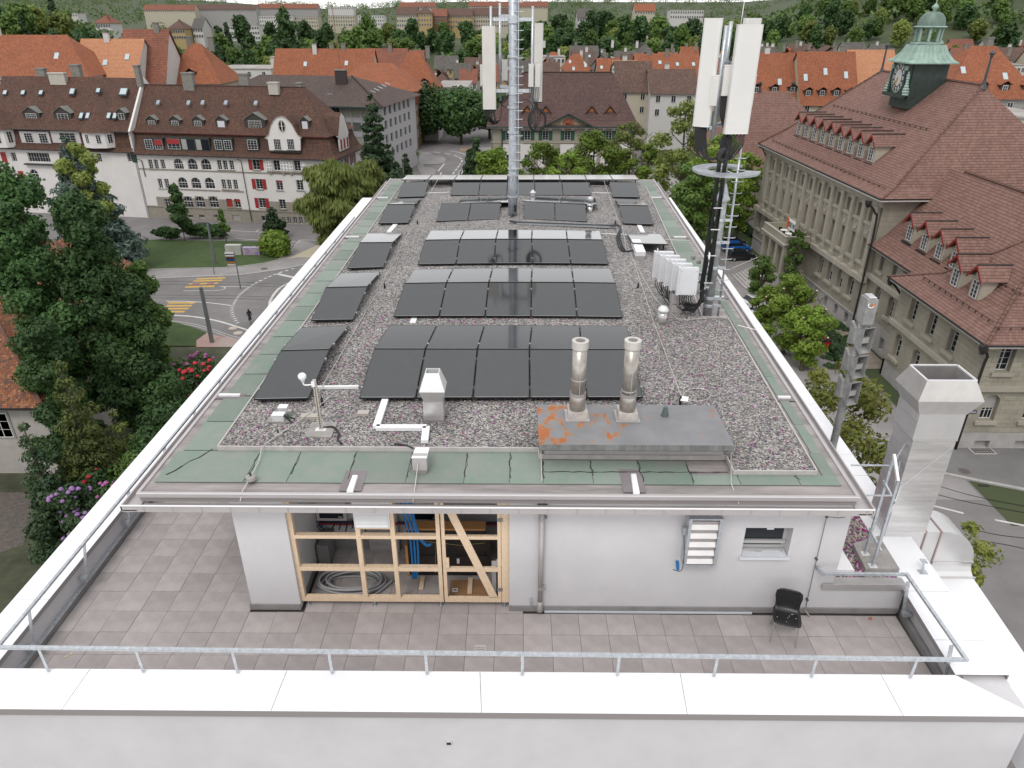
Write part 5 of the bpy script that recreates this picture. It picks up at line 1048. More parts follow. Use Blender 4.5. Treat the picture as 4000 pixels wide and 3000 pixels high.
for k in range(18):
 o1=(-.30+.016*(k % 6)) if k<9 else (-.15+.016*(k % 6));o2=-.03-.02*(k % 2)
 m=MB();m.tube(curve([(NX+o1,NY-.10+o2,3.55+.02*k),(NX+o1,NY-.12+o2,4.3),(NX+o1,NY-.12+o2,5.2),(NX+o1*.9,NY-.12+o2,5.9),(NX+o1*.9,NY-.10+o2,6.5),(NX-.12+.014*(k-9),NY-.06+o2,7.2+.02*(k%4))],4),.0115,6);m.build('cable',BLACKC,am,smooth=True)
for z_ in (3.75,4.45,5.1,5.62):m=MB();m.bar((NX-.24,NY-.19,z_),(NX-.02,NY-.19,z_),.012,.022);m.build('cable_clip',LIP,am)
pa=V((NX-.10,NY+.25,0))
def pip(x,y,z0,z1,r=.045):m=MB();m.tube([(x,y,z0),(x,y,z1)],r,10);m.build('antenna_pole',ZINC,am,smooth=True)
pip(NX-.42,NY+.02,7.15,9.50);pip(NX-.22,NY+.42,7.6,9.58)
for z_ in (8.75,7.45):m=MB();m.bar((NX-.42,NY+.02,z_),(NX-.18,NY+.3,z_),.05,.08);m.build('cross_arm',ZINC,am)
antenna('panel_antenna',(NX-.70,NY+.05,0),.40,.17,7.45,9.62,-.55,'white panel antenna turned to the street on the roof edge mast',ANT)
antenna('panel_antenna',(NX+.05,NY-.12,0),.56,.19,7.32,9.50,.08,'broad white panel antenna facing the terrace on the roof edge mast',ANT)
antenna('panel_antenna',(NX+.22,NY+.35,0),.46,.16,7.5,9.62,.5,'white panel antenna mostly hidden behind the broad one',ANT)
for z_ in (7.4,8.9):m=MB();m.bar((NX-.66,NY+.1,z_),(NX-.42,NY+.04,z_),.05,.07);m.build('clamp_arm',ZINC,am)
for z_ in (7.45,8.75):m=MB();m.bar((NX-.22,NY+.35,z_),(NX+.05,NY+.0,z_),.05,.07);m.build('clamp_arm',ZINC,am)
rru('radio_unit',(NX-.54,NY-.12,0),.15,.12,7.9,8.5,-.3,'slim white radio unit behind the street facing antenna')
rru('radio_unit',(NX-.27,NY-.02,0),.22,.14,8.1,8.7,.1,'white radio unit between the antenna pipes with cables below')
rru('radio_unit',(NX+.36,NY+.1,0),.05,.14,7.85,8.5,.1,'narrow white unit edge showing beside the broad antenna')
m=MB();m.tube([(NX+.02,NY+.5,9.5),(NX+.06,NY+.5,11.2)],.008,6);m.build('lightning_rod',LIP,am)
for k in range(14):
 x=NX-.84+.02*k;m=MB();m.tube(curve([(x,NY+.02,7.40),(x+.01,NY-.02,7.15),(x+.12,NY-.06,6.80-.012*(k%5)),(NX-.25+.01*k,NY-.08,6.76),(NX-.06,NY-.06,6.98)]),.011,6);m.build('cable',BLACKC,am,smooth=True)
for k in range(14):
 x=NX-.17+.033*k;m=MB();m.tube(curve([(x,NY-.12,7.26),(x,NY-.13,7.05),(x-.01*k,NY-.11,6.82+.01*(k%4)),(NX+.0,NY-.08,6.72),(NX-.06,NY-.05,6.9)]),.011,6);m.build('cable',BLACKC,am,smooth=True)
for k in range(9):
 x=NX-.36+.02*k;m=MB();m.tube(curve([(x,NY-.05,8.08),(x+.02,NY-.1,7.7),(NX-.18+.012*k,NY-.05,7.3),(NX-.12,NY-.06,6.9)]),.012,6);m.build('cable',BLACKC,am,smooth=True)
for k in range(6):
 m=MB();m.tube(curve([(NX-.2+.02*k,NY-.12,7.0),(NX-.32+.02*k,NY-.16,6.85),(NX-.22,NY-.18,6.7+.01*k),(NX-.08,NY-.14,6.78),(NX-.05,NY-.12,6.98)]),.014,6);m.build('cable',BLACKC,am,smooth=True)
cA7_=cA7
u_mat=mat('cabinet_white',(.68,.69,.71),.45,var=.03)
rack=T('cabinet_frame','tubular frame arm holding the row of white radio cabinets','frame',(NX-.5,NY+.3,3.3))
lab5=['nearest and most exposed','second','third','fourth','farthest']
p_near=V((NX-.62,NY-.10,3.42))
for k in range(5):
 x,y=p_near.x-.10*k,p_near.y+.30*k;z0,z1=3.42+.01*k,4.12+.01*k
 t=T('radio_cabinet','%s of the five white radio cabinets beside the roof edge mast' % lab5[k],'radio cabinet',(x,y,z0),'white radio cabinets in a row')
 M_=Matrix.Translation((x,y,0)) @ Matrix.Rotation(-.04,4,'Z')
 m=MB(M_);m.box(-.23,.23,-.07,.07,z0,z1);m.build('casing',u_mat,t)
 m=MB(M_);m.box(-.21,.21,-.078,-.0705,z0+.03,z1-.03);m.build('cover_plate',u_mat,t)
 m=MB(M_);m.box(-.27,-.235,-.085,.085,z0-.01,z1+.01);m.build('side_flange',u_mat,t)
 m=MB(M_);m.tube([(-.19,-.06,z1+.01),(-.19,-.06,z1+.07),(-.19,.05,z1+.07),(-.19,.05,z1+.01)],.012,6);m.build('handle',u_mat,t)
 for q in ((-.18,z0+.08),(.18,z0+.08),(-.18,z1-.08),(.18,z1-.08)):m=MB(M_);m.tube([(q[0],-.079,q[1]),(q[0],-.083,q[1])],.01,6);m.build('bolt',DRIP,t)
 for j in range(6):m=MB(M_);m.lathe((-.18+.07*j,0,0),[(.015,z0-.04),(.015,z0)],6);m.build('port',BLACK,t)
m=MB();m.tube([(NX-.02,NY-.05,3.62),(p_near.x+.25,p_near.y+.05,3.45)],.05,10);m.tube([(p_near.x+.28,p_near.y,3.75),(p_near.x-.15,p_near.y+1.3,3.8)],.045,10);m.tube([(NX-.05,NY,3.95),(p_near.x+.22,p_near.y+.3,3.85)],.05,10);m.build('tube_frame',ZINC,rack,smooth=True)
for k in range(2):
 p=V((p_near.x+.3-.06*k,p_near.y+.35+.35*k,4.15));m=MB();m.lathe(p,[(.05,-.04),(.06,0),(.06,.05),(.04,.07)],10);m.build('knob',DRIP,rack)
for k in range(26):
 j=k % 5;x,y=p_near.x-.10*j-.16+.055*(k//5),p_near.y+.30*j;sag=random.uniform(.28,.5)
 m=MB();m.tube(curve([(x,y,3.38),(x+.03,y-.02,3.38-sag*.6),(x+.22,y*.6+NY*.4-.05,3.38-sag),(NX-.32,NY-.12,3.38-sag*.7),(NX-.14,NY-.14,3.6)],5),.0115,6);m.build('cable',BLACKC,rack,smooth=True)
m=MB();m.tube(curve([(NX-.2,NY-.1,3.2),(NX-.24,NY-.06,3.7),(NX-.22,NY-.08,4.3)]),.06,8);m.build('cable_sleeve',BLACKC,rack,smooth=True)
SXp,SYp=7.30,4.16
sr=T('siren_column','grey weathered pole with four stacked rectangular siren horns','siren',(SXp,SYp,.6))
SIR=mat('siren_grey',(.30,.30,.295),.6,metal=.25,var=.25,vscale=4)
m=MB();m.lathe((SXp,SYp,0),[(.085,.2),(.08,4.2)],14);m.build('pole',SIR,sr,smooth=True)
m=MB();m.box(SXp-.12,SXp+.02,SYp-.05,SYp+.05,.78,.83);m.build('bracket',ALUD,sr)
def horn(z0,z1,face):
 """open rectangular horn: mouth, throat shell and the driver box inside"""
 h=z1-z0;w=.135;d0,d1=-.22,.10
 M_=Matrix.Translation((SXp+.02,SYp,z0)) @ Matrix.Rotation(face,4,'Z')
 o=[V((-w,d0,0)),V((w,d0,0)),V((w,d0,h)),V((-w,d0,h))];k=[V((-w*.8,d1,h*.3)),V((w*.8,d1,h*.3)),V((w*.8,d1,h*.75)),V((-w*.8,d1,h*.75))]
 m=MB(M_);g=.012
 for i in range(4):m.quad(o[i],o[(i+1)%4],k[(i+1)%4],k[i])
 m.poly(k);hn=m.build('horn',SIR,sr);hn.modifiers.new('s','SOLIDIFY').thickness=.012
 m=MB(M_);m.box(-w*.75,w*.75,d0+.06,d1-.03,h*.36,h*.60);m.build('driver',ALU,sr)
 return hn
for k,(z0,z1) in enumerate(((1.92,2.48),(2.60,3.12),(3.20,3.78))):horn(z0,z1,radians(18))
m=MB();m.box(SXp-.11,SXp+.12,SYp-.2,SYp+.12,3.86,4.42);m.build('head_box',SIR,sr)
for k,(z0,z1) in enumerate(((1.92,2.5),(2.6,3.16),(3.24,3.8))):
 m=MB();m.prism([(SXp-.15,SYp-.08,z0+.12),(SXp-.15,SYp+.2,z0+.02),(SXp-.15,SYp+.2,z1),(SXp-.15,SYp-.02,z1-.1)],(.06,0,0));m.build('side_horn',SIR,sr)
for k in range(4):m=MB();z_=4.445;m.box(SXp-.07,SXp+.08,SYp-.17+.07*k,SYp-.14+.07*k,z_,z_+.02);m.build('rib',LIP,sr)
m=MB();m.tube([(SXp-.02+.06*cos(t_),SYp-.205+.02*sin(t_),4.30+.05*sin(t_)) for t_ in [2*pi*i/10 for i in range(11)]],.012,6,caps=False);m.build('cable_ring',WHITE,sr)
m=MB();m.tube([(SXp-.01,SYp-.21,4.28),(SXp+.04,SYp-.22,4.33)],.02,6);m.build('plug',mat('orange_plug',(.55,.16,.03),.5),sr)
ST=-22.0
def hgt(x,y):
 """terrain height: flat town, wooded bank rising beyond it, plateau, far hills; hillside to the one side"""
 d=sqrt(x*x+y*y);r=x/max(y,1)
 sm=lambda a,b,t:max(0,min(1,(t-a)/(b-a)))**2*(3-2*max(0,min(1,(t-a)/(b-a))))
 h=ST+14*sm(390,540,d)*(1-.0*r)+5*sm(540,1900,d)
 h+=26*sm(1300,3000,d)+60*sm(2800,5200,d)*(1-.8*sm(-.42,-.22,r)*(1-sm(-.20,-.08,r)))
 h+=62*sm(.26,.48,r)*sm(430,950,d)+40*sm(.36,.62,r)*sm(600,1300,d)
 h+=12*sm(-.50,-.62,r)*sm(260,480,d)
 return h
GR=mat('ground_green',(.035,.055,.02),.95,var=.35,vscale=.05,col2=(.06,.07,.03))
g=MB();rs=[-60,-20,10,40,80,120,170,230,300,380,420,460,500,540,600,680,780,900,1050,1250,1500,1800,2200,2700,3300,4200,5500,8000]
xs_=[-1.6+3.2*i/80 for i in range(81)]
vid={}
for j,y in enumerate(rs):
 for i,r in enumerate(xs_):
  x=r*max(y,120)*1.0;vid[j,i]=len(g.v);g.v.append(V((x,y,hgt(x,y)-.03)))
for j in range(len(rs)-1):
 for i in range(80):g.f.append((vid[j,i],vid[j,i+1],vid[j+1,i+1],vid[j+1,i]));g.m.append(0)
struct(g.build('terrain',GR))
ASPH=mat('asphalt',(.165,.155,.154),.9,var=.16,vscale=.25,bump=.15,bscale=30,detail=6)
ASPL=mat('pavement_asphalt',(.245,.23,.225),.9,var=.14,vscale=.3,bump=.12,bscale=30)
LINEW=mat('road_white',(.50,.49,.47),.8,var=.15,vscale=2)
LINEY=mat('road_yellow',(.50,.31,.07),.8,var=.15,vscale=2)
KERB=mat('granite_kerb',(.34,.33,.32),.85,var=.12,vscale=3)
GRASS=mat('lawn',(.030,.060,.016),.95,var=.4,vscale=.8,bump=.4,bscale=8,col2=(.055,.085,.022),detail=8)
def flat(name,pts,z,m_,kind='structure'):
 m=MB();P=[V((p[0],p[1],z)) for p in pts];m.poly(P);o=m.build(name,m_);
 if kind:o['kind']=kind
 return o
cS=Crop(650,880,3.687);cR=Crop(1500,420,4.424);cT=Crop(500,580,4.424);cU=Crop(950,580,4.424)
G_=lambda c,*uv:[gd(*c(*q)) for q in uv]
flat('road',[(-140,30),(-9.5,30),(-9.5,-40),(60,-40),(60,30),(34.5,30),(34.5,160),(33,230),(-60,230),(-140,140)],ST+.004,ASPH)
flat('parking_lot',[(9,33),(34.3,33),(34.3,150),(9,140)],ST+.008,ASPL)
base=G_(cS,(60,640),(800,625),(1080,605),(1400,560),(1580,520),(1700,460),(1830,310))
isl=G_(cS,(-420,655),(60,640),(800,625),(1080,605),(1400,560),(1580,520),(1700,460),(1820,300),(1690,245),(1000,240),(-420,215))
pav=G_(cS,(-420,790),(60,760),(1040,725),(1400,678),(1740,628),(2000,570),(2400,380),(1950,215),(1830,310))+[p for p in base[::-1]]+[isl[0]]
flat('pavement',pav,ST+.10,ASPL)
m=MB()
edge=G_(cS,(-420,790),(60,760),(1040,725),(1400,678),(1740,628),(2000,570),(2400,380))
for a,b in zip(edge[:-1],edge[1:]):m.bar(a+V((0,0,.06)),b+V((0,0,.06)),.28,.14)
for a,b in zip(isl[:8],isl[1:9]):m.bar(a+V((0,0,.14)),b+V((0,0,.14)),.12,.12)
struct(m.build('kerb',KERB))
flat('lawn',isl,ST+.13,GRASS)
def lines(name,segs,w,m_,z=ST+.012,lab=None):
 """each painted stroke is a piece of the road surface"""
 out=[]
 for a,b in segs:
  a,b=V(a),V(b);d=(b-a);d.z=0;n=V((-d.y,d.x,0)).normalized()*(w/2);m=MB();q=[a-n,b-n,b+n,a+n];m.poly([V((p.x,p.y,z)) for p in q]);o=m.build(name,m_,ROAD);out.append(o)
 return out
ROAD=bpy.data.objects['road']
S=lambda u,v:gd(*cS(u,v))
lines('road_line',[(S(*a),S(*b)) for a,b in (((0,35),(400,48)),((800,70),(1720,118)),((1720,118),(1760,80)),((1290,95),(1330,62)),((245,40),(305,12)),((0,85),(90,38)),((1010,192),(1350,212)),((1720,235),(1880,240)),((1020,248),(1330,262)),((0,148),(60,148)),((1830,310),(1930,210)),((1930,210),(2250,218)))],.16,LINEW)
def strip(pts,w,m_,name='road_line',z=ST+.013):
 P=curve(pts,5);lines(name,list(zip(P[:-1],P[1:])),w,m_,z)
strip([S(960,1160),(S(1000,1080)),S(1060,1000),S(1130,940),S(1210,880)],.34,mat('road_faded',(.33,.30,.285),.85))
lines('road_line',[(S(*a),S(*b)) for a,b in (((1215,868),(1255,855)),((1270,838),(1315,820)),((1335,805),(1380,788)),((1405,772),(1445,758)),((1470,745),(1515,728)),((1545,715),(1590,698)),((1625,685),(1670,670)),((1710,660),(1755,645)),((1800,632),(1840,622)))],.3,LINEW)
lines('road_line',[(S(1590,700),S(1780,740)),(S(1780,740),S(1850,755))],.55,LINEW)
strip([S(1485,1165),S(1500,1080),S(1560,980),S(1650,890),S(1780,825)],.34,LINEW)
strip([S(0,1095),S(300,1098),S(640,1120),S(960,1160)],.2,LINEW)
strip([S(80,1295),S(400,1318),S(720,1375),S(1000,1455),S(1180,1515)],.3,LINEW)
strip([S(70,1378),S(380,1420),S(650,1495),S(900,1580),S(1080,1630)],.16,KERB);strip([S(70,1405),S(380,1448),S(650,1525),S(880,1605),S(1060,1660)],.16,KERB)
strip([S(240,945),S(600,943),S(740,938),S(810,925),S(845,905),S(820,888),S(700,885),S(1000,882),S(1190,885)],.14,LINEW)
for k in range(9):
 u,v=(935,975,965,960,963,968,985,1000,1010)[k],1180+29*k;a=[(970,1170),(968,1198),(965,1225),(968,1255),(978,1285),(990,1312),(1008,1340),(1022,1368),(1045,1400)][k];b=(a[0]-68,a[1]+18)
 A,B=S(*a),S(*b);m=MB();m.poly([V((A.x,A.y-.22,ST+.013)),V((A.x,A.y+.22,ST+.013)),V((B.x,B.y,ST+.013))]);m.build('yield_triangle',LINEW,ROAD)
def zebra(segs,w):lines('crossing_stripe',segs,w,LINEY)
zebra([(S(*a),S(*b)) for a,b in (((435,775),(850,757)),((385,808),(805,792)),((320,850),(385,845)),((480,845),(600,838)),((685,840),(745,832)),((270,892),(695,878)))],.55)
zebra([(S(*a),S(*b)) for a,b in (((30,1118),(410,1118)),((0,1162),(365,1160)),((-40,1203),(320,1200)),((-20,1246),(265,1246)))],.5)
for a in ((430,842),(640,835)):
 p=S(*a);m=MB();m.poly([V((p.x-.6,p.y,ST+.0135)),V((p.x+.6,p.y,ST+.0135)),V((p.x,p.y-.9,ST+.0135))]);m.build('painted_sign',mat('road_red',(.35,.12,.10),.85),ROAD)
RAIL=mat('tram_rail',(.06,.055,.055),.4,metal=.5)
for v0 in (815,855,1010,1050):
 strip([S(-300,v0-5),S(300,v0-1),S(900,v0+5),S(1400,v0+22),S(2000,v0+60)],.10,RAIL,'tram_rail',ST+.0145)
flat('painted_island',G_(cS,(1740,495),(1860,440),(2250,260),(2260,470),(1880,470)),ST+.104,mat('cream_paving',(.42,.38,.28),.9))
isl2=G_(cS,(0,1400),(120,1410),(330,1460),(580,1555),(430,1660),(430,1750),(-300,1750),(-300,1400));flat('lawn',isl2,ST+.12,GRASS)
flat('pavement',G_(cS,(580,1555),(700,1590),(880,1620),(1040,1670),(1100,1760),(430,1760),(430,1660)),ST+.06,mat('painted_plaza',(.34,.20,.17),.9,var=.3,vscale=.4,col2=(.30,.27,.25)))
for a in ((960,1480),(1030,1550),(1150,1600)):
 p=S(*a);m=MB();m.lathe((p.x,p.y,ST+.013),[(.5,0),(.5,.002)],14);m.build('painted_dot',mat('painted_cream',(.42,.36,.30),.9),ROAD)
p=S(1410,635);m=MB();m.lathe((p.x,p.y,ST+.10),[(.5,0),(.5,.006)],18);m.build('manhole',mat('iron_cover',(.10,.085,.08),.7),ROAD)
R_=lambda u,v:gd(*cR(u,v))
flat('pavement',[R_(*q) for q in ((640,780),(780,780),(850,830),(960,835),(1040,860),(1075,900),(1040,960),(960,980),(690,990),(690,1030),(800,1040),(880,1070),(915,1090),(870,1170),(640,1170),(560,1000))],ST+.08,ASPL)
flat('pavement',[R_(*q) for q in ((1480,1060),(1520,870),(1560,700),(1900,690),(1900,1170),(1420,1170))],ST+.06,ASPL)
lines('road_line',[(R_(*a),R_(*b)) for a,b in (((935,1100),(1045,970)),((860,770),(970,782)),((1045,790),(1155,812)),((1205,822),(1275,850)),((1300,862),(1345,893)),((1348,908),(1340,945)),((1325,970),(1302,998)),((1296,1012),(1272,1038)),((1262,1055),(1233,1090)),((1220,1110),(1188,1152)),((1470,1060),(1425,1165)),((990,1125),(975,1160)),((1140,745),(1300,775)),((1300,775),(1440,825)),((1440,825),(1520,870)))],.35,LINEW)
lines('crossing_stripe',[(R_(1310,740),R_(1560,745)),(R_(1310,715),R_(1540,715))],1.4,mat('road_ochre',(.36,.21,.10),.9))
def tick(px_c,w,h,segs):pass
def digit(cx,cy,w,h,segs,wd=.5):
 K={'a':((0,1),(1,1)),'b':((1,1),(1,.5)),'c':((1,.5),(1,0)),'d':((0,0),(1,0)),'e':((0,0),(0,.5)),'f':((0,.5),(0,1)),'g':((0,.5),(1,.5))}
 lines('painted_digit',[(V((cx+w*K[s][0][0],cy+h*K[s][0][1],0)),V((cx+w*K[s][1][0],cy+h*K[s][1][1],0))) for s in segs],wd,LINEW,ST+.0135)
p3,p0=R_(1265,1160),R_(1320,1160);sp=(p0-p3).x
digit(p3.x,p3.y,sp*.72,4.2,'abcdg');digit(p0.x,p0.y,sp*.72,4.2,'abcdef')
kR=Crop(3600,1750,1.5866)
lines('road_line',[(gd(*kR(70,358)),gd(*kR(260,405))),(gd(*kR(455,446)),gd(*kR(640,482)))],.2,LINEW)
for pts in (((100,235),(330,300),(640,360)),((90,288),(300,338),(640,400)),((240,485),(450,535),(640,560)),((370,575),(520,600),(640,625))):
 strip([gd(*kR(*q)) for q in pts],.09,RAIL,'tram_rail',ST+.0145)
fp_=[gd(*kR(*q)) for q in ((130,160),(360,208),(640,262),(640,0),(180,-5),(140,60))];flat('pavement',fp_,ST+.09,mat('pavement_dark',(.16,.155,.152),.9,var=.12,vscale=.4))
m=MB();e3=[gd(*kR(*q)) for q in ((130,160),(360,208),(640,262))]
for a,b in zip(e3[:-1],e3[1:]):m.bar(a+V((0,0,.05)),b+V((0,0,.05)),.3,.13)
struct(m.build('kerb',KERB))
p=gd(*kR(262,150));m=MB();m.lathe((p.x,p.y,ST+.09),[(.42,0),(.42,.006)],18);m.build('manhole',MATS['iron_cover'],ROAD)
p=gd(*kR(385,232));m=MB();m.box(p.x-.4,p.x+.4,p.y-.12,p.y+.12,ST+.0145,ST+.02);m.build('drain_grate',RAIL,ROAD)
lines('road_line',[(gd(*Crop(3000,700,2.212)(260,1605)),gd(*Crop(3000,700,2.212)(495,1478))),(gd(*Crop(3000,700,2.212)(460,1665)),gd(*Crop(3000,700,2.212)(600,1590))),(gd(*Crop(3000,1400,2.212)(555,255)),gd(*Crop(3000,1400,2.212)(620,208)))],.12,LINEY)
lines('road_line',[(gd(*Crop(2400,660,3.687)(950,615)),gd(*Crop(2400,660,3.687)(1390,505)))],.3,LINEW)
class Fac:
 """a wall plane: A at the foot, d along it, y pointing into the building"""
 def __init__(s,A,B):
  s.A=V((A[0],A[1],ST));d=V((B[0]-A[0],B[1]-A[1],0));s.L=d.length;s.d=d.normalized();s.i=V((-s.d.y,s.d.x,0))
  s.M=Matrix(((s.d.x,s.i.x,0,s.A.x),(s.d.y,s.i.y,0,s.A.y),(0,0,1,ST),(0,0,0,1)))
 def uv(s,p,y=0.0):
  r=ray(*p);a=s.A+s.i*y;t=(a-CAM).dot(s.i)/r.dot(s.i);q=CAM+r*t-s.A
  return q.dot(s.d),q.z
 def w(s,u,y,z):return s.M @ V((u,y,z))
def H(u0,u1,z0,z1,arch=False,**k):return dict(u0=u0,u1=u1,z0=z0,z1=z1,arch=arch,**k)
def holed_wall(F,U0,U1,Z0,Z1,holes,mats_,parent,y=0.0,dep=.28,zone=None,name='wall',Zend=None):
 m=MB(F.M);us=sorted({U0,U1}|{h[k] for h in holes for k in ('u0','u1') if U0<h[k]<U1});zs=sorted({Z0,Z1}|{h[k] for h in holes for k in ('z0','z1') if Z0<h[k]<Z1}|set(zone[0] if zone else []))
 zs=[z for z in zs if Z0 <= z <= Z1]
 for a,b in zip(us[:-1],us[1:]):
  for c,d in zip(zs[:-1],zs[1:]):
   uc,zc=(a+b)/2,(c+d)/2
   if any(h['u0']<uc<h['u1'] and h['z0']<zc<h['z1'] for h in holes):continue
   m.quad((a,y,c),(b,y,c),(b,y,d),(a,y,d),zone[1](uc,zc) if zone else 0)
 for h in holes:
  u0,u1,z0,z1=h['u0'],h['u1'],h['z0'],h['z1'];mi=zone[1]((u0+u1)/2,(z0+z1)/2) if zone else 0
  m.quad((u0,y,z0),(u0,y+dep,z0),(u1,y+dep,z0),(u1,y,z0),mi)
  if not h['arch']:
   m.quad((u0,y,z0),(u0,y,z1),(u0,y+dep,z1),(u0,y+dep,z0),mi);m.quad((u1,y,z0),(u1,y+dep,z0),(u1,y+dep,z1),(u1,y,z1),mi);m.quad((u0,y,z1),(u1,y,z1),(u1,y+dep,z1),(u0,y+dep,z1),mi)
  else:
   r=(u1-u0)/2;hh=min(r,(z1-z0)*.6);zc=z1-hh;n=10;cu=(u0+u1)/2
   ap=[(cu-r*cos(pi*i/n),zc+hh*sin(pi*i/n)) for i in range(n+1)]
   m.quad((u0,y,z0),(u0,y,zc),(u0,y+dep,zc),(u0,y+dep,z0),mi);m.quad((u1,y,z0),(u1,y+dep,z0),(u1,y+dep,zc),(u1,y,zc),mi)
   for (a,b),(c,d) in zip(ap[:-1],ap[1:]):
    m.quad((a,y,b),(c,y,d),(c,y,z1),(a,y,z1),mi);m.quad((a,y,b),(a,y+dep,b),(c,y+dep,d),(c,y,d),mi)
 return m.build(name,mats_,parent)
WFR=mat('window_white',(.62,.61,.60),.5)
WGL=mat('window_dark_glass',(.012,.016,.022),.12,spec=.5)
WGB=mat('window_grey_glass',(.05,.06,.07),.15,spec=.5)
def window(F,h,parent,y=.2,cols=2,rows=3,fm=None,gl=None,bar=.035,fr=.07,name='window'):
 u0,u1,z0,z1=h['u0'],h['u1'],h['z0'],h['z1'];m=MB(F.M);cu=(u0+u1)/2;W_=u1-u0;hh=0
 zt=z1
 if h['arch']:hh=min(W_/2,(z1-z0)*.6);zt=z1-hh
 m.box(u0,u0+fr,y,y+.06,z0,zt);m.box(u1-fr,u1,y,y+.06,z0,zt);m.box(u0+fr,u1-fr,y,y+.06,z0,z0+fr)
 if not h['arch']:m.box(u0+fr,u1-fr,y,y+.06,z1-fr,z1)
 else:
  n=10;r=W_/2;ap=[(cu-r*cos(pi*i/n),zt+hh*sin(pi*i/n)) for i in range(n+1)];s_=1-fr/r
  for (a,b),(c,d) in zip(ap[:-1],ap[1:]):
   A_,B_=(cu+(a-cu)*s_,zt+(b-zt)*s_),(cu+(c-cu)*s_,zt+(d-zt)*s_);m.quad((a,y,b),(A_[0],y,A_[1]),(B_[0],y,B_[1]),(c,y,d))
  m.box(u0+fr,u1-fr,y-.01,y+.05,zt-.05,zt+.05)
 for c in range(1,cols):
  u=u0+W_*c/cols;b=bar*(1.6 if c*2==cols or cols<3 else 1);zz=z1-fr if not h['arch'] else zt+hh*sqrt(max(0,1-((u-cu)/(W_/2))**2))-.03
  m.box(u-b/2,u+b/2,y-.005,y+.05,z0+fr,zz)
 for r_ in range(1,rows):
  z=z0+(z1-z0)*r_/rows
  if z<zt-.08:m.box(u0+fr,u1-fr,y+.002,y+.045,z-bar*.35,z+bar*.35)
 o=m.build(name,fm or WFR,parent)
 p=MB(F.M)
 if h['arch']:p.poly([(u0+.01,y+.03,z0),(u1-.01,y+.03,z0)]+[(cu+(W_/2)*cos(pi*i/10),y+.03,zt+hh*sin(pi*i/10)) for i in range(11)])
 else:p.quad((u0,y+.03,z0),(u1,y+.03,z0),(u1,y+.03,z1),(u0,y+.03,z1))
 p.build('pane',gl or WGL,o)
 return o
def blind(F,h,win,frac,m_,y=.15):
 m=MB(F.M);z=h['z1']-(h['z1']-h['z0'])*frac;m.box(h['u0']+.02,h['u1']-.02,y,y+.03,z,h['z1']-.001);return m.build('blind',m_,win)
def shutters(F,h,parent,m_,w=None,y=-.05):
 w=w or (h['u1']-h['u0'])*.55
 for a,b in ((h['u0']-w-.04,h['u0']-.04),(h['u1']+.04,h['u1']+w+.04)):
  m=MB(F.M);m.box(a,b,y,y+.045,h['z0'],h['z1']);k=5
  sh=m.build('shutter',m_,parent);m=MB(F.M)
  m.box(a+.06,b-.06,y-.015,y-.001,h['z0']+.08,h['z1']*.5+h['z0']*.5-.04);m.box(a+.06,b-.06,y-.015,y-.001,h['z1']*.5+h['z0']*.5+.04,h['z1']-.08);m.build('louvre_field',m_,sh)
def hb(F,p,w,h,y=0.0,arch=False,**k):
 """opening from its bottom centre pixel and size in metres"""
 u,z=F.uv(p,y);return H(u-w/2,u+w/2,z,z+h,arch,**k)
def sill(F,h,parent,m_,e=.12,y=0.0,t=.12):m=MB(F.M);m.box(h['u0']-e,h['u1']+e,y-.14,y+.02,h['z0']-t,h['z0']-.002);m.build('sill',m_,parent)
def roof_prof(F,U0,U1,D,prof,m_,parent,hipL=False,hipR=True,name='roof',backfrac=1.0,gable=None):
 """mansard: profile [(inward y, z)...], mirrored on the back; hip on the chosen ends"""
 m=MB(F.M)
 for (y0,z0),(y1,z1) in zip(prof[:-1],prof[1:]):
  a0=U0+(y0 if hipL else 0);a1=U0+(y1 if hipL else 0);b0=U1-(y0 if hipR else 0);b1=U1-(y1 if hipR else 0)
  m.ruv([(a0,y0,z0),(b0,y0,z0),(b1,y1,z1),(a1,y1,z1)]);m.ruv([(b0,D-y0,z0),(a0,D-y0,z0),(a1,D-y1,z1),(b1,D-y1,z1)])
  if hipR:m.ruv([(b0,y0,z0),(b0,D-y0,z0),(b1,D-y1,z1),(b1,y1,z1)])
  if hipL:m.ruv([(a0,D-y0,z0),(a0,y0,z0),(a1,y1,z1),(a1,D-y1,z1)])
 yb,zb_=prof[-1]
 if D-2*yb>.05:m.ruv([(U0+(yb if hipL else 0),yb,zb_),(U1-(yb if hipR else 0),yb,zb_),(U1-(yb if hipR else 0),D-yb,zb_+.001),(U0+(yb if hipL else 0),D-yb,zb_+.001)])
 return m.build(name,m_,parent)
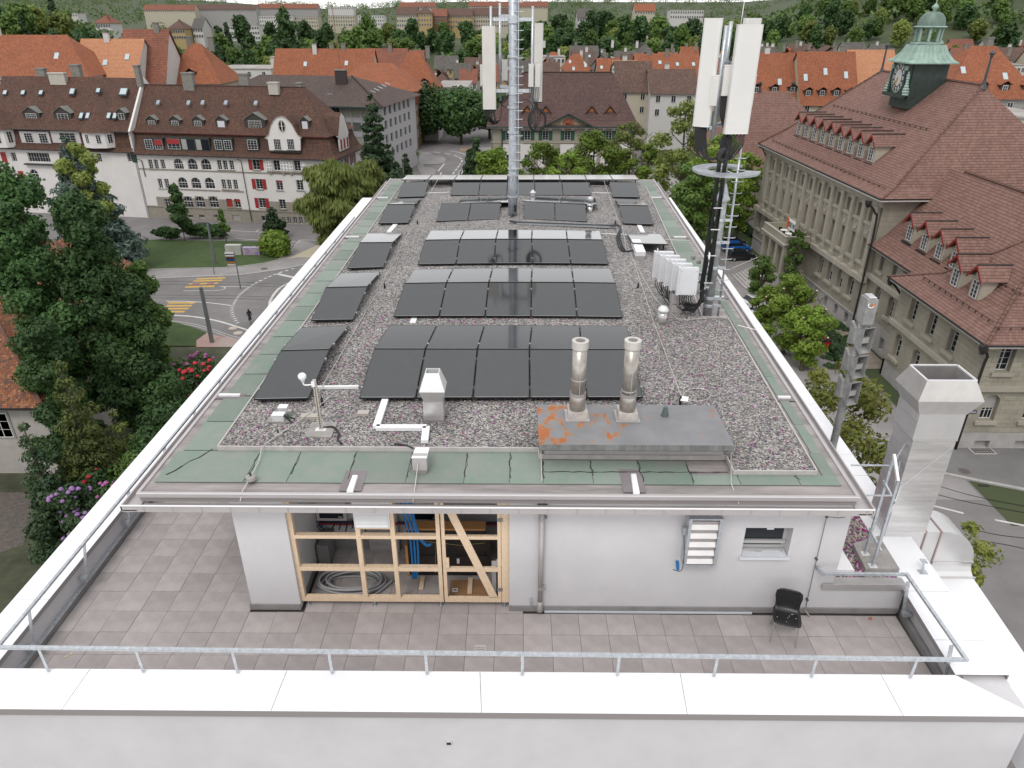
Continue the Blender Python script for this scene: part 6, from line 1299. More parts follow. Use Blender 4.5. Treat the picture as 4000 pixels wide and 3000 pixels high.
def dormer(F,parent,u,y,z,w,h,dep,rise,roofm,cheek,facem,over=.15,winw=None,winh=None,cols=4,rows=3,blindm=None,gl=None,name='dormer',fmat=None):
 """gabled roof window house standing on a roof plane, front at inward depth y"""
 d=MB(F.M);d.box(u-w/2,u+w/2,y,y+dep,z,z+h);d.prism([(u-w/2,y,z+h),(u+w/2,y,z+h),(u,y,z+h+rise)],(0,dep,0));do=d.build(name,[cheek],parent)
 m=MB(F.M);o=over;k=rise/(w/2)
 for s in (-1,1):
  A=(u+s*(w/2+o),y-o,z+h-o*k+.03);B=(u,y-o,z+h+rise+.05);C_=(u,y+dep+rise*1.4,z+h+rise+.05);D2=(u+s*(w/2+o),y+dep,z+h-o*k+.03)
  m.ruv([A,B,C_,D2]);m.quad(V(A)-V((0,0,.07)),V(B)-V((0,0,.07)),B,A)
 m.build('dormer_roof',roofm,do)
 ww=winw or w*.66;wh=winh or h*.8;hh=H(u-ww/2,u+ww/2,z+.1,z+.1+wh)
 wo=window(F,hh,do,y=y-.03,cols=cols,rows=rows,gl=gl,fr=.06,fm=fmat)
 if blindm:blind(F,hh,wo,1.0,blindm,y=y-.06)
 return do
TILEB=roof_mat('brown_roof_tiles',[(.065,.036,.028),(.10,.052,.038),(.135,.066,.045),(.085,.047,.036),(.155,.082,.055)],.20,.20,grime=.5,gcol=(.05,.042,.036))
STONE_B=mat('plinth_stone',(.27,.245,.205),.9,var=.1,vscale=1.5)
WWALL=mat('white_render',(.66,.635,.615),.9,var=.04,vscale=.6)
RED=mat('red_shutter',(.30,.022,.022),.6)
DGREEN=mat('dark_green_timber',(.028,.036,.032),.7)
a_,b_=gd(*cT(950,1225)),gd(*cU(1245,1330))
F1=Fac(a_,b_)
w1=T('corner_building','white corner building with a brown mansard roof and red shutters','building',F1.A)
UL,UP,UR=-6.2,F1.uv(cU(1240,1320))[0],28.85
ZE=10.75
w1h=[];w1w=[]
def add1(p,w,h,arch=False,**k):q=hb(F1,p,w,h,0,arch,**k);w1h.append(q);return q
for u,v in ((410,355),(505,355),(620,355),(1595,367),(1695,370),(1805,372)):add1(cT(u,v),.78,1.55,cols=2,rows=4)
add1(cT(890,360),1.7,1.75,True,cols=4,rows=3)
lg=[add1(cT(u,v),1.75,1.8,True,open=1,cols=3,rows=4) for u,v in ((1130,368),(1362,372))]
for u,v in ((575,688),(690,690),(1670,703),(1765,706),(1872,708)):add1(cT(u,v),.78,1.6,cols=2,rows=4)
for u,v in ((965,690),(1192,694),(1428,697)):add1(cT(u,v),1.72,1.85,True,cols=3,rows=3)
for u,v in ((1060,1020),(1265,1020),(1497,1022)):add1(cT(u,v),1.7,1.9,True,cols=3,rows=3)
add1(cT(700,1015),1.0,1.4,cols=2,rows=3)
add1(cT(1768,1012),1.05,1.4,blind=1.0);add1(cT(1905,1022),1.05,1.45,blind=.35)
add1(cU(235,370),1.25,1.65,shut=1,gl=1);add1(cU(590,382),1.15,1.65,gl=1);add1(cU(945,390),1.15,1.7,rows=4)
add1(cU(290,702),1.2,1.65,shut=1,rows=4);add1(cU(640,722),1.15,1.6,blind=.2,rows=4);add1(cU(990,722),1.15,1.65,rows=4)
add1(cU(340,1028),1.2,1.65,shut=1,rows=4);add1(cU(690,1047),1.15,1.6,rows=4);add1(cU(1040,1050),1.15,1.6,blind=.12,rows=4)
for u,v in ((1085,1205),(1282,1205),(1530,1207)):add1(cT(u,v),.95,.6,cols=3,rows=1,sm=1)
add1(cU(380,1258),1.25,.9,rows=1,sm=1)
for u in (705,800,905,1000,1100):add1(cU(u,1303),.68,1.15,rows=4,sm=1)
add1(cU(1330,1312),1.5,1.25,blank=1)
add1(cT(1880,1243),1.45,.9,blank=1)
zn=([2.12,3.75],lambda u,z:1 if z<2.12 or (z<3.75 and (u<11.8 and u>-4 or 15.6<u<UP)) else 0)
holed_wall(F1,UL,UR,0,ZE,w1h,[WWALL,STONE_B],w1,zone=zn,dep=.26)
for h in w1h:
 if h.get('blank'):
  m=MB(F1.M);m.quad((h['u0'],.12,h['z0']),(h['u1'],.12,h['z0']),(h['u1'],.12,h['z1']),(h['u0'],.12,h['z1']));m.build('blind_panel',STONE_B if h['u0']>20 else ALUD,w1);continue
 wo=window(F1,h,w1,y=.22 if h.get('open') else .16,cols=h.get('cols',2),rows=h.get('rows',3),gl=WGL)
 if h.get('shut'):shutters(F1,h,w1,RED,.62)
 if h.get('blind'):blind(F1,h,wo,h['blind'],RED,y=.12)
 if not h['arch'] and not h.get('sm'):sill(F1,h,wo,STONE_B)
for (u0,u1,z) in ((UL,UR,F1.uv(cT(1700,398))[1]),(.4,8,5.2),(8.3,12.2,5.2),(UL,UR,2.12)):
 m=MB(F1.M);m.box(u0,u1,-.10,-.002,z-.1,z+.08);m.build('string_course',STONE_B,w1)
q0,q1=F1.uv(cU(400,200)),F1.uv(cU(1105,400))
m=MB(F1.M);zb0_,zb1_=q1[1],q0[1]-.1
for (a,b) in ((q0[0]-.05,F1.uv(cU(505,300))[0]-.05),(F1.uv(cU(640,300))[0]+.1,F1.uv(cU(865,300))[0]-.02),(F1.uv(cU(1000,300))[0]+.02,q1[0])):
 m=MB(F1.M);m.box(a,b,-.22,-.002,zb0_,zb1_);bay=m.build('bay_panel',WHITE,w1)
 n=max(2,round((b-a)/.5))
 for i in range(n):
  for j in range(3):
   x0=a+(b-a)*(i+.18)/n;x1=a+(b-a)*(i+.82)/n;z0=zb0_+(zb1_-zb0_)*(j+.16)/3;z1=zb0_+(zb1_-zb0_)*(j+.84)/3
   m=MB(F1.M);m.box(x0,x1,-.235,-.222,z0,z1);m.build('panel_inset',mat('grey_inset',(.40,.37,.34),.8),bay)
m=MB(F1.M);m.box(q0[0]-.1,q1[0]+.1,-.25,-.002,zb0_-.25,zb0_-.002);m.build('bay_cornice',STONE_B,w1)
for u in (480,700,835,1060):
 x=F1.uv(cU(u,430))[0];m=MB(F1.M);m.box(x-.25,x+.25,-.2,-.002,zb0_-.6,zb0_-.252);m.build('bracket',STONE_B,w1)
for pts in (((1900,180),(1950,215),(2140,1262)),((165,172),(235,210),(300,490))):
 m=MB();P=[]
 for k,q in enumerate(pts):u,z=F1.uv(cT(*q),-.12);P.append(F1.w(u,-.12 if k else -.4,z))
 m.tube(P,.06,8);m.build('downpipe',mat('bronze_pipe',(.05,.045,.042),.6),w1)
u,z=F1.uv(cU(1245,1330));m=MB();m.tube([F1.w(UP+.1,-.1,0),F1.w(UP+.1,-.1,2.0)],.06,8);m.build('downpipe',MATS['bronze_pipe'],w1)
def letters(txt,F,u,z,size,m_,parent,y=-.03,name='lettering',sx=1.0):
 cu_=bpy.data.curves.new('t','FONT');cu_.body=txt;cu_.size=size;cu_.extrude=.02;cu_.space_character=1.25
 o=bpy.data.objects.new('t',cu_);COL.objects.link(o);dg=bpy.context.evaluated_depsgraph_get();me=bpy.data.meshes.new_from_object(o.evaluated_get(dg));bpy.data.objects.remove(o)
 R=Matrix(((F.d.x,0,-F.i.x,0),(F.d.y,0,-F.i.y,0),(0,1,0,0),(0,0,0,1)))
 me.transform(Matrix.Translation(F.w(u,y,z)) @ R @ Matrix.Diagonal((sx,1,1,1)));me.materials.clear();me.materials.append(m_);n=bpy.data.objects.new(name,me);COL.objects.link(n);n.parent=parent
 if parent and parent.location.length:n.matrix_parent_inverse=parent_inv(parent)
 return n
u,z=F1.uv(cU(1272,910));letters('BOVARD AG',F1,u,z,.62,mat('letter_grey',(.09,.085,.085),.6),w1,sx=.98)
u,z=F1.uv(cU(1280,955));letters('PATENTANWÄLTE',F1,u,z,.46,MATS['letter_grey'],w1,sx=.98)
FE=Fac(F1.w(UR,0,0),F1.w(UR,12.5,0))
eh=[H(.3,1.0,8.9,10.3),H(2.6,3.7,8.8,10.4),H(1.2,2.6,5.2,7.3,True),H(5.2,6.2,8.8,10.4),H(7.5,8.5,8.8,10.4),H(7,8.2,5.4,7.1),H(3.8,5,2.2,3.8)]
holed_wall(FE,0,12.5,0,ZE,eh,[WWALL,STONE_B],w1,zone=([2.12],lambda u,z:1 if z<2.12 else 0))
for h in eh:window(FE,h,w1,y=.16,rows=4)
m=MB(F1.M);m.box(UL,UR,12.3,12.5,0,ZE);m.build('wall',WWALL,w1)
for u in (4.6,7.0,8.9):
 m=MB(FE.M);m.box(u-.28,u+.28,-.06,-.002,8.8,10.4);m.build('shutter',RED,w1)
m=MB(F1.M);m.box(UL-.3,UR+.5,-.62,-.40,ZE-.02,ZE+.16);m.box(UL-.3,UR+.3,-.40,-.002,ZE-.03,ZE+.0)
m.build('gutter',mat('dark_gutter',(.035,.03,.03),.5),w1)
m=MB(FE.M);m.box(0,12.5,-.5,-.28,ZE-.02,ZE+.15);m.build('gutter',MATS['dark_gutter'],w1)
PR=[(-.5,ZE+.12),(.15,ZE+.75),(.75,ZE+2.3),(1.0,ZE+3.55)];UPZ=[(.55,ZE+3.5),(1.2,ZE+4.0),(6.2,ZE+8.6)]
rz_=F1.uv((900,336),6.2)[1];UPZ[2]=(6.2,rz_)
roof_prof(F1,UL,UR+.0,12.4,PR,TILEB,w1,name='lower_roof');roof_prof(F1,UL,UR,12.4,UPZ,TILEB,w1,name='roof')
m=MB(F1.M);m.box(UL,UR-.7,.55,.70,ZE+3.36,ZE+3.5);m.build('eaves_board',mat('red_brown_board',(.10,.02,.02),.7),w1)
m=MB(F1.M);m.box(UL,UR-6,6.1,6.3,rz_-.02,rz_+.1);m.build('ridge_tiles',mat('ridge_dark',(.07,.045,.035),.8),w1)
m=MB();m.tube([F1.w(UR-6.2,6.2,rz_+.03),F1.w(UR-1.2,1.2,ZE+4.05),F1.w(UR-.55,.55,ZE+3.55)],.12,6);m.build('hip_tiles',MATS['ridge_dark'],w1)
c1_=Crop(500,280,4.424);c2_=Crop(950,400,4.424)
def roofwin(pa,pb,wins,parent=w1,F=F1,y=.15):
 (u0,z0),(u1,z1)=F.uv(pa,y),F.uv(pb,y);u0,u1=min(u0,u1),max(u0,u1);z0,z1=min(z0,z1),max(z0,z1)
 m=MB(F.M);m.box(u0,u1,y,y+1.0,z0,z1);bx_=m.build('dormer_box',DGREEN,parent);n=len(wins)
 for i,k in enumerate(wins):
  w=(u1-u0)/n;h=H(u0+w*i+.18*min(1,w),u0+w*(i+1)-.18*min(1,w),z0+.15,z1-.25)
  if k=='open':
   m=MB(F.M);m.box(h['u0'],h['u1'],y-.03,y-.002,h['z0'],h['z1']);m.build('pane',WGL,bx_)
   m=MB(F.M);m.box(h['u0'],h['u0']+.35*w,y-.045,y-.031,h['z0'],h['z1']);m.build('curtain',mat('curtain_grey',(.32,.32,.30),.8),bx_)
   continue
  wo=window(F,h,bx_,y=y-.06,cols=3,rows=4,fr=.06)
  if k.startswith('r'):blind(F,h,wo,float(k[1:]),RED,y=y-.10)
roofwin(c1_(300,1350),c1_(590,1150),['w','r.55']);roofwin(c1_(690,1350),c1_(1390,1150),['r.5','open','open']);roofwin(c1_(1500,1360),c1_(1790,1160),['w','w']);roofwin(c2_(75,830),c2_(245,620),['w'])
def dorm1(p,w,h,rise,cols,blindm=None,yy=1.6,F=F1,par=w1,nwin=1,gl=None):
 u,z=F.uv(p,yy);d=dormer(F,par,u,yy,z,w,h,1.6,rise,mat('dormer_lead',(.16,.165,.15),.6,var=.2),mat('dormer_dark',(.045,.038,.034),.8),None,cols=cols,blindm=blindm,gl=gl,winw=w*.62);return d
LB=mat('lilac_blind',(.60,.59,.64),.8)
dorm1(c1_(430,985),2.0,1.45,.62,4);dorm1(c1_(830,988),2.0,1.45,.62,4);dorm1(c1_(1225,990),2.0,1.45,.62,4);dorm1(c1_(1625,992),2.0,1.45,.62,2,LB)
dorm1(c2_(215,462),3.6,1.5,1.0,8);dorm1(c2_(1075,468),1.5,1.4,.55,2,LB)
for u,v in ((518,525),(1043,530),(1288,528),(1688,530),(2205,535)):
 yy=3.4;uu,z=F1.uv(c1_(u,v),yy);m=MB(F1.M);m.hexa([(uu-.28,yy-.25,z-.38),(uu+.28,yy-.25,z-.38),(uu+.28,yy+.25,z+.1),(uu-.28,yy+.25,z+.1)],[(uu-.28,yy-.25,z-.2),(uu+.28,yy-.25,z-.2),(uu+.28,yy+.25,z+.28),(uu-.28,yy+.25,z+.28)]);m.build('skylight',mat('skylight_glass',(.26,.31,.36),.2),w1)
for u,v,w in ((1290,45,.25),(1215,75,.25)):
 pass
def chimney(F,p,w,h,parent,yy,m1,m2=None,d=.8):
 u,z=F.uv(p,yy);m=MB(F.M);m.box(u-w/2,u+w/2,yy,yy+d,z-.6,z+h);c=m.build('chimney',m1,parent);m=MB(F.M);m.box(u-w/2-.1,u+w/2+.1,yy-.1,yy+d+.1,z+h+.001,z+h+.2);m.build('chimney_cap',m2 or m1,c)
CHM=mat('chimney_concrete',(.20,.19,.17),.9,var=.2,vscale=3);CHW=mat('chimney_metal',(.42,.40,.35),.5,var=.1)
chimney(F1,c1_(1045,265),1.9,2.0,w1,5.6,CHM);chimney(F1,c1_(2000,200),1.6,1.3,w1,6.6,CHM);chimney(F1,Crop(1000,0,2.212)(150,785),1.7,1.1,w1,5.0,CHW);chimney(F1,Crop(1000,0,2.212)(375,800),.9,1.3,w1,6.2,CHM)
def cgable(F,pts,yfront,depth,parent,holes,oval=None):
 P2=[F.uv(p,yfront) for p in pts];m=MB(F.M)
 m.prism([(u,yfront,z) for u,z in P2],(0,.25,0));g_=m.build('gable',WWALL,parent)
 m=MB(F.M)
 for (a,b),(c,d) in zip(P2[1:-2],P2[2:-1]):m.ruv([(a,yfront+.05,b+.10),(c,yfront+.05,d+.10),(c,yfront+depth,d+.10),(a,yfront+depth,b+.10)])
 m.build('gable_roof',TILEB,g_)
 m=MB(F.M)
 for (a,b),(c,d) in zip(P2[1:-2],P2[2:-1]):m.hexa([(a,yfront-.12,b),(c,yfront-.12,d),(c,yfront+.3,d),(a,yfront+.3,b)],[(a,yfront-.12,b+.09),(c,yfront-.12,d+.09),(c,yfront+.3,d+.09),(a,yfront+.3,b+.09)])
 m.build('gable_moulding',mat('gable_trim',(.36,.31,.27),.7),g_)
 for h in holes:
  m=MB(F.M);m.box(h['u0']-.01,h['u1']+.01,yfront-.012,yfront-.002,h['z0'],h['z1']);m.build('window_recess',WGL,g_);window(F,h,g_,y=yfront-.06,cols=4,rows=4,fr=.05);sill(F,h,g_,STONE_B,y=yfront)
 if oval:
  u,z=F.uv(oval,yfront);m=MB(F.M)
  for i in range(20):
   t0,t1=2*pi*i/20,2*pi*(i+1)/20;q=lambda r,s,t:(u+r*cos(t),yfront-.05,z+s*sin(t));m.quad(q(.62,.95,t0),q(.62,.95,t1),q(.48,.80,t1),q(.48,.80,t0))
  m.build('oval_surround',MATS['gable_trim'],g_)
  m=MB(F.M);m.poly([(u+.48*cos(2*pi*i/20),yfront-.03,z+.8*sin(2*pi*i/20)) for i in range(20)]);ov=m.build('oval_window',WGL,g_)
  m=MB(F.M);m.box(u-.07,u+.07,yfront-.06,yfront-.035,z-.78,z+.78);m.box(u-.45,u+.45,yfront-.055,yfront-.035,z-.03,z+.03);m.build('muntin',WFR,ov)
 return g_
gp=[c2_(*q) for q in ((455,830),(425,640),(375,620),(440,560),(470,420),(520,320),(580,262),(650,245),(720,265),(790,330),(850,400),(900,500),(950,580),(1010,618),(985,640),(990,830))]
gh=[hb(F1,c2_(605,815),1.15,1.65,-.05),hb(F1,c2_(835,815),1.15,1.65,-.05)]
cgable(F1,gp,-.05,3.6,w1,gh,c2_(668,410))
m=MB(F1.M);ua,ub=F1.uv(c2_(455,840),-.05)[0],F1.uv(c2_(990,840),-.05)[0];zz=F1.uv(c2_(700,840),-.05)[1];m.box(ua,ub,-.1,.6,zz-.2,zz);m.build('gable_foot',DGREEN,w1)
gE=[(3.0,ZE+.9),(3.0,ZE+3.0),(2.6,ZE+3.2),(3.3,ZE+4.6),(4.0,ZE+6.0),(5.0,ZE+6.6),(6.0,ZE+6.0),(6.7,ZE+4.6),(7.4,ZE+3.2),(7.0,ZE+3.0),(7.0,ZE+.9)]
m=MB(FE.M);m.prism([(u,.05,z) for u,z in gE],(0,.25,0));ge=m.build('gable',WWALL,w1)
m=MB(FE.M)
for (a,b),(c,d) in zip(gE[2:-3],gE[3:-2]):m.ruv([(a,-.0,b+.1),(c,-.0,d+.1),(c,3.2,d+.1),(a,3.2,b+.1)])
m.build('gable_roof',TILEB,ge)
for u in (3.6,5.0,6.4):m=MB(FE.M);m.box(u-.25,u+.25,-.02,.045,ZE+1.1,ZE+2.7);m.build('shutter',RED,ge)
c5w=Crop(0,380,3.95)
w0=T('terrace_building','white and brown terrace building with loggias and cone roofed bays','building',F1.w(-20,0,0))
U0_,U1_=-33.0,-6.3
zg=F1.uv(c5w(1000,820))[1];zu=F1.uv(c5w(1000,505),.2)[1]
w0h=[]
def add0(p,w,h,arch=False,y=0,**k):q=hb(F1,p,w,h,y,arch,**k);w0h.append(q);return q
add0(c5w(235,990),.95,1.5,rows=4);add0(c5w(620,1000),4.2,1.55,cols=8,rows=2);add0(c5w(1090,1005),3.8,1.65,cols=2,rows=4,log=1);add0(c5w(1430,1000),.6,1.4,rows=3);add0(c5w(1545,1000),.9,1.4);add0(c5w(2020,995),1.0,1.45,rows=4)
for u in (560,1060,1250):add0(c5w(u,1290),1.6,2.0,True,log=1)
w0h=[h for h in w0h if h['u1']<U1_-.05]
holed_wall(F1,U0_,U1_,0,zg,w0h,[WWALL],w0,dep=.3)
for h in w0h:
 wo=window(F1,h,w0,y=.2,cols=h.get('cols',2),rows=h.get('rows',3))
for p in (c5w(60,920),c5w(335,1210)):
 u,z=F1.uv(p);m=MB(F1.M);m.box(u-.5,u+.5,-.05,-.002,z-.9,z+.8);m.build('shutter',RED,w0)
u,z=F1.uv(c5w(2070,920));m=MB(F1.M);m.box(u-.45,u+.45,-.05,-.002,z-.9,z+.8);m.build('shutter',mat('green_shutter_dark',(.02,.045,.035),.7),w0)
m=MB(F1.M);ua,ub=F1.uv(c5w(400,1030))[0],F1.uv(c5w(860,1030))[0];z=F1.uv(c5w(600,1030))[1];m.box(ua,ub,-.5,-.002,z-.12,z+.1);m.build('balcony_ledge',DGREEN,w0)
m=MB(F1.M);ua,ub=ub,F1.uv(c5w(1340,1030))[0];m.box(ua+.01,ub,-.55,-.002,z-.2,z+.12);m.build('flower_box',mat('brown_timber',(.11,.045,.035),.8),w0)
PR0=[(-.5,zg+.1),(.0,zg+.7),(.35,zu)];rz0=F1.uv((270,300),6.5)[1]
roof_prof(F1,U0_,U1_-.2,13,PR0,TILEB,w0,hipR=False,name='lower_roof');roof_prof(F1,U0_,U1_-.1,13,[(-.35,zu+.05),(.6,zu+.75),(6.5,rz0)],TILEB,w0,hipR=False,name='roof')
m=MB(F1.M);m.prism([(U1_-.1,-.35,zu+.1),(U1_-.1,6.5,rz0+.15),(U1_-.1,13.3,zu+.1)],(.35,0,0));m.build('gable_wall',WWALL,w0)
m=MB(F1.M);m.box(U1_-.35,U1_-.05,0,12.6,0,zu+.3);m.build('wall',WWALL,w0)
m=MB(F1.M);m.box(U0_,U1_-.2,-.58,-.36,zg-.02,zg+.15);m.build('gutter',MATS['dark_gutter'],w0);m=MB(F1.M);m.box(U0_,U1_-.1,-.5,-.3,zu-.05,zu+.1);m.build('gutter',MATS['dark_gutter'],w0)
def logg(pa,pb,nwin):
 (u0,z0),(u1,z1)=F1.uv(pa,-.02),F1.uv(pb,-.02);m=MB(F1.M);m.box(u0,u1,-.02,.9,min(z0,z1),max(z0,z1));L_=m.build('loggia',mat('loggia_white',(.50,.48,.47),.9),w0)
 for i in range(nwin):w=(u1-u0)/nwin;window(F1,H(u0+w*(i+.3),u0+w*(i+.85),min(z0,z1)+.05,max(z0,z1)-.25),L_,y=-.09,cols=3,rows=4,fr=.05)
logg(c5w(340,700),c5w(740,535),2);logg(c5w(820,700),c5w(1210,530),1)
def turret(pc,r,z0,z1,zt,par):
 u,_=F1.uv(pc,-.3);t=6;m=MB(F1.M);pts=[(u+r*cos(pi+pi*i/4),.2+r*.62*sin(pi+pi*i/4)) for i in range(5)]
 m.prism([(a,b,z0) for a,b in pts],(0,0,z1-z0));b_=m.build('bay_tower',WWALL,par)
 m=MB(F1.M);top=(u,.9,zt);q=[(u+(a-u)*1.18,.2+(b-.2)*1.25,z1) for a,b in pts]
 for A_,B_ in zip(q[:-1],q[1:]):m.ruv([(A_[0],A_[1],z1),(B_[0],B_[1],z1),top])
 m.ruv([(q[0][0],2.4,z1+1.6),(q[0][0],q[0][1],z1),top]);m.ruv([(q[-1][0],q[-1][1],z1),(q[-1][0],2.4,z1+1.6),top]);m.build('cone_roof',TILEB,b_)
 for i,(A_,B_) in enumerate(zip(pts[:-1],pts[1:])):
  if i in (0,3):pass
  Fq=Fac(F1.w(A_[0],A_[1],0),F1.w(B_[0],B_[1],0));c=Fq.L/2;window(Fq,H(c-.38,c+.38,z0+.75,z1-.35),b_,y=-.05,cols=2,rows=4,fr=.05)
zt_=F1.uv(c5w(1490,215),.9)[1]
turret(c5w(1490,600),2.9,F1.uv(c5w(1520,775),-.6)[1],zu-.05,zt_,w0);turret(c5w(-40,600),2.9,F1.uv(c5w(60,770),-.6)[1],zu-.05,zt_,w0)
dorm1(c5w(500,355),3.2,1.25,.9,6,F=F1,par=w0,yy=1.3);dorm1(c5w(985,358),3.2,1.25,.95,3,F=F1,par=w0,yy=1.3);dorm1(c5w(1885,350),1.7,1.2,.6,2,F=F1,par=w0,yy=1.3)
def sky1(p,w,h,par,yy,F=F1):
 u,z=F.uv(p,yy);m=MB(F.M);sl=1.0;b4=[(u-w/2,yy-h*.35,z-h*.38),(u+w/2,yy-h*.35,z-h*.38),(u+w/2,yy+h*.35,z+h*.38),(u-w/2,yy+h*.35,z+h*.38)];m.hexa([V(q)-V((0,.0,.15)) for q in b4],[V(q)+V((0,-.06,.06)) for q in b4]);s_=m.build('skylight',mat('skylight_frame',(.05,.06,.075),.4),par)
 m=MB(F.M);k=.78;c4=[(u+(q[0]-u)*k,yy+(q[1]-yy)*k-.075,z+(q[2]-z)*k+.075) for q in b4];m.poly(c4);m.build('pane',mat('skylight_pale',(.42,.50,.52),.15),s_)
for u in (1255,1355,1680,1775):sky1(c5w(u,285),.75,1.2,w0,1.5)
cB=Crop(0,0,2.212)
for u,v,w,h in ((45,800,.8,.9),(200,800,.8,.9),(355,800,.8,.9),(625,790,1.0,1.2),(850,782,.8,.9),(1068,792,1.5,1.4)):sky1(cB(u,v),w,h,w0,4.2)
chimney(F1,cB(495,700),3.0,1.1,w0,5.4,CHW);chimney(F1,cB(350,650),1.6,.9,w0,6.6,CHM);chimney(F1,cB(655,650),1.7,1.5,w0,6.8,CHM);chimney(F1,cB(1200,720),.8,2.6,w0,5.2,CHM)
SAND=mat('sandstone',(.31,.285,.23),.9,var=.10,vscale=.7,bump=.1,bscale=12)
SANDD=mat('sandstone_joint',(.33,.315,.27),.95)
SANDL=mat('sandstone_trim',(.36,.33,.275),.9,var=.08,vscale=.8)
SANDP=mat('granite_plinth',(.37,.35,.34),.9,var=.12,vscale=1.2)
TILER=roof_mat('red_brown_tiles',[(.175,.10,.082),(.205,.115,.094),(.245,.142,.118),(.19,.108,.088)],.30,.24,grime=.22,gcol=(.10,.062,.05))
TRIM=mat('red_verge_board',(.22,.018,.012),.55)
GUT=mat('black_gutter',(.022,.02,.02),.45)
r1=T('clock_tower_building','large sandstone building with red brown hipped roofs and a green clock tower','building',(40,68,ST))
FC=Fac((35.66,97.04),(37.43,63.75));LC=FC.L
FR=Fac((37.8,64.0),(37.8,54.0));FP=Fac((36.0,54.0),(36.0,40.0));FF=Fac((36.0,40.0),(62,40.0))
def blocks(F,U0,U1,Z0,Z1,holes,bw,bh,parent,single=False,y=0.0,th=.03,m_=None):
 """ashlar: every block stands a little proud of its mortar bed"""
 j=.018;r=0;z=Z0;mb_=MB(F.M);n=0
 while z<Z1-.05:
  z1=min(Z1,z+bh);u=U0-(bw*.5 if r % 2 else 0)
  while u<U1-.02:
   a,b=max(U0,u),min(U1,u+bw);segs=[(a,b)]
   for h in holes:
    if h['z0']-.02<z1-.04 and h['z1']+.02>z+.04:
     ns=[]
     for s0,s1 in segs:
      if h['u1'] <= s0 or h['u0'] >= s1:ns.append((s0,s1));continue
      if h['u0']>s0:ns.append((s0,h['u0']))
      if h['u1']<s1:ns.append((h['u1'],s1))
     segs=ns
   for s0,s1 in segs:
    if s1-s0<.08:continue
    t=th*random.uniform(.7,1.2)
    if single and n<290:
     q=MB(F.M);q.box(s0+j/2,s1-j/2,y-t,y+.01,z+j/2,z1-j/2);q.build('stone_block',m_ or SANDB,parent);n+=1
    else:mb_.box(s0+j/2,s1-j/2,y-t,y+.01,z+j/2,z1-j/2)
   u+=bw
  z=z1;r+=1
 if mb_.f:mb_.build('stone_courses',m_ or SANDB,parent,kind='stuff')
SANDB=mat('sandstone_block',(.31,.285,.23),.9,var=.14,vscale=.5,bump=.1,bscale=12,randv=.07)
def sandwin(F,h,par,rows=4,trim=True,blindf=None,y=.3,cols=2):
 wo=window(F,h,par,y=y,cols=cols,rows=rows,fr=.07)
 if blindf:blind(F,h,wo,blindf,mat('grey_roller_blind',(.36,.35,.34),.8),y=y-.05)
 if trim:m=MB(F.M);m.box(h['u0']-.28,h['u1']+.28,-.22,.02,h['z0']-.30,h['z0']-.002);m.build('sill',SANDL,wo)
 return wo
ch_=[];WSP=2.53;u9=22+9.35
cols_u=[u9-WSP*k for k in range(12)]
for k,u in enumerate(cols_u):
 ch_.append(H(u-.48,u+.48,7.85,10.35,kind='tall'));ch_.append(H(u-.42,u+.42,12.15,13.6,kind='up'))
for u in (30.5,27.9,25.3,22.7,9.5,6.9,4.3,1.7):ch_.append(H(u-.6,u+.6,3.45,5.85,True,kind='arch'))
for u in (31.0,28.4,25.7,23.0,9.5,6.8,4.0):ch_.append(H(u-.45,u+.45,.35,1.65,kind='base'))
ch_=[h for h in ch_ if h['u0']>.3]
holed_wall(FC,0,LC,0,15.0,ch_,[SAND,SANDP],r1,zone=([1.95],lambda u,z:1 if z<1.95 else 0),dep=.5)
for h in ch_:
 sandwin(FC,h,r1,rows={'tall':6,'up':4,'arch':4,'base':2}[h['kind']],trim=h['kind'] != 'base',blindf=.55 if h['kind']=='arch' and h['u0']>24 and h['u0']<29 else None,y=.4)
 if h['kind']=='tall':
  u=(h['u0']+h['u1'])/2;m=MB(FC.M);m.box(u-.55,u+.55,-.06,-.002,10.55,11.85);pn=m.build('relief_panel',SANDL,r1)
  m=MB(FC.M)
  for i in range(14):
   t0,t1=2*pi*i/14,2*pi*(i+1)/14;q=lambda r,t,y:(u+r*cos(t),y,11.2+r*sin(t)*1.15);m.hexa([q(.30,t0,-.13),q(.42,t0,-.13),q(.42,t1,-.13),q(.30,t1,-.13)],[q(.30,t0,-.062),q(.42,t0,-.062),q(.42,t1,-.062),q(.30,t1,-.062)])
  m.build('wreath',SANDL,pn)
blocks(FC,0,LC,2.1,6.0,[h for h in ch_ if h['kind']=='arch'],1.05,.48,r1)
for k in range(13):
 u=u9+WSP/2-WSP*k
 if u<.4:continue
 m=MB(FC.M);m.box(u-.34,u+.34,-.30,-.002,7.1,13.7);m.box(u-.24,u+.24,-.36,-.301,7.6,13.5);m.box(u-.42,u+.42,-.40,-.002,6.62,7.098);m.box(u-.4,u+.4,-.36,-.002,13.72,14.1);m.build('pilaster',SANDL,r1)
m=MB(FC.M);m.box(-.2,LC+.2,-.55,-.002,6.05,6.6);m.build('cornice',SANDL,r1)
m=MB(FC.M);m.box(-.1,LC+.1,-.25,-.002,14.1,14.8);m.build('frieze',SANDL,r1);m=MB(FC.M);m.box(0,LC,-.12,-.002,1.95,2.1);m.build('plinth_course',SANDP,r1)
m=MB(FC.M);m.box(-.8,LC+.8,-.85,-.002,14.82,14.97);m.build('soffit',SANDL,r1);m=MB(FC.M);m.box(-.9,LC+.9,-1.0,-.852,14.9,15.06);m.build('gutter',LIP,r1);m=MB(FC.M);m.box(-.95,LC+.95,-1.05,-.9,15.062,15.2);m.build('gutter',GUT,r1)
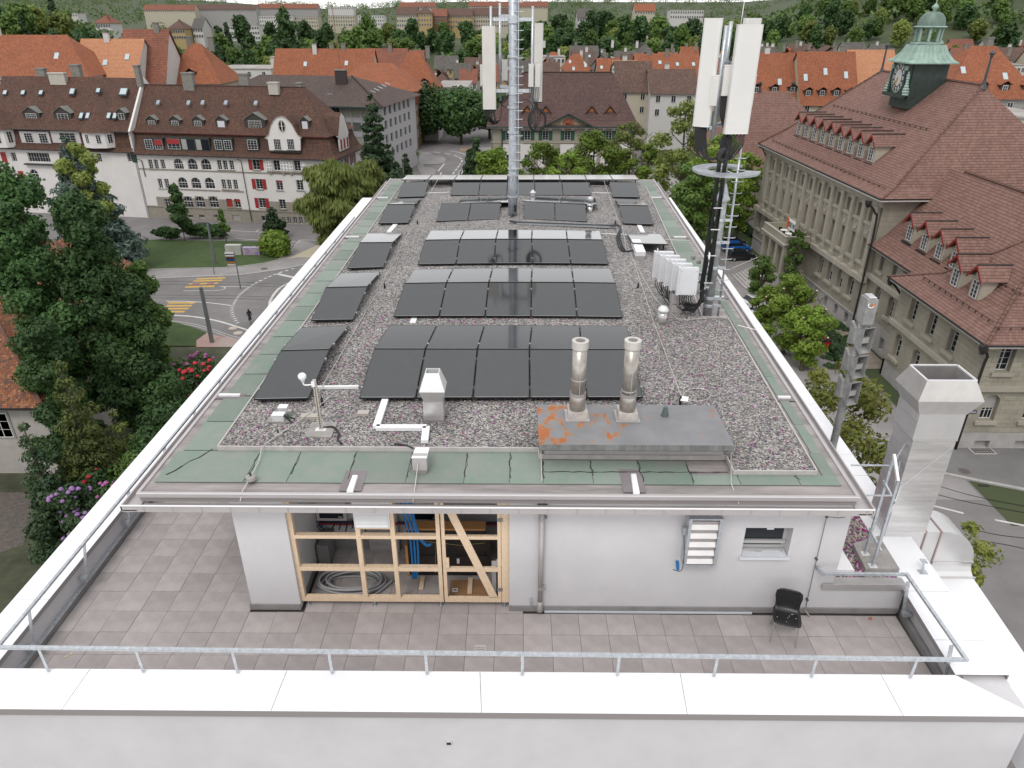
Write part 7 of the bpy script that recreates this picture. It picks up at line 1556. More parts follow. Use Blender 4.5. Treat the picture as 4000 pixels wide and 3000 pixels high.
FCe=Fac(FC.w(LC,0,0),FC.w(LC,20,0));m=MB(FCe.M);m.box(0,20,0,.3,0,15.0);m.build('wall',SAND,r1);blocks(FCe,0,8,6.6,14.6,[],1.2,.55,r1);m=MB(FCe.M);m.box(-.9,18,-.95,-.8,14.9,15.06);m.build('gutter',LIP,r1);m=MB(FCe.M);m.box(-.9,18,-1.0,-.85,15.062,15.2);m.build('gutter',GUT,r1)
def hip2(F,U0,U1,D,prof,hsl,hsr,m_,parent,name='roof'):
 m=MB(F.M);y0r=prof[0][0]
 for (y0,z0),(y1,z1) in zip(prof[:-1],prof[1:]):
  L0,L1,R0,R1=U0+(y0-y0r)*hsl,U0+(y1-y0r)*hsl,U1-(y0-y0r)*hsr,U1-(y1-y0r)*hsr
  m.ruv([(L0,y0,z0),(R0,y0,z0),(R1,y1,z1),(L1,y1,z1)]);m.ruv([(R0,D-y0,z0),(L0,D-y0,z0),(L1,D-y1,z1),(R1,D-y1,z1)])
  m.ruv([(R0,y0,z0),(R0,D-y0,z0),(R1,D-y1,z1),(R1,y1,z1)]);m.ruv([(L0,D-y0,z0),(L0,y0,z0),(L1,y1,z1),(L1,D-y1,z1)])
 return m.build(name,m_,parent)
def hiptiles(F,pts,parent,r=.13):
 """rounded ridge tiles, one after the other"""
 P=[F.w(*p) if F else V(p) for p in pts];me=None
 for a,b in zip(P[:-1],P[1:]):
  n=max(2,int((b-a).length/.55))
  for k in range(n):
   p,q=a+(b-a)*(k/n),a+(b-a)*((k+1.12)/n);m=MB();m.tube([p+V((0,0,.02)),q+V((0,0,.09))],r,6);m.build('ridge_tile',RIDGE,parent)
RIDGE=mat('ridge_tile_clay',(.14,.075,.058),.8,var=.15,vscale=3,randv=.12)
DC=22.0;rzC=25.2;PRC=[(-.95,15.15),(.6,15.95),(2.6,17.75),(11.0,rzC)]
hip2(FC,-1.0,LC+.95,DC,PRC,.62,.58,TILER,r1)
eL,eR=-1.0,LC+.95
hiptiles(FC,[(eL+11.95*.62,11,rzC),(eR-11.95*.58,11,rzC)],r1);hiptiles(FC,[(eR-11.95*.58,11,rzC),(eR-3.55*.58,2.6,17.75),(eR-1.55*.58,.6,15.95),(eR,-.95,15.15)],r1);hiptiles(FC,[(eL+11.95*.62,11,rzC),(eL+3.55*.62,2.6,17.75),(eL,-.95,15.15)],r1)
for uu in (eL+11.95*.62,eR-11.95*.58):
 p=FC.w(uu,11,rzC);m=MB();m.lathe(p,[(.42,-.35),(.22,.1),(.14,.5),(.10,2.6),(.16,2.75),(.16,2.9),(.32,3.0),(.28,3.12),(.02,3.3)],10);m.build('ridge_spike',mat('lead_spike',(.045,.05,.055),.5),r1)
def hooks(F,u0,u1,y,z,parent,step=.8):
 n=int((u1-u0)/step);first=None
 m=MB(F.M);m.box(u0,u1,y-.03,y+.02,z+.16,z+.2);m.build('snow_guard',mat('snow_guard_brown',(.06,.035,.03),.6),parent)
 for k in range(n):m=MB(F.M);u=u0+step*(k+.5);m.box(u-.03,u+.03,y-.05,y+.05,z,z+.22);m.build('guard_hook',MATS['snow_guard_brown'],parent)
hooks(FC,1,LC-.5,.2,15.75,r1,1.1);hooks(FC,5,LC-5,6.0,20.85,r1,1.1);hooks(FCe,.8,10,.2,15.75,r1,1.1)
CHEEK=mat('dormer_sandstone',(.40,.365,.30),.9,var=.06)
def sdormer(F,u,y,z,par,w=1.55,h=2.0,dep=3.4,gl=None,ddep=None):
 d=MB(F.M);d.hexa([(u-w/2,y,z),(u+w/2,y,z),(u+w/2,y+.8,z+.75),(u-w/2,y+.8,z+.75)],[(u-w/2,y,z+h),(u+w/2,y,z+h),(u+w/2,y+dep*.6,z+h),(u-w/2,y+dep*.6,z+h)]);d.box(u-w/2-.06,u+w/2+.06,y-.08,y-.001,z+h-.16,z+h);do=d.build('dormer',CHEEK,par)
 m=MB(F.M);m.prism([(u-w/2,y+.05,z+h),(u+w/2,y+.05,z+h),(u,y+.05,z+h+.85)],(0,.08,0));m.build('pediment',WHITE,do)
 m=MB(F.M);rise=1.0;o=.32
 for s in (-1,1):
  A=(u+s*(w/2+o),y-.42,z+h-.12);B=(u,y-.42,z+h+rise);C_=(u,y+dep,z+h+rise);E_=(u+s*(w/2+o),y+dep*.72,z+h-.12);m.ruv([A,B,C_,E_])
 m.build('dormer_roof',TILER,do)
 for s in (-1,1):m=MB(F.M);A=V((u+s*(w/2+o),y-.45,z+h-.12));B=V((u,y-.45,z+h+rise));m.hexa([A-V((0,0,.24)),A-V((0,-.05,.24)),B-V((0,-.05,.24)),B-V((0,0,.24))],[A+V((0,0,.02)),A+V((0,.05,.02)),B+V((0,.05,.02)),B+V((0,0,.02))]);m.build('verge_board',TRIM,do)
 m=MB(F.M);m.tube([(u,y-.45,z+h+rise+.03),(u,y+dep,z+h+rise+.03)],.07,6);m.build('ridge_roll',GUT,do)
 m=MB(F.M);m.box(u-w/2-.15,u+w/2+.15,y-.25,y-.002,z-.14,z-.02);m.build('apron',GUT,do)
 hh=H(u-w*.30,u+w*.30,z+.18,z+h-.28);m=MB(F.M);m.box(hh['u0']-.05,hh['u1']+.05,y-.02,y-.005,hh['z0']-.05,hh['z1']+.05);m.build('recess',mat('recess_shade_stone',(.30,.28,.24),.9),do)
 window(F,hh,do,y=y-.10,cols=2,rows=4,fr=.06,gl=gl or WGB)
cc1=Crop(2850,400,3.687)
yD=2.0;ua,za=FC.uv(cc1(985,495),yD);ub,zb_=FC.uv(cc1(1985,1010),yD)
for k in range(9):sdormer(FC,ua+(ub-ua)*k/8,yD,17.1,r1)
cc2_=Crop(3000,750,2.115)
pu0,pu1,pd=22-9.6,22-2.2,3.6
pz=6.35
m=MB(FC.M);m.box(pu0,pu1,-pd,-.56,pz-.55,pz);m.build('portico_slab',SANDL,r1);m=MB(FC.M);m.box(pu0-.25,pu1+.25,-pd-.25,-.56,pz-.14,pz+.02);m.build('cornice',SANDL,r1)
for a,b,c,d in ((pu0,pu1,-pd,-pd+.3),(pu0,pu0+.3,-pd+.3,-.56),(pu1-.3,pu1,-pd+.3,-.56)):m=MB(FC.M);m.box(a,b,c,d,pz+.021,pz+.85);m.build('balcony_parapet',SAND,r1)
m=MB(FC.M);m.box(pu0-.05,pu1+.05,-pd-.05,-pd+.35,pz+.852,pz+.92);m.box(pu1-.35,pu1+.05,-pd+.35,-.56,pz+.852,pz+.92);m.build('parapet_cap',SANDL,r1)
for k in range(4):u=pu0+.35+(pu1-pu0-.7)*k/3;m=MB(FC.M);m.box(u-.32,u+.32,-pd+.05,-pd+.75,1.9,pz-.56);m.build('pillar',SAND,r1)
m=MB(FC.M);m.box(pu1-.6,pu1,-pd+.76,-2.6,1.9,pz-.56);m.box(pu1-.5,pu1-.05,-2.6,-.56,1.9,2.9);m.build('side_wall',SAND,r1)
m=MB(FC.M);m.box(pu0,pu1,-pd,-.13,0,1.9);m.build('podium',SANDP,r1)
for k in range(10):m=MB(FC.M);m.box(pu0+.6,pu1-1.2,-pd-.36*(k+1),-pd-.36*k-.001,0,1.75-.17*k);m.build('step',SANDP,r1)
for u in (pu0+.6,pu1-1.2):m=MB(FC.M);m.bar((u,-pd,2.75),(u,-pd-3.7,1.1),.06,.06);m.build('handrail',LIP,r1)
t=T('company_sign','white and orange BKW letter board on the balcony parapet','sign',FC.w(pu0+1.5,-pd,pz+.9))
su=FC.uv(cc2_(190,270),-pd-.08)
m=MB(FC.M);m.box(su[0]-1.2,su[0]+1.2,-pd-.10,-pd-.06,su[1]-.62,su[1]+.62);m.build('board',WHITE,t);m=MB(FC.M);m.box(su[0]-1.2,su[0]-.62,-pd-.115,-pd-.101,su[1]-.62,su[1]+.62);m.build('orange_field',mat('sign_orange',(.62,.13,.02),.5),t)
letters('BKW',FC,su[0]-.58,su[1]-.36,.95,mat('sign_black',(.01,.01,.012),.5),t,y=-pd-.12,sx=.78)
for k,(du,lab) in enumerate(((3.6,'white round table on the balcony nearest the letter board'),(5.3,'white round table on the balcony farther from the letter board'))):
 p=FC.w(pu0+du,-pd+1.25,pz+.03);t=T('cafe_table',lab,'table',p,'tables on the balcony');m=MB();m.lathe(p,[(.48,.72),(.48,.75)],18);m.build('tabletop',WHITE,t);m=MB();m.lathe(p,[(.22,0),(.03,.03),(.03,.72)],10);m.build('stem',GUT,t)
for k,(du,dy,r,lab) in enumerate(((2.8,1.2,0.2,'black chair left of the first balcony table'),(4.3,1.9,2.9,'black chair between the two balcony tables'),(4.7,.9,.3,'black chair at the front of the second balcony table'),(6.1,1.5,2.8,'black chair beyond the second balcony table'))):
 p=FC.w(pu0+du,-pd+dy,pz+.03);t=T('garden_chair',lab,'chair',p,'chairs on the balcony');M_=Matrix.Translation(p) @ Matrix.Rotation(r,4,'Z')
 m=MB(M_);m.box(-.22,.22,-.22,.22,.43,.46);m.build('seat',BLACK,t);m=MB(M_);m.box(-.22,.22,.2,.23,.46,.86);m.build('backrest',BLACK,t)
 for a in (-.2,.2):
  for b in (-.2,.2):m=MB(M_);m.box(a-.015,a+.015,b-.015,b+.015,0,.43);m.build('leg',BLACK,t)
rh=[H(2.1,3.2,4.1,6.4,True),H(5.1,6.2,4.15,6.4,True),H(2.3,3.2,.6,1.9),H(5.3,6.2,.6,1.9),H(1.6,2.4,7.9,9.4),H(4.4,5.2,7.9,9.4)]
holed_wall(FR,0,10,0,10.2,rh,[SAND,SANDP],r1,zone=([2.85],lambda u,z:1 if z<2.85 else 0),dep=.5)
for h in rh:sandwin(FR,h,r1,rows=4,trim=h['z0']>2,y=.4,blindf=1.0 if h['z0']<1 and h['u0']<3 else None)
blocks(FR,0,10,2.95,9.9,rh,1.1,.5,r1)
m=MB(FR.M);m.box(0,10,-.4,-.002,6.7,7.15);m.build('cornice',SANDL,r1)
ph=[H(2.2,3.4,6.7,8.75),H(5.5,6.7,6.65,8.7),H(8.9,10.1,6.6,8.6),H(1.2,2.4,2.5,4.9,True),H(4.6,5.8,2.5,4.9,True),H(8,9.2,2.5,4.9,True)]
holed_wall(FP,0,14,0,9.4,ph,[SAND,SANDP],r1,zone=([1.6],lambda u,z:1 if z<1.6 else 0),dep=.5)
for h in ph:sandwin(FP,h,r1,rows=4,y=.4)
blocks(FP,0,14,1.7,9.2,ph,1.1,.46,r1)
m=MB(FP.M);m.box(-.2,14.3,-.35,-.002,5.45,5.85);m.build('cornice',SANDL,r1)
m=MB();m.box(36,37.8,53.7,54,0+ST,9.4+ST);m.build('wall',SAND,r1)
fh=[H(2.2,3.75,6.95,9.05),H(2.35,3.7,2.75,5.2,True),H(6.2,7.75,6.95,9.05),H(6.0,7.4,2.75,5.2,True),H(2.5,4.1,.35,1.3),H(6.5,8.1,.35,1.3)]
kF=Crop(3200,1050,1.5866);kG=Crop(3500,1450,2.54)
a0,a1=FF.uv(kF(1085,640)),FF.uv(kF(1230,490));b0,b1=FF.uv(kG(815,490)),FF.uv(kG(1045,235));c0_,c1b=FF.uv(kG(755,775)),FF.uv(kG(935,690))
fh=[H(a0[0],a1[0],a0[1],a1[1]),H(b0[0]-.05,b1[0]+.05,b0[1],b1[1],True),H(b0[0]+3.4,b1[0]+3.5,b0[1],b1[1],True),H(a0[0]+3.4,a1[0]+3.4,a0[1],a1[1]),H(c0_[0],c1b[0],max(.1,c0_[1]),c1b[1]),H(c0_[0]+3.3,c1b[0]+3.3,max(.1,c0_[1]),c1b[1])]
holed_wall(FF,0,26,0,9.4,fh,[SAND,SANDP],r1,zone=([1.55],lambda u,z:1 if z<1.55 else 0),dep=.55)
for k,h in enumerate(fh):sandwin(FF,h,r1,rows=(4,3,3,4,2,2)[k],blindf=(None,.58,.58,None,1.0,1.0)[k],trim=k<4,y=.42,cols=2 if k in (0,3) else 4)
blocks(FF,0,10,1.62,9.3,fh,.98,.42,r1,single=True)
m=MB(FF.M);m.box(-.2,26,-.32,-.002,5.45,5.85);m.build('cornice',SANDL,r1)
p=FF.uv(kG(750,400));m=MB(FF.M);m.box(p[0]-.38,p[0]+.38,-.08,-.045,p[1]-.13,p[1]+.13);sg=tag(m.build('street_sign',mat('street_blue',(.015,.03,.12),.4)),'small blue street name plate on the sandstone corner','street sign')
m=MB(FF.M);m.box(p[0]-.30,p[0]+.30,-.09,-.082,p[1]-.03,p[1]+.03);m.build('lettering',WHITE,sg)
q=[gd(*kG(u,v)) for u,v in ((720,790),(955,825),(930,790),(745,770))];m=MB();m.box(q[0].x,q[0].x+1.9,39.0,39.95,ST+.091,ST+.16);lw_=tag(m.build('light_well',SANDP),'pale framed light well grating at the foot of the sandstone wall','light well')
for r in range(3):
 for c in range(7):m=MB();x=q[0].x+.16+.235*c;y=39.15+.24*r;m.box(x,x+.19,y,y+.18,ST+.161,ST+.165);m.build('grate_opening',DARK,lw_)
EZ=9.55
for F,a,b in ((FP,-1.0,15.0),(FF,-1.0,26)):
 m=MB(F.M);m.box(a,b,-.95,-.002,EZ-.12,EZ-.02);m.build('soffit',SANDL,r1);m=MB(F.M);m.box(a,b,-1.05,-.92,EZ-.018,EZ+.07);m.build('gutter',LIP,r1);m=MB(F.M);m.box(a-.05,b,-1.1,-.95,EZ+.072,EZ+.2);m.build('gutter',GUT,r1)
m=MB(FR.M);m.box(0,9,-.85,-.7,9.98,10.06);m.build('gutter',LIP,r1);m=MB(FR.M);m.box(0,9,-.9,-.75,10.062,10.18);m.build('gutter',GUT,r1)
FPr=Fac((36.0,54.0),(36.0,40.0))
m=MB()
def R3(x,y,z):return V((x,y,z))
e0,e1,e2=(35.0,54.9,EZ+.15-22),(35.0,39.0,EZ+.15-22),(60,39.0,EZ+.15-22)
m.ruv([e0,e1,(38.0,42.3,EZ+1.6-22),(38.0,51.6,EZ+1.6-22)]);m.ruv([(38.0,51.6,EZ+1.6-22),(38.0,42.3,EZ+1.6-22),(43,47.0,EZ+6.8-22)])
m.ruv([e1,e2,(60,42.3,EZ+1.6-22),(38.0,42.3,EZ+1.6-22)]);m.ruv([(38.0,42.3,EZ+1.6-22),(60,42.3,EZ+1.6-22),(60,47,EZ+6.8-22),(43,47,EZ+6.8-22)])
m.ruv([(60,54.9,EZ+.15-22),e0,(38.0,51.6,EZ+1.6-22),(60,51.6,EZ+1.6-22)]);m.ruv([(60,51.6,EZ+1.6-22),(38.0,51.6,EZ+1.6-22),(43,47,EZ+6.8-22),(60,47,EZ+6.8-22)])
m.build('roof',TILER,r1)
hiptiles(None,[(43,47,EZ+6.8-22),(38.0,42.3,EZ+1.6-22),(35.0,39.0,EZ+.15-22)],r1,.15);hiptiles(None,[(43,47,EZ+6.8-22),(38.0,51.6,EZ+1.6-22),(35.0,54.9,EZ+.15-22)],r1,.11)
m=MB();m.ruv([(36.95,64.5,-11.9),(36.95,50,-11.9),(38.4,50,-10.7),(38.4,64.5,-10.7)]);m.ruv([(38.4,66,-10.7),(38.4,44,-10.7),(44.2,44,-4.1),(44.2,66,-4.1)]);m.ruv([(44.2,66,-4.1),(44.2,40,-4.1),(52,40,-12),(52,66,-12)]);m.build('roof',TILER,r1)
hiptiles(None,[(44.2,62.8,-4.1),(44.2,44,-4.1)],r1,.15)
FRr=Fac((37.0,64.0),(37.0,54.0));hooks(FR,.5,9,1.9,12.5,r1,.9);hooks(FP,2,13,.4,10.6,r1,.9);hooks(FP,2,12.5,2.8,12.4,r1,.9);hooks(FF,0,20,.3,10.45,r1,.9)
k3=Crop(3400,650,2.115)
yd=.9
for u,v in ((310,625),(430,700),(550,775)):uu,zz=FR.uv(k3(u,v),yd);sdormer(FR,uu,yd,zz,r1,h=1.9,dep=2.6,w=1.45)
uu2=FR.uv(k3(690,800),yd)[0];sdormer(FR,uu2,yd,FR.uv(k3(550,775),yd)[1]-.05,r1,h=1.9,dep=2.6,w=1.45)
for u,v in ((815,165),(930,250)):uu,zz=FP.uv(kF(u,v),1.6);sdormer(FP,uu,1.6,max(zz,EZ+1.2),r1,h=1.95,dep=2.4,w=1.5)
for pts in (((35.4,62.9,-7.2),(36.3,63.0,-8.2),(36.9,63.4,-10.0),(36.9,63.4,-21.9)),((35.0,39.2,-12.6),(35.7,39.5,-13.4),(35.85,39.8,-14.6),(35.85,39.8,-21.9)),((35.2,54.7,-12.6),(36.2,54.9,-13.6),(37.6,55.2,-15.2)),((35.0,97.8,-7.0),(35.9,97.6,-8.6),(36.2,97.4,-10.5))):
 m=MB();m.tube(curve(pts),.11,8);m.build('downpipe',GUT,r1,smooth=True);p=V(pts[0]);m=MB();m.lathe(p,[(.16,-.45),(.32,-.1),(.34,.25),(.22,.28)],10);m.build('rainwater_head',GUT,r1)
m=MB(FR.M);m.prism([(6.6,-.3,9.4),(10,-.3,9.4),(10,-.3,6.9)]+[(10-3.4*sin(pi/2*i/8),-.3,6.9+2.5*(1-cos(pi/2*i/8))) for i in range(1,8)],(0,.28,0));m.build('arched_soffit',SANDL,r1)
COP=mat('verdigris_copper',(.255,.355,.305),.65,var=.22,vscale=1.2,stretch=(1,1,.25));COPD=mat('dark_copper',(.025,.040,.034),.6,var=.35,vscale=1.5)
ct=V((45.45,78.6,0));hw=2.1
m=MB();m.box(ct.x-hw+.35,ct.x+hw,ct.y-hw+.1,ct.y+hw-.1,.2,4.95);m.build('tower_body',COPD,r1)
m=MB();m.box(ct.x-hw-.15,ct.x-hw+.349,ct.y-1.9,ct.y+1.9,1.55,4.95);m.build('clock_front',COPD,r1)
m=MB();m.box(ct.x-hw-.5,ct.x-hw-.151,ct.y-2.4,ct.y+2.4,1.35,1.7);m.build('clock_ledge',COPD,r1)
FK=Fac((ct.x-hw-.15,ct.y+1.9),(ct.x-hw-.15,ct.y-1.9))
def ringp(r0,r1_,y,z,s=1.0,m_=None,nm='ring',par=None,n=28):
 m=MB(FK.M)
 for i in range(n):
  t0,t1=2*pi*i/n,2*pi*(i+1)/n;q=lambda r,t:(1.9+r*cos(t),y,z+r*sin(t)*s)
  if r0>0:m.quad(q(r0,t0),q(r1_,t0),q(r1_,t1),q(r0,t1))
  else:m.add([(1.9,y,z),q(r1_,t0),q(r1_,t1)],[(0,1,2)])
 return m.build(nm,m_,par)
zc_=22+3.35
cf=ringp(0,1.35,-.03,zc_,1.12,mat('clock_black',(.015,.017,.02),.5),'clock_face',r1);ringp(0,.78,-.045,zc_,1.12,mat('clock_white',(.55,.54,.53),.5),'dial',cf);ringp(1.3,1.42,-.05,zc_,1.12,COP,'bezel',cf)
for k in range(12):
 t=pi/2-2*pi*k/12;c=(1.9+1.06*cos(t),zc_+1.06*1.12*sin(t));m=MB(FK.M)
 for i in range(10):a,b=2*pi*i/10,2*pi*(i+1)/10;m.add([(c[0],-.05,c[1]),(c[0]+.20*cos(a),-.05,c[1]+.22*sin(a)),(c[0]+.20*cos(b),-.05,c[1]+.22*sin(b))],[(0,1,2)])
 n_=m.build('numeral_disc',MATS['clock_white'],cf);letters(['XII','I','II','III','IV','V','VI','VII','VIII','IX','X','XI'][k],FK,c[0]-(.05+.035*len(['XII','I','II','III','IV','V','VI','VII','VIII','IX','X','XI'][k])),c[1]-.09,.2,MATS['clock_black'],cf,y=-.06,sx=.7,name='numeral')
for ang,L_,w in ((radians(225),.75,.10),(radians(250),1.0,.07)):
 m=MB(FK.M);m.bar((1.9,-.08,zc_),(1.9+L_*cos(ang),-.08,zc_+L_*1.1*sin(ang)),w,.03,up=(0,1,0));m.build('clock_hand',mat('gold',(.65,.40,.10),.35,metal=.7),cf)
for s in (-1,1):
 m=MB(FK.M)
 for i in range(9):
  t=i/8;r=.30*(1-t)+.10+.06*sin(9*t);q0=(1.9+s*(1.98+.30*(1-t)**1.5),.05,22+1.75+2.2*t)
  m.lathe(q0,[(.02,-.18),(r*.8,-.13),(r,0),(r*.8,.13),(.02,.18)],8)
 m.build('scroll_ornament',COP,r1,smooth=True)
 m=MB(FK.M);m.box(1.9+s*1.62-.16,1.9+s*1.62+.16,-.14,-.002,22+1.75,22+4.6);m.build('clock_pilaster',COPD,r1);m=MB(FK.M);m.box(1.9+s*1.62-.22,1.9+s*1.62+.22,-.2,-.002,22+4.2,22+4.65);m.build('pilaster_capital',COP,r1)
def sq(r,z):return [V((ct.x+a*r,ct.y+b*r,z)) for a,b in ((-1,-1),(1,-1),(1,1),(-1,1))]
prof=[(2.72,5.02),(2.3,5.30),(1.8,5.95),(1.5,6.75)];m=MB()
m.hexa(sq(2.72,4.9),sq(2.72,5.02))
for (a,b),(c,d) in zip(prof[:-1],prof[1:]):
 A_,B_=sq(a,b),sq(c,d)
 for i in range(4):m.quad(A_[i],A_[(i+1)%4],B_[(i+1)%4],B_[i])
m.build('skirt_roof',COP,r1)
for s in range(4):
 for k in range(1,8):
  t=k/8;m=MB();P=[]
  for (a,b) in prof:q=sq(a,b);P.append(q[s].lerp(q[(s+1)%4],t)+V((0,0,.015)))
  m.tube(P,.03,4);m.build('standing_seam',COP,r1)
m=MB();m.lathe((ct.x,ct.y,0),[(1.62,6.75),(1.66,6.8),(1.66,6.95),(1.5,7.0)],8,phase=pi/8);m.build('lantern_base',COP,r1)
for k in range(8):
 t=2*pi*(k+.5)/8;p=V((ct.x+1.25*cos(t),ct.y+1.25*sin(t),0));m=MB();pr_2=[]
 for i in range(12):z=7.0+1.4*i/11;pr_2.append((.17 if i % 2 else .145,z))
 m.lathe(p,pr_2,8);m.build('column',COP,r1,smooth=True)
m=MB();m.lathe((ct.x,ct.y,0),[(1.3,8.38),(1.62,8.45),(1.68,8.52),(1.62,8.6),(1.4,8.62)],16);m.build('lantern_cornice',COP,r1)
m=MB();n=48;P=[]
for i in range(9):
 a=pi/2*i/8;r=1.38*cos(a)**.75 if i<8 else .1;z=8.62+1.42*sin(a)
 for j in range(n):t=2*pi*j/n;rr=r*(1+.035*cos(16*t));P.append(V((ct.x+rr*cos(t),ct.y+rr*sin(t),z)))
m.add(P,[(i*n+j,i*n+(j+1)%n,(i+1)*n+(j+1)%n,(i+1)*n+j) for i in range(8) for j in range(n)]);m.build('dome',mat('dome_copper',(.15,.22,.185),.6,var=.4,vscale=1.3,stretch=(1,1,.3),col2=(.09,.12,.10)),r1,smooth=True)
m=MB();m.lathe((ct.x,ct.y,0),[(.25,10.0),(.16,10.2),(.34,10.35),(.36,10.5),(.12,10.75),(.05,10.85),(.04,12.6),(.0,12.9)],12);m.build('finial',COP,r1,smooth=True)
FW=Fac((37.6,111.0),(37.6,97.2));wh=[H(u-.55,u+.55,4.0,6.3,True) for u in (3,6,9,12)]+[H(u-.45,u+.45,7.7,9.6) for u in (3,6,9,12)]
holed_wall(FW,0,13.8,0,10.2,wh,[SAND,SANDP],r1,zone=([2.4],lambda u,z:1 if z<2.4 else 0),dep=.4)
for h in wh:sandwin(FW,h,r1,rows=3,y=.35)
hip2(FW,-1.0,14.5,14,[(-.9,10.2),(.8,11.3),(7,18.5)],.9,.4,TILER,r1);sdormer(FW,9.2,1.2,11.5,r1);sdormer(FW,12,1.2,11.5,r1)
FX=Fac((31.5,111.3),(31.5+6.2,111.3));m=MB(FX.M);m.box(0,20,0,14,0,10.3);m.build('wall',SAND,r1);blocks(FX,0,6.2,1.5,10,[],1.2,.55,r1)
FX2=Fac((31.5,125.3),(31.5,111.3));xh=[H(u-.5,u+.5,4.0,6.2,True) for u in (3,6,9,12)]+[H(u-.45,u+.45,.5,1.8) for u in (3,6,9,12)];holed_wall(FX2,0,14,0,10.3,xh,[SAND,SANDP],r1,zone=([2.4],lambda u,z:1 if z<2.4 else 0),y=-.02)
for h in xh:sandwin(FX2,h,r1,rows=3)
FXr=Fac((31.5,125.3),(31.5,111.3));hip2(FXr,-1,15,22,[(-.9,10.3),(.8,11.3),(3.2,14.6),(8.5,20.4)],.85,.85,TILER,r1);m=MB(FXr.M);m.box(-1,15,-1.0,-.85,10.2,10.4);m.build('gutter',GUT,r1)
m=MB();m.box(30.5,37.7,110.25,110.4,-11.85,-11.65);m.build('gutter',GUT,r1)
for (x,y) in ((40.0,118.3),(45.5,118.3)):m=MB();m.lathe((x,y,-1.6),[(.4,0),(.12,.3),(.1,.7),(.34,1.0),(.34,1.25),(.05,1.5)],10);m.build('ridge_ball',GUT,r1)
v7c=Crop(1850,250,3.16)
FV=Fac((-6.0,160.0),(31.0,160.2));LV=FV.L
GREY=mat('greige_render',(.30,.275,.225),.9,var=.08,vscale=.5)
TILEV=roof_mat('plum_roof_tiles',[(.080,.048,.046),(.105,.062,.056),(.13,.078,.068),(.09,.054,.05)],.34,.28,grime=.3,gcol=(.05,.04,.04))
vl=T('villa','greige villa with a large plum brown roof, green shutters and a painted pediment','villa',FV.A)
ez=FV.uv(v7c(1000,785),-.9)[1]
vh=[]
for u in (435,664,886,1158,1445,1665,1890):q=hb(FV,v7c(u,940),1.35,2.05);vh.append(q)
dz=vh[0]['z0']
vh2=[H(h['u0'],h['u1'],.9,3.1) for h in vh if dz>4]
holed_wall(FV,0,LV-4.5,0,ez,vh+vh2,[GREY],vl)
SHG=mat('villa_green_shutter',(.012,.075,.045),.6)
for h in vh:window(FV,h,vl,cols=2,rows=4,y=.12);shutters(FV,h,vl,SHG,.85)
for h in vh:
 for s in (-1,1):u=(h['u0']+h['u1'])/2+s*1.1;m=MB(FV.M);m.box(u-.3,u+.3,-.06,-.002,h['z1']+.05,h['z1']+.45);m.build('keystone',WWALL,vl)
 m=MB(FV.M);m.box(h['u0']-.9,h['u1']+.9,-.05,-.002,.2,h['z0']-.9);m.build('white_panel',WWALL,vl)
for h in vh2:window(FV,h,vl,cols=2,rows=3,y=-.09)
m=MB(FV.M);m.box(-.1,LV-4.4,-.12,-.002,dz-.6,dz-.35);m.build('string_course',SANDL,vl)
m=MB(FV.M);m.box(0,LV-4.5,17.6,18,0,ez);m.box(0,.3,0,17.6,0,ez);m.box(LV-4.8,LV-4.5,0,17.6,0,ez);m.build('wall',GREY,vl)
m=MB(FV.M);m.box(-1.1,LV-3.2,-1.1,-.9,ez-.05,ez+.2);m.build('gutter',mat('green_gutter',(.02,.05,.042),.5),vl);m=MB(FV.M);m.box(-1.0,LV-3.3,-.95,-.1,ez-.18,ez-.05);m.build('soffit',WWALL,vl)
rzV=FV.uv((2200,283),9)[1];xa,xb=FV.uv((2042,283),9)[0],FV.uv((2394,283),9)[0]
hip2(FV,-1.1,LV-3.2,18,[(-1.1,ez+.2),(.8,ez+1.3),(9,rzV)],(xa+1.1)/10.1,(LV-3.2-xb)/10.1,TILEV,vl)
m=MB(FV.M);m.tube([(xa,9,rzV+.1),(xb,9,rzV+.1)],.16,6);m.build('ridge_tiles',MATS['ridge_dark'],vl)
for x_ in (xa,xb):m=MB();m.lathe(FV.w(x_,9,rzV),[(.35,0),(.15,.5),(.28,.9),(.05,1.5)],8);m.build('finial',COP,vl)
for u in (660,886,1450,1675):
 uu,zz=FV.uv(v7c(u,715),2.2);d_=dormer(FV,vl,uu,2.2,zz,2.2,2.2,2.6,1.3,TILEV,mat('villa_dormer_brown',(.09,.06,.05),.8),None,over=.45,winw=1.15,winh=1.6,cols=2,rows=4)
 m=MB(FV.M);m.prism([(uu-.75,2.15,zz+2.2),(uu+.75,2.15,zz+2.2),(uu,2.15,zz+3.1)],(0,.03,0));m.build('orange_pediment',mat('pediment_orange',(.35,.13,.04),.8),d_)
for u,v in ((1033,598),(1317,598),(1853,596)):sky1(v7c(u,v),1.0,1.1,vl,3.6,F=FV)
sky1(v7c(1122,296),1.5,2.2,vl,6.9,F=FV)
ua,za=FV.uv(v7c(585,480),4.9);ub,_=FV.uv(v7c(1750,470),4.9);m=MB(FV.M);m.box(ua,ub,4.55,4.95,za-.25,za+.55);gl_=m.build('glazed_strip',mat('glazed_grey',(.36,.39,.42),.25),vl)
for k in range(24):m=MB(FV.M);x=ua+(ub-ua)*(k+.5)/24;m.box(x-.05,x+.05,4.52,4.549,za-.25,za+.55);m.build('glazing_bar',LIP,gl_)
pu,pz_=FV.uv(v7c(1172,640),-1.0);m=MB(FV.M);w_=5.6;m.prism([(pu-w_,-.6,ez),(pu+w_,-.6,ez),(pu,-.6,pz_)],(0,.5,0));pd_=m.build('pediment',mat('painted_pediment',(.27,.23,.17),.9,var=.3,vscale=1.0),vl)
m=MB(FV.M)
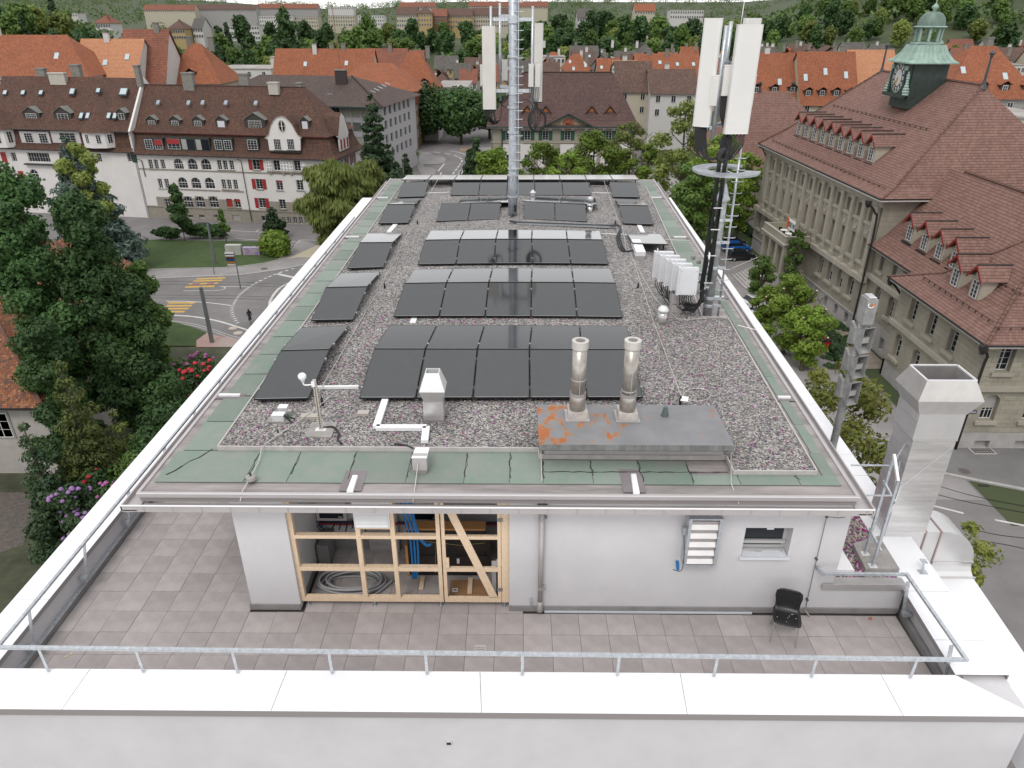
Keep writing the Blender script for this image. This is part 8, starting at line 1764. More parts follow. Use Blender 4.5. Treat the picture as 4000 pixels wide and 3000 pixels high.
for s in (-1,1):m.ruv([(pu+s*(w_+.9),-1.2,ez-.1),(pu,-1.2,pz_+.5),(pu,5,pz_+.5),(pu+s*(w_+.9),1.0,ez-.1)])
m.build('pediment_roof',TILEV,pd_)
for s in (-1,1):m=MB(FV.M);m.bar((pu+s*(w_+.8),-1.2,ez-.25),(pu,-1.2,pz_+.25),.12,.25);m.build('verge',MATS['green_gutter'],pd_)
um,zm=FV.uv(v7c(1170,745),-.62);m=MB(FV.M);m.lathe((0,0,0),[(.01,0),(.02,0)],3)
m=MB(FV.M);m.poly([(um+1.3*cos(2*pi*i/20),-.63,zm+1.25*sin(2*pi*i/20)) for i in range(20)]);med=m.build('medallion',mat('medallion_red',(.30,.085,.05),.8,var=.5,vscale=2),pd_)
m=MB(FV.M);m.poly([(um+(.5+.35*cos(3*2*pi*i/24))*cos(2*pi*i/24),-.65,zm+(.5+.3*cos(5*2*pi*i/24))*sin(2*pi*i/24)) for i in range(24)]);m.build('emblem_figure',mat('emblem_brown',(.10,.05,.03),.8),pd_)
m=MB();m.tube([FV.w(2.4,-.15,ez),FV.w(2.4,-.15,0)],.14,8);m.build('downpipe',MATS['green_gutter'],vl)
cGb=Crop(1000,0,2.212)
gb_=T('grey_office_block','grey concrete office block with panelled windows under a hipped brown roof','building',(-40,150,ST))
def bp(u,v,Y):return uy(*cGb(u,v),Y)
Yg=142.0;pL,pR=bp(660,1000,Yg),bp(1055,935,Yg-1);FG=Fac((bp(600,1000,Yg+3).x-26,Yg+7),(bp(1060,1000,Yg).x,Yg));zE=FG.uv(cGb(900,925),-.5)[1]
CON=mat('grey_concrete_panel',(.30,.295,.30),.9,var=.06);CONP=mat('beige_blind_panel',(.25,.25,.205),.8)
holed=[];LG=FG.L
ys_r=[FG.uv(cGb(950,v))[1] for v in (1020,1140,1265,1390)]
for r,z in enumerate(ys_r):
 for k in range(9):
  u=LG-1.8-2.15*k;holed.append(H(u-1.72,u-.0,z+.05,z+1.9 if r==0 else z+1.75))
holed_wall(FG,0,LG,0,zE,holed,[CON],gb_,dep=.3)
for k,h in enumerate(holed):
 r=k//9;wo=window(FG,h,gb_,cols=2,rows=1,y=.18,fr=.05,fm=mat('grey_window_frame',(.25,.26,.26),.5),gl=WGL)
 if (r in (0,) and k % 9 != 3) or r==2 or (r==1):blind(FG,h,wo,.96,CONP if r != 1 else mat('dark_blind',(.07,.08,.065),.8),y=.1)
for k in range(10):m=MB(FG.M);u=LG-1.62-2.15*k+.0;m.box(u-.0,u+.16,-.15,-.002,.4,zE-.3);m.build('mullion_rib',CON,gb_)
FGe=Fac(FG.w(LG,0,0),FG.w(LG,24,0));gh=[H(u,u+1.5,z+.1,z+1.8) for z in ys_r for u in (3,6,9,12,15,18)];holed_wall(FGe,0,24,0,zE,gh,[mat('pale_concrete',(.42,.41,.42),.9,var=.05)],gb_)
for h in gh:window(FGe,h,gb_,cols=2,rows=1,fr=.05)
m=MB(FG.M);m.box(0,LG,23.6,24,0,zE);m.build('wall',CON,gb_)
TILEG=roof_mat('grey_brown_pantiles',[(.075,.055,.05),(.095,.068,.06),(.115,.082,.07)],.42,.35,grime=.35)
rzG=FG.uv(cGb(780,660),11)[1];hip2(FG,-1,LG+1.3,24,[(-1.2,zE+.1),(12,rzG)],.6,.85,TILEG,gb_)
m=MB(FG.M);m.box(-1,LG+1.4,-1.4,-1.15,zE-.15,zE+.12);m.build('gutter',mat('green_gutter',(.02,.05,.042),.5),gb_)
m=MB(FG.M);m.tube([(LG+1.3-11.2,12,rzG+.1),(LG+1.3,-1.2,zE+.25)],.18,6);m.build('hip_tiles',TILEG,gb_)
chimney(FG,cGb(737,745),2.4,3.0,gb_,8.0,mat('dark_clad_chimney',(.04,.03,.03),.7),CHM);p=FG.uv(cGb(735,650),9);m=MB(FG.M);m.tube([(p[0],9,p[1]),(p[0]-.5,9,p[1]+13)],.06,6);m.build('aerial',mat('rust_pole',(.20,.08,.05),.7),gb_)
for u in (470,572,635):sky1(cGb(u,832),1.4,1.2,gb_,3.6,F=FG)
for u,v in ((940,815),(975,800),(1010,783),(1042,765),(1075,747),(1105,730),(1137,712)):
 q=V(uy(*cGb(u,v),Yg+8));m=MB();m.bar(q+V((-.5,0,0)),q+V((.5,0,-.4)),.3,.12);m.build('roof_light_strip',mat('skylight_pale',(.42,.50,.52),.15),gb_)
bb=T('brown_block','ochre brown block with orange tiled mansard behind the grey office block','building',(-28,186,ST))
BRN=mat('ochre_render',(.17,.105,.05),.9,var=.1,vscale=.3)
FB=Fac((-34,183),(-26.2,183));zB=FB.uv(cGb(1300,915))[1];m=MB(FB.M);m.box(0,FB.L,0,20,0,zB);m.build('wall',BRN,bb)
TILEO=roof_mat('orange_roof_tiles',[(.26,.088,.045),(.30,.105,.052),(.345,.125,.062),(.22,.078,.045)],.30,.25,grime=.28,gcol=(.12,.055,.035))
m=MB(FB.M);zt2=FB.uv(cGb(1300,790))[1];m.box(-.3,FB.L+.3,-.3,20,zB+.02,zt2);m.build('tile_hung_storey',TILEO,bb)
hip2(FB,-14,FB.L+1,20,[(-1,zt2+.05),(10,zt2+6.0)],.7,.7,TILEO,bb)
FBe=Fac(FB.w(FB.L,0,0),FB.w(FB.L,20,0));
for z in (3,6.2,9.4,12.6):
 for u in (3,8,13,17):window(FBe,H(u,u+1.2,z,z+1.8),bb,y=-.09)
hs_=T('tiled_house','old pale house with a mottled orange clay tile roof beside the big poplars','house',(-33,36,ST))
OLDT=[mat('old_tile_%d' % k,c,.9,var=.3,vscale=5) for k,c in enumerate(((.23,.085,.035),(.19,.075,.045),(.26,.11,.05),(.14,.075,.055),(.30,.14,.075),(.11,.065,.05)))]
cH=Crop(0,700,2.212)
ecorner=uz(170/2.212,1400+430/2.212,-22+6.2);ridge=uz(0,700+735/2.212,-22+12.2)
c0=uz(400/2.212,1400+435/2.212,-22+6.1)
Yh0=c0.y;Xh1=c0.x-.1
m=MB();m.box(Xh1-14,Xh1-.7,Yh0+.6,Yh0+15,ST,-15.95);m.build('wall',mat('house_render',(.40,.37,.345),.9,var=.12,vscale=.8),hs_)
m=MB();m.box(Xh1-.699,Xh1-.5,Yh0+.6,Yh0+4,ST,-16);m.build('corner_strip',mat('grey_corner',(.30,.30,.28),.9),hs_)
FH=Fac((Xh1-14,Yh0+.6),(Xh1-.7,Yh0+.6));q=FH.uv((30/2.212,1400+560/2.212))
window(FH,H(q[0]-.9,q[0]+.5,q[1]-1.2,q[1]+.9),hs_,y=-.09,cols=2,rows=3);m=MB(FH.M);m.box(q[0]-1.0,q[0]+.62,-.06,-.002,q[1]-1.3,q[1]+1.0);m.build('window_surround',MATS['grey_corner'],hs_)
def tiled_plane(A,B,C_,D_,name,n_single,par,tw=.19,th=.17):
 """A-B eaves, D-C upper edge; every clay tile is its own small slab lapping over the next"""
 A,B,C_,D_=V(A),V(B),V(C_),V(D_);n=(B-A).cross(D_-A).normalized();n=n if n.z>0 else -n
 rows=int((D_-A).length/th);cnt=0;bulk=MB();ms_=OLDT
 base=MB();base.poly([A-n*.05,B-n*.05,C_-n*.05,D_-n*.05]);base.build('roof_boarding',DARK,par)
 order=[]
 for r in range(rows):
  a=A.lerp(D_,r/rows);b=B.lerp(C_,r/rows);a2=A.lerp(D_,(r+1)/rows);up=(a2-a)*1.25;k=max(1,int((b-a).length/tw));d=(b-a)/k
  for c in range(k):order.append((a+d*(c+(.5 if r % 2 else 0)),d,up))
 vis=[(i,(o[0]-CAM).length) for i,o in enumerate(order) if 0 <= 2000+CF*(o[0]-CAM).dot(RGT)/max(.1,(o[0]-CAM).dot(fwd))]
 near={i for i,_ in sorted(vis,key=lambda q:q[1])[:n_single]}
 proto={}
 for i,(p,d,up) in enumerate(order):
  lift=n*random.uniform(.012,.028);w=d*.94;mi=random.choice((0,0,1,1,2,2,3,4,5))
  P4=[p+lift*1.6,p+w+lift*1.6,p+w+up*.98+lift*.2,p+up*.98+lift*.2];mid=p+w*.5-up*.06+lift*1.7
  if i in near:
   q=MB();q.add([P4[0]-n*.02,P4[1]-n*.02,mid-n*.02]+P4+[mid],[(3,7,4,5,6),(0,2,7,3),(2,1,4,7)]);q.build('roof_tile',ms_[mi],par)
  else:bulk.add(P4+[mid],[(0,4,1,2,3)],mi)
 o=bulk.build(name,ms_,par);o['kind']='stuff';return o
zE2,zM,zR=-15.8,-13.7,-9.8
x0,x1=Xh1-15,Xh1+.0;y0,y1=Yh0-.1,Yh0+15
tiled_plane((x0,y0,zE2),(x1,y0,zE2),(x1-1.6,y0+1.6,zM-.9),(x0,y0+1.6,zM-.9),'roof_tiles',150,hs_)
tiled_plane((x0,y0+1.6,zM-.9),(x1-1.6,y0+1.6,zM-.9),(x1-7.4,y0+7.4,zR+.4),(x0,y0+7.4,zR+.4),'roof_tiles',140,hs_)
tiled_plane((x1,y0,zE2),(x1,y1,zE2),(x1-1.6,y1-1.6,zM-.9),(x1-1.6,y0+1.6,zM-.9),'roof_tiles',0,hs_);tiled_plane((x1-1.6,y0+1.6,zM-.9),(x1-1.6,y1-1.6,zM-.9),(x1-7.4,y1-7.4,zR+.4),(x1-7.4,y0+7.4,zR+.4),'roof_tiles',0,hs_)
hp=[V((x1-.05,y0+.05,zE2+.1)),V((x1-1.6,y0+1.6,zM-.8)),V((x1-7.4,y0+7.4,zR+.5))]
for a,b in zip(hp[:-1],hp[1:]):
 n=int((b-a).length/.42)
 for k in range(n):m=MB();m.tube([a.lerp(b,k/n)+V((0,0,.03)),a.lerp(b,(k+1.15)/n)+V((0,0,.08))],.12,6);m.build('hip_tile',OLDT[3],hs_)
m=MB();m.box(x0,x1+.1,y0-.16,y0-.02,zE2-.12,zE2+.0);m.build('gutter',GUT,hs_);m=MB();m.box(x1+.02,x1+.16,y0-.1,y1,zE2-.12,zE2);m.build('gutter',GUT,hs_)
ub_=uz(0,700+840/2.212,-22+13.0)
yb0=y0+9.5
tiled_plane((x0+1,yb0,-12.4),(x1-3.0,yb0+1.5,-12.4),(x1-6.5,yb0+7.0,-8.3),(x0+1,yb0+7.0,-7.6),'roof_tiles',0,hs_)
tiled_plane((x1-3.0,yb0+1.5,-12.4),(x1-3.0,yb0+13,-12.4),(x1-6.5,yb0+9,-8.3),(x1-6.5,yb0+7,-8.3),'roof_tiles',0,hs_)
m=MB();m.box(x0+1,x1-3.6,yb0+1.6,yb0+12,ST,-12.45);m.build('wall',MATS['house_render'],hs_)
m=MB();m.tube([(x0+1,yb0+7.0,-7.5),(x1-6.5,yb0+7.0,-8.2),(x1-3.0,yb0+1.5,-12.3)],.13,6);m.build('ridge_tiles',OLDT[3],hs_)
p=uz(120/2.212,700+800/2.212,-9.6);m=MB();m.lathe((p.x,p.y,p.z-.5),[(.14,0),(.14,.6),(.2,.62),(.2,.8),(.05,.95)],10);m.build('vent_pipe',GUT,hs_)
p=uz(325/2.212,1400+45/2.212,-14.6);m=MB();m.box(p.x-1.0,p.x+1.1,p.y,p.y+1.8,-16.4,-14.5);m.build('dormer',MATS['grey_corner'],hs_)
m=MB();m.hexa([(p.x-1.2,p.y-.3,-14.6),(p.x+1.3,p.y-.3,-14.6),(p.x+1.3,p.y+2,-14.0),(p.x-1.2,p.y+2,-14.0)],[(p.x-1.2,p.y-.3,-14.5),(p.x+1.3,p.y-.3,-14.5),(p.x+1.3,p.y+2,-13.9),(p.x-1.2,p.y+2,-13.9)]);m.build('dormer_roof',ALUD,hs_)
WALLS={'cream':mat('wall_cream',(.46,.42,.33),.9,var=.06),'white':mat('wall_white',(.56,.545,.53),.9,var=.06),'grey':mat('wall_grey',(.33,.32,.31),.9,var=.06),'ochre':mat('wall_ochre',(.42,.31,.15),.9,var=.08),'pink':mat('wall_pink',(.48,.33,.28),.9,var=.06),'brick':mat('wall_brick',(.20,.09,.06),.9,var=.1)}
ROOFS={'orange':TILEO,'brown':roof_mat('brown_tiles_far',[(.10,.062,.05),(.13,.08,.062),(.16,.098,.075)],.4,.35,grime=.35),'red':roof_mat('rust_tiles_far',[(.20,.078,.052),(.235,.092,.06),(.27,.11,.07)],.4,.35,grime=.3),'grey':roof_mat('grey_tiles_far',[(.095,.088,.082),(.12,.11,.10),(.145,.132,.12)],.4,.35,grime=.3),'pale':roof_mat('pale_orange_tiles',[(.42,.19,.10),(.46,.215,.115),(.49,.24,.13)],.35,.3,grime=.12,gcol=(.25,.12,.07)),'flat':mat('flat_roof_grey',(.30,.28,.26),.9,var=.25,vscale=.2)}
HSTD={}
def house(name,lab,cat,pL,pR,Y,zw,zr,wall,roof,depth=12,hip=.0,zbase=None,rows=3,cols=None,chim=1,sky_=0,dorm=0,group=None,rot=0,kind='gable',yridge=None,winf=True,lean=0.0):
 """pL, pR: photo pixels of the two ends of the front eaves; Y distance of the front wall; zw eaves height and zr ridge height (world z)"""
 a,b=uy(pL[0],pL[1],Y),uy(pR[0],pR[1],Y+lean);F=Fac((a.x,a.y),(b.x,b.y));L_=F.L;zb=hgt((a.x+b.x)/2,Y)-ST if zbase is None else zbase
 e=(a.z if zw is None else zw)-ST;r=e+(zr if zr is not None else 5)
 t=T(name,lab,cat,F.w(L_/2,0,zb),group)
 m=MB(F.M);m.box(0,L_,0,depth,min(zb,e-2)-1.5,e)
 if kind=='gable':m.prism([(0.0,0,e),(0,depth,e),(0,depth/2,r)],(.25,0,0));m.prism([(L_-.25,0,e),(L_-.25,depth,e),(L_-.25,depth/2,r)],(.25,0,0))
 m.build('wall',WALLS[wall],t)
 if kind=='flat':
  m=MB(F.M);m.box(-.2,L_+.2,-.2,depth+.2,e+.001,e+.35);m.build('roof',ROOFS['flat'],t)
 elif kind=='gable':
  m=MB(F.M);k=(r-e)/(depth/2);o=.6;m.ruv([(-.4,-o,e-o*k+.15),(L_+.4,-o,e-o*k+.15),(L_+.4,depth/2,r+.15),(-.4,depth/2,r+.15)]);m.ruv([(L_+.4,depth+o,e-o*k+.15),(-.4,depth+o,e-o*k+.15),(-.4,depth/2,r+.15),(L_+.4,depth/2,r+.15)]);m.build('roof',ROOFS[roof],t)
 else:hip2(F,-.6,L_+.6,depth,[(-.6,e-.1),(depth/2,r)],hip,hip,ROOFS[roof],t)
 if winf:
  cols=cols or max(2,int(L_/3.2));fh=max(2.4,min(3.2,(e-max(zb,0))/max(rows,1)))
  key=(round(fh,1));w=None
  if 'w' not in HSTD:
   q=MB();q.box(-.5,.5,-.05,.02,-.75,.75);HSTD['w']=q.build('window',WGL,t);q=MB();q.box(-.58,-.5,-.08,.0,-.8,.8);q.box(.5,.58,-.08,0,-.8,.8);q.box(-.5,.5,-.08,0,.75,.83);q.box(-.5,.5,-.08,0,-.83,-.75);q.box(-.04,.04,-.09,-.051,-.75,.75);HSTD['f']=q.build('frame',WFR,HSTD['w']);HSTD['first']=t
  ang=atan2(F.d.y,F.d.x)
  for rr in range(rows):
   for c in range(cols):
    z=e-1.5-rr*fh
    if z<1:continue
    p=F.w(L_*(c+.5)/cols,-.06,z);o=HSTD['w'].copy();COL.objects.link(o);o.parent=t;o.matrix_parent_inverse=parent_inv(t);o.location=p;o.rotation_euler=(0,0,ang)
    f_=HSTD['f'].copy();COL.objects.link(f_);f_.parent=o;f_.matrix_parent_inverse=Matrix.Identity(4)
 for k in range(chim):
  u=L_*random.uniform(.15,.85);yy=depth*.5+random.uniform(-1,1);m=MB(F.M);m.box(u-.55,u+.55,yy-.4,yy+.4,r-1.6,r+1.3);c_=m.build('chimney',CHM if random.random()<.6 else WALLS['white'],t);m=MB(F.M);m.box(u-.65,u+.65,yy-.5,yy+.5,r+1.301,r+1.5);m.build('chimney_cap',CHM,c_)
 kk=(r-e)/(depth/2)
 for k in range(sky_):
  u=L_*(k+.5+random.uniform(-.2,.2))/sky_;yy=depth*random.uniform(.16,.3);z=e+yy*kk+.2;m=MB(F.M);m.hexa([(u-.45,yy-.5,z-.5*kk),(u+.45,yy-.5,z-.5*kk),(u+.45,yy+.5,z+.5*kk),(u-.45,yy+.5,z+.5*kk)],[(u-.45,yy-.55,z-.5*kk+.12),(u+.45,yy-.55,z-.5*kk+.12),(u+.45,yy+.45,z+.5*kk+.12),(u-.45,yy+.45,z+.5*kk+.12)]);m.build('skylight',MATS['skylight_pale'],t)
 for k in range(dorm):
  u=L_*(k+.5)/dorm;yy=.9;z=e+yy*kk-.2;d_=MB(F.M);d_.box(u-.9,u+.9,yy,yy+2.2,z,z+1.7);do=d_.build('dormer',mat('dormer_dark',(.045,.038,.034),.8),t);m=MB(F.M)
  for s in (-1,1):m.ruv([(u+s*1.25,yy-.35,z+1.55),(u,yy-.35,z+2.3),(u,yy+3.4,z+2.3),(u+s*1.25,yy+2.6,z+1.55)])
  m.build('dormer_roof',ROOFS[roof],do);window(F,H(u-.5,u+.5,z+.3,z+1.5),do,y=yy-.09,cols=2,rows=2,fr=.09)
 return t,F
D0=Crop(0,0,2.212)
house('town_house','house with a big hipped orange roof, the farthest to the street side behind the white terrace','house',D0(-330,655),D0(760,655),150,None,7.5,'white','orange',14,.9,kind='hip',chim=1,sky_=2,rows=1)
house('town_house','house with a pale salmon orange roof with two skylights behind the white terrace','house',D0(640,662),D0(1170,662),156,None,7.0,'white','pale',14,kind='gable',chim=1,sky_=3,rows=1)
house('town_house','house with a steep rust roof and white gable wall behind the chimneys','house',D0(1050,700),D0(1430,728),160,None,10.0,'white','red',13,kind='gable',chim=1,rows=1)
house('town_house','house with a hipped orange roof and one dark dormer beside the white gable','house',D0(1400,720),D0(1890,690),166,None,8.0,'cream','orange',14,.8,kind='hip',chim=2,dorm=1,rows=1)
E2=Crop(1000,0,2.212)
house('town_house','long orange roofed house with two skylights behind the grey office block','house',E2(150,690),E2(1000,690),205,None,7.5,'cream','orange',14,kind='gable',chim=3,sky_=2,rows=1)
house('town_house','rust roofed house with a white gable end behind the orange roofed house','house',E2(940,650),E2(1290,655),225,None,7.0,'white','red',14,kind='gable',chim=1,rows=1)
house('town_house','orange roofed corner house with dormers and green shutter beside the dark street trees','house',E2(1150,790),E2(1560,800),200,None,9.5,'white','orange',14,.7,kind='hip',chim=1,dorm=2,rows=2)
house('school_pavilion','low modern building with a pale sloping roof and orange wall by the street trees','building',E2(1560,760),E2(1830,740),215,None,1,'white','flat',22,kind='flat',chim=0,rows=1)
house('modern_hall','white modern hall with a glazed corner and terrace roof beyond the orange roofs','building',E2(-380,600),E2(120,560),262,None,1,'white','flat',20,kind='flat',chim=0,rows=1,cols=4)
house('modern_hall','white modern hall with a raised shed roof before the wooded bank','building',E2(120,500),E2(460,480),300,None,1,'white','flat',18,kind='flat',chim=0,rows=1)
house('town_house','long rust roofed shed in front of the wooded bank','house',E2(1060,560),E2(1440,560),300,None,5,'grey','red',12,kind='gable',chim=0,rows=0)
K2=Crop(2000,0,2.212)
house('town_house','brown roofed house with a roof terrace beside the villa roof','house',K2(900,780),K2(1210,790),190,None,6.5,'cream','brown',13,kind='gable',chim=1,rows=2)
house('town_house','dark brown roofed white house behind the tall bare-limbed tree','house',K2(1200,800),K2(1600,800),186,None,5.0,'white','brown',13,kind='gable',chim=1,rows=2)
house('town_house','long orange roofed house with skylights behind the dark brown roofs','house',K2(1080,665),K2(1620,705),225,None,6.0,'cream','orange',14,kind='gable',chim=2,sky_=4,rows=1)
house('town_house','bright salmon roofed house beside the villa ridge','house',K2(890,665),K2(1090,665),215,None,4.0,'cream','pale',12,kind='gable',chim=0,sky_=1,rows=1)
K3=Crop(3000,0,2.212)
house('town_house','orange roofed row house with five dormers left of the clock tower','house',K3(-180,850),K3(290,850),175,None,9.5,'cream','orange',15,kind='gable',chim=1,dorm=3,sky_=1,rows=2)
house('town_house','orange roofed row house with speckled tiles and three skylights left of the clock tower','house',K3(285,885),K3(770,885),172,None,10.5,'cream','orange',15,kind='gable',chim=1,dorm=4,sky_=3,rows=2)
house('town_house','smooth salmon roofed house just left of the clock tower','house',K3(740,760),K3(1130,760),178,None,8.0,'white','pale',15,kind='gable',chim=0,rows=0)
house('town_house','orange hipped house with dormers right of the clock tower','house',K3(1560,850),K3(2330,880),140,None,9.0,'grey','orange',16,.8,kind='hip',chim=1,dorm=4,sky_=2,rows=2)
house('town_house','low grey roofed glass building at the edge behind the clock tower roof','building',K3(2040,1030),K3(2500,1110),118,None,1,'white','flat',18,kind='flat',chim=0,rows=1)
rnd=random.Random(4)
def quarter(x0,x1,y0,y1,n,roofs,Yr,names,seed):
 r_=random.Random(seed);spots=[]
 for k in range(n):
  px_=x0+(x1-x0)*(k+.5+r_.uniform(-.3,.3))/n;fy=r_.random();py_=y0+(y1-y0)*fy;Y=Yr[1]+(Yr[0]-Yr[1])*fy;spots.append((px_,py_,Y))
 return spots
adj=['pale','weathered','small','long','narrow','tall','low','plain','old','broad','bright','dim']
cnt={}
def uniq(lab):
 c=cnt.get(lab,0);cnt[lab]=c+1;return lab
def q_houses(x0,x1,bands,seed,where):
 r_=random.Random(seed);n_=0;out=[]
 for (yb,Y,sp,wmin,wmax,rf) in bands:
  px_=x0+r_.uniform(-20,40)
  while px_<x1:
   wpx=r_.uniform(wmin,wmax);roof=r_.choice(rf);wall=r_.choice(['cream','white','white','grey','ochre']);kind='flat' if roof=='flat' else r_.choice(['gable','gable','hip'])
   out.append((px_,wpx,yb+r_.uniform(-5,5),Y*r_.uniform(.96,1.04),roof,wall,kind));px_+=wpx*sp+r_.uniform(2,25)
 tot={}
 for o in out:tot[(o[4],o[5],o[6])]=tot.get((o[4],o[5],o[6]),0)+1
 seen={}
 for (px_,wpx,yb,Y,roof,wall,kind) in out:
  k=(roof,wall,kind);seen[k]=seen.get(k,0)+1;pos=ORD[min(8,seen[k]-1)] if tot[k]>1 else 'only'
  rn={'orange':'orange tiled','brown':'brown tiled','red':'rust tiled','grey':'grey tiled','pale':'salmon tiled','flat':'flat grey roofed'}[roof]
  lab='%s %s house with %s walls %s, %s %s' % (rn,{'gable':'gabled','hip':'hipped','flat':''}[kind],wall,where,pos,'from the street' if tot[k]>1 else 'one there');lab=' '.join(lab.split())
  house('town_house',lab,'house',(px_,yb),(px_+wpx,yb),Y,None,r_.uniform(4,6.5),wall,roof,r_.uniform(10,13),.8,kind=kind,chim=1 if Y<420 else 0,rows=2 if Y<420 else 1,group='houses between the near roofs and the woods',cols=max(2,int(wpx/16)),sky_=2 if Y<330 and kind != 'flat' and r_.random()<.5 else 0)
q_houses(1500,2080,[(300,330,1.1,40,90,['grey','grey','brown','flat']),(265,365,1.1,45,90,['grey','brown','grey']),(322,300,1.25,50,80,['grey','red','brown'])],3,'beside the dark street trees')
q_houses(2080,2760,[(228,345,1.05,55,110,['flat','flat','grey']),(250,325,1.0,55,110,['brown','grey','brown','orange']),(275,290,1.0,55,110,['orange','brown','red','grey']),(298,262,1.05,60,110,['orange','red','brown'])],6,'behind the villa roof')
q_houses(2940,3480,[(232,350,1.0,60,110,['flat','grey','brown']),(258,310,1.0,60,110,['orange','flat','brown','grey']),(215,400,1.1,60,120,['brown','grey'])],9,'beyond the orange row houses')
q_houses(3620,4060,[(235,330,1.0,60,110,['grey','brown','orange']),(258,290,1.0,70,120,['orange','flat','red']),(205,420,1.3,60,100,['red','grey'])],12,'behind the clock tower')
BARK=mat('bark',(.085,.065,.05),.95,var=.3,vscale=6);BARKG=mat('grey_bark',(.17,.15,.125),.95,var=.25,vscale=5)
def leaf_cloud(name,lobes,n,size,m_,seed,par=None,fill=.35,flat_=.0,elong=1.7,droop=0.0,mats2=None,frac2=0.0):
 """many small leaf faces spread through overlapping lobes; lobes: (centre, radii)"""
 r_=random.Random(seed);vol=[l[1][0]*l[1][1]+l[1][1]*l[1][2] for l in lobes];tot=sum(vol);vs=[];fs=[];mi=[]
 gauss=r_.gauss
 for (c,R),w in zip(lobes,vol):
  k=int(n*w/tot)
  for _ in range(k):
   d=V((gauss(0,1),gauss(0,1),gauss(0,1)));d.normalize();q=1-fill*r_.random()**1.6*1.0
   q *= 1+.22*noise.noise(V((d.x*2.3+c[0],d.y*2.3+c[1],d.z*2.3+seed)))*1.6
   p=V((c[0]+R[0]*d.x*q,c[1]+R[1]*d.y*q,c[2]+R[2]*d.z*q))
   nn=(d+V((gauss(0,.6),gauss(0,.6),gauss(0,.5)+.35))).normalized();a=nn.orthogonal().normalized();a=Matrix.Rotation(r_.uniform(0,6.28),3,nn) @ a
   if droop:a=(a*(1-droop)+V((d.x*.5,d.y*.5,-1))*droop).normalized()
   b=nn.cross(a);s=size*r_.uniform(.55,1.25);o=len(vs)
   vs+=[p-a*s*elong*.5,p+b*s*.5,p+a*s*elong*.5,p-b*s*.5];fs.append((o,o+1,o+2,o+3));mi.append(1 if r_.random()<frac2 else 0)
 me=bpy.data.meshes.new(name);me.from_pydata([tuple(v) for v in vs],[],fs)
 for q in ([m_]+(mats2 or [])):me.materials.append(q)
 me.polygons.foreach_set('material_index',mi);o=bpy.data.objects.new(name,me);COL.objects.link(o)
 if par:o.parent=par
 return o
def limbs(h,spread,r0,seed,n=7,start=.35,m_=None,par=None,lean=.06,name='trunk'):
 r_=random.Random(seed);m=MB();top=V((r_.uniform(-lean,lean)*h,r_.uniform(-lean,lean)*h,h));P=curve([(0,0,-.3),(r_.uniform(-.02,.02)*h,r_.uniform(-.02,.02)*h,h*.4),top],5);m.tube(P,r0,8,r1=r0*.25)
 for k in range(n):
  t=start+(1-start)*(k+.5)/n*.9;b=P[min(len(P)-1,int(t*(len(P)-1)))];a=2.4*k+r_.uniform(-.5,.5);L_=spread*r_.uniform(.6,1.0)*(1.15-.5*t)
  e=b+V((cos(a)*L_,sin(a)*L_,L_*r_.uniform(.35,.8)));mid=b.lerp(e,.5)+V((0,0,-L_*.06));m.tube(curve([b,mid,e],3),r0*.42*(1-.4*t),5,r1=r0*.1)
  for j in range(2):s=mid.lerp(e,.4+.3*j);m.tube([s,s+V((cos(a+(-1)**j*.9)*L_*.35,sin(a+(-1)**j*.9)*L_*.35,L_*.28))],r0*.16,4,r1=r0*.05)
 o=m.build(name,m_ or BARK,None,smooth=True)
 if par:o.parent=par
 return o
def blobs(rx,ry,z0,z1,n,seed,r=(.35,.55),shape='round'):
 r_=random.Random(seed);out=[]
 for k in range(n):
  t=(k+.5)/n;z=z0+(z1-z0)*t
  w={'round':sqrt(max(.05,1-(2*t-1)**2)),'column':.55+.45*sin(pi*min(1,t*1.05)),'cone':1.05-t,'dome':sqrt(max(.05,1-t*t))}[shape]
  a=2.399*k+r_.uniform(-.4,.4);rad=r_.uniform(.25,.75)*w;q=r_.uniform(*r)*(.55+.45*w)
  out.append(((rx*rad*cos(a),ry*rad*sin(a),z),(rx*q,ry*q,min(rx,ry)*q*.85)))
 return out
def plant(name,lab,cat,loc,lobes,n,size,m_,seed,h=None,spread=2,r0=.2,group=None,trunk=True,bark=None,tn=7,**k):
 t=T(name,lab,cat,loc,group)
 if trunk:limbs(h,spread,r0,seed,n=tn,m_=bark,par=t)
 leaf_cloud('crown',lobes,n,size,m_,seed+1,t,**k);return t
LP=leaf_mat('poplar_leaves',(.018,.040,.014),(.055,.095,.028),(.030,.062,.019),.3,.55)
LD=leaf_mat('dark_leaves',(.014,.032,.012),(.045,.080,.022),(.026,.052,.016),.3,.5)
LM=leaf_mat('mid_leaves',(.032,.062,.015),(.085,.125,.030),(.055,.090,.021),.35,.5)
LB_=leaf_mat('bright_leaves',(.055,.090,.015),(.125,.165,.030),(.085,.125,.020),.4,.6)
LY=leaf_mat('olive_leaves',(.060,.085,.022),(.135,.155,.045),(.095,.115,.030),.4,.5)
LC_=leaf_mat('cedar_needles',(.030,.050,.042),(.085,.115,.095),(.055,.080,.066),.15,.8)
LS=leaf_mat('spruce_needles',(.022,.038,.012),(.105,.115,.028),(.055,.070,.018),.2,.9)
LX=leaf_mat('dark_conifer',(.010,.022,.012),(.035,.055,.022),(.020,.036,.015),.15,.8)
LR=leaf_mat('pod_tree_leaves',(.060,.075,.018),(.135,.135,.030),(.095,.105,.022),.35,.8)
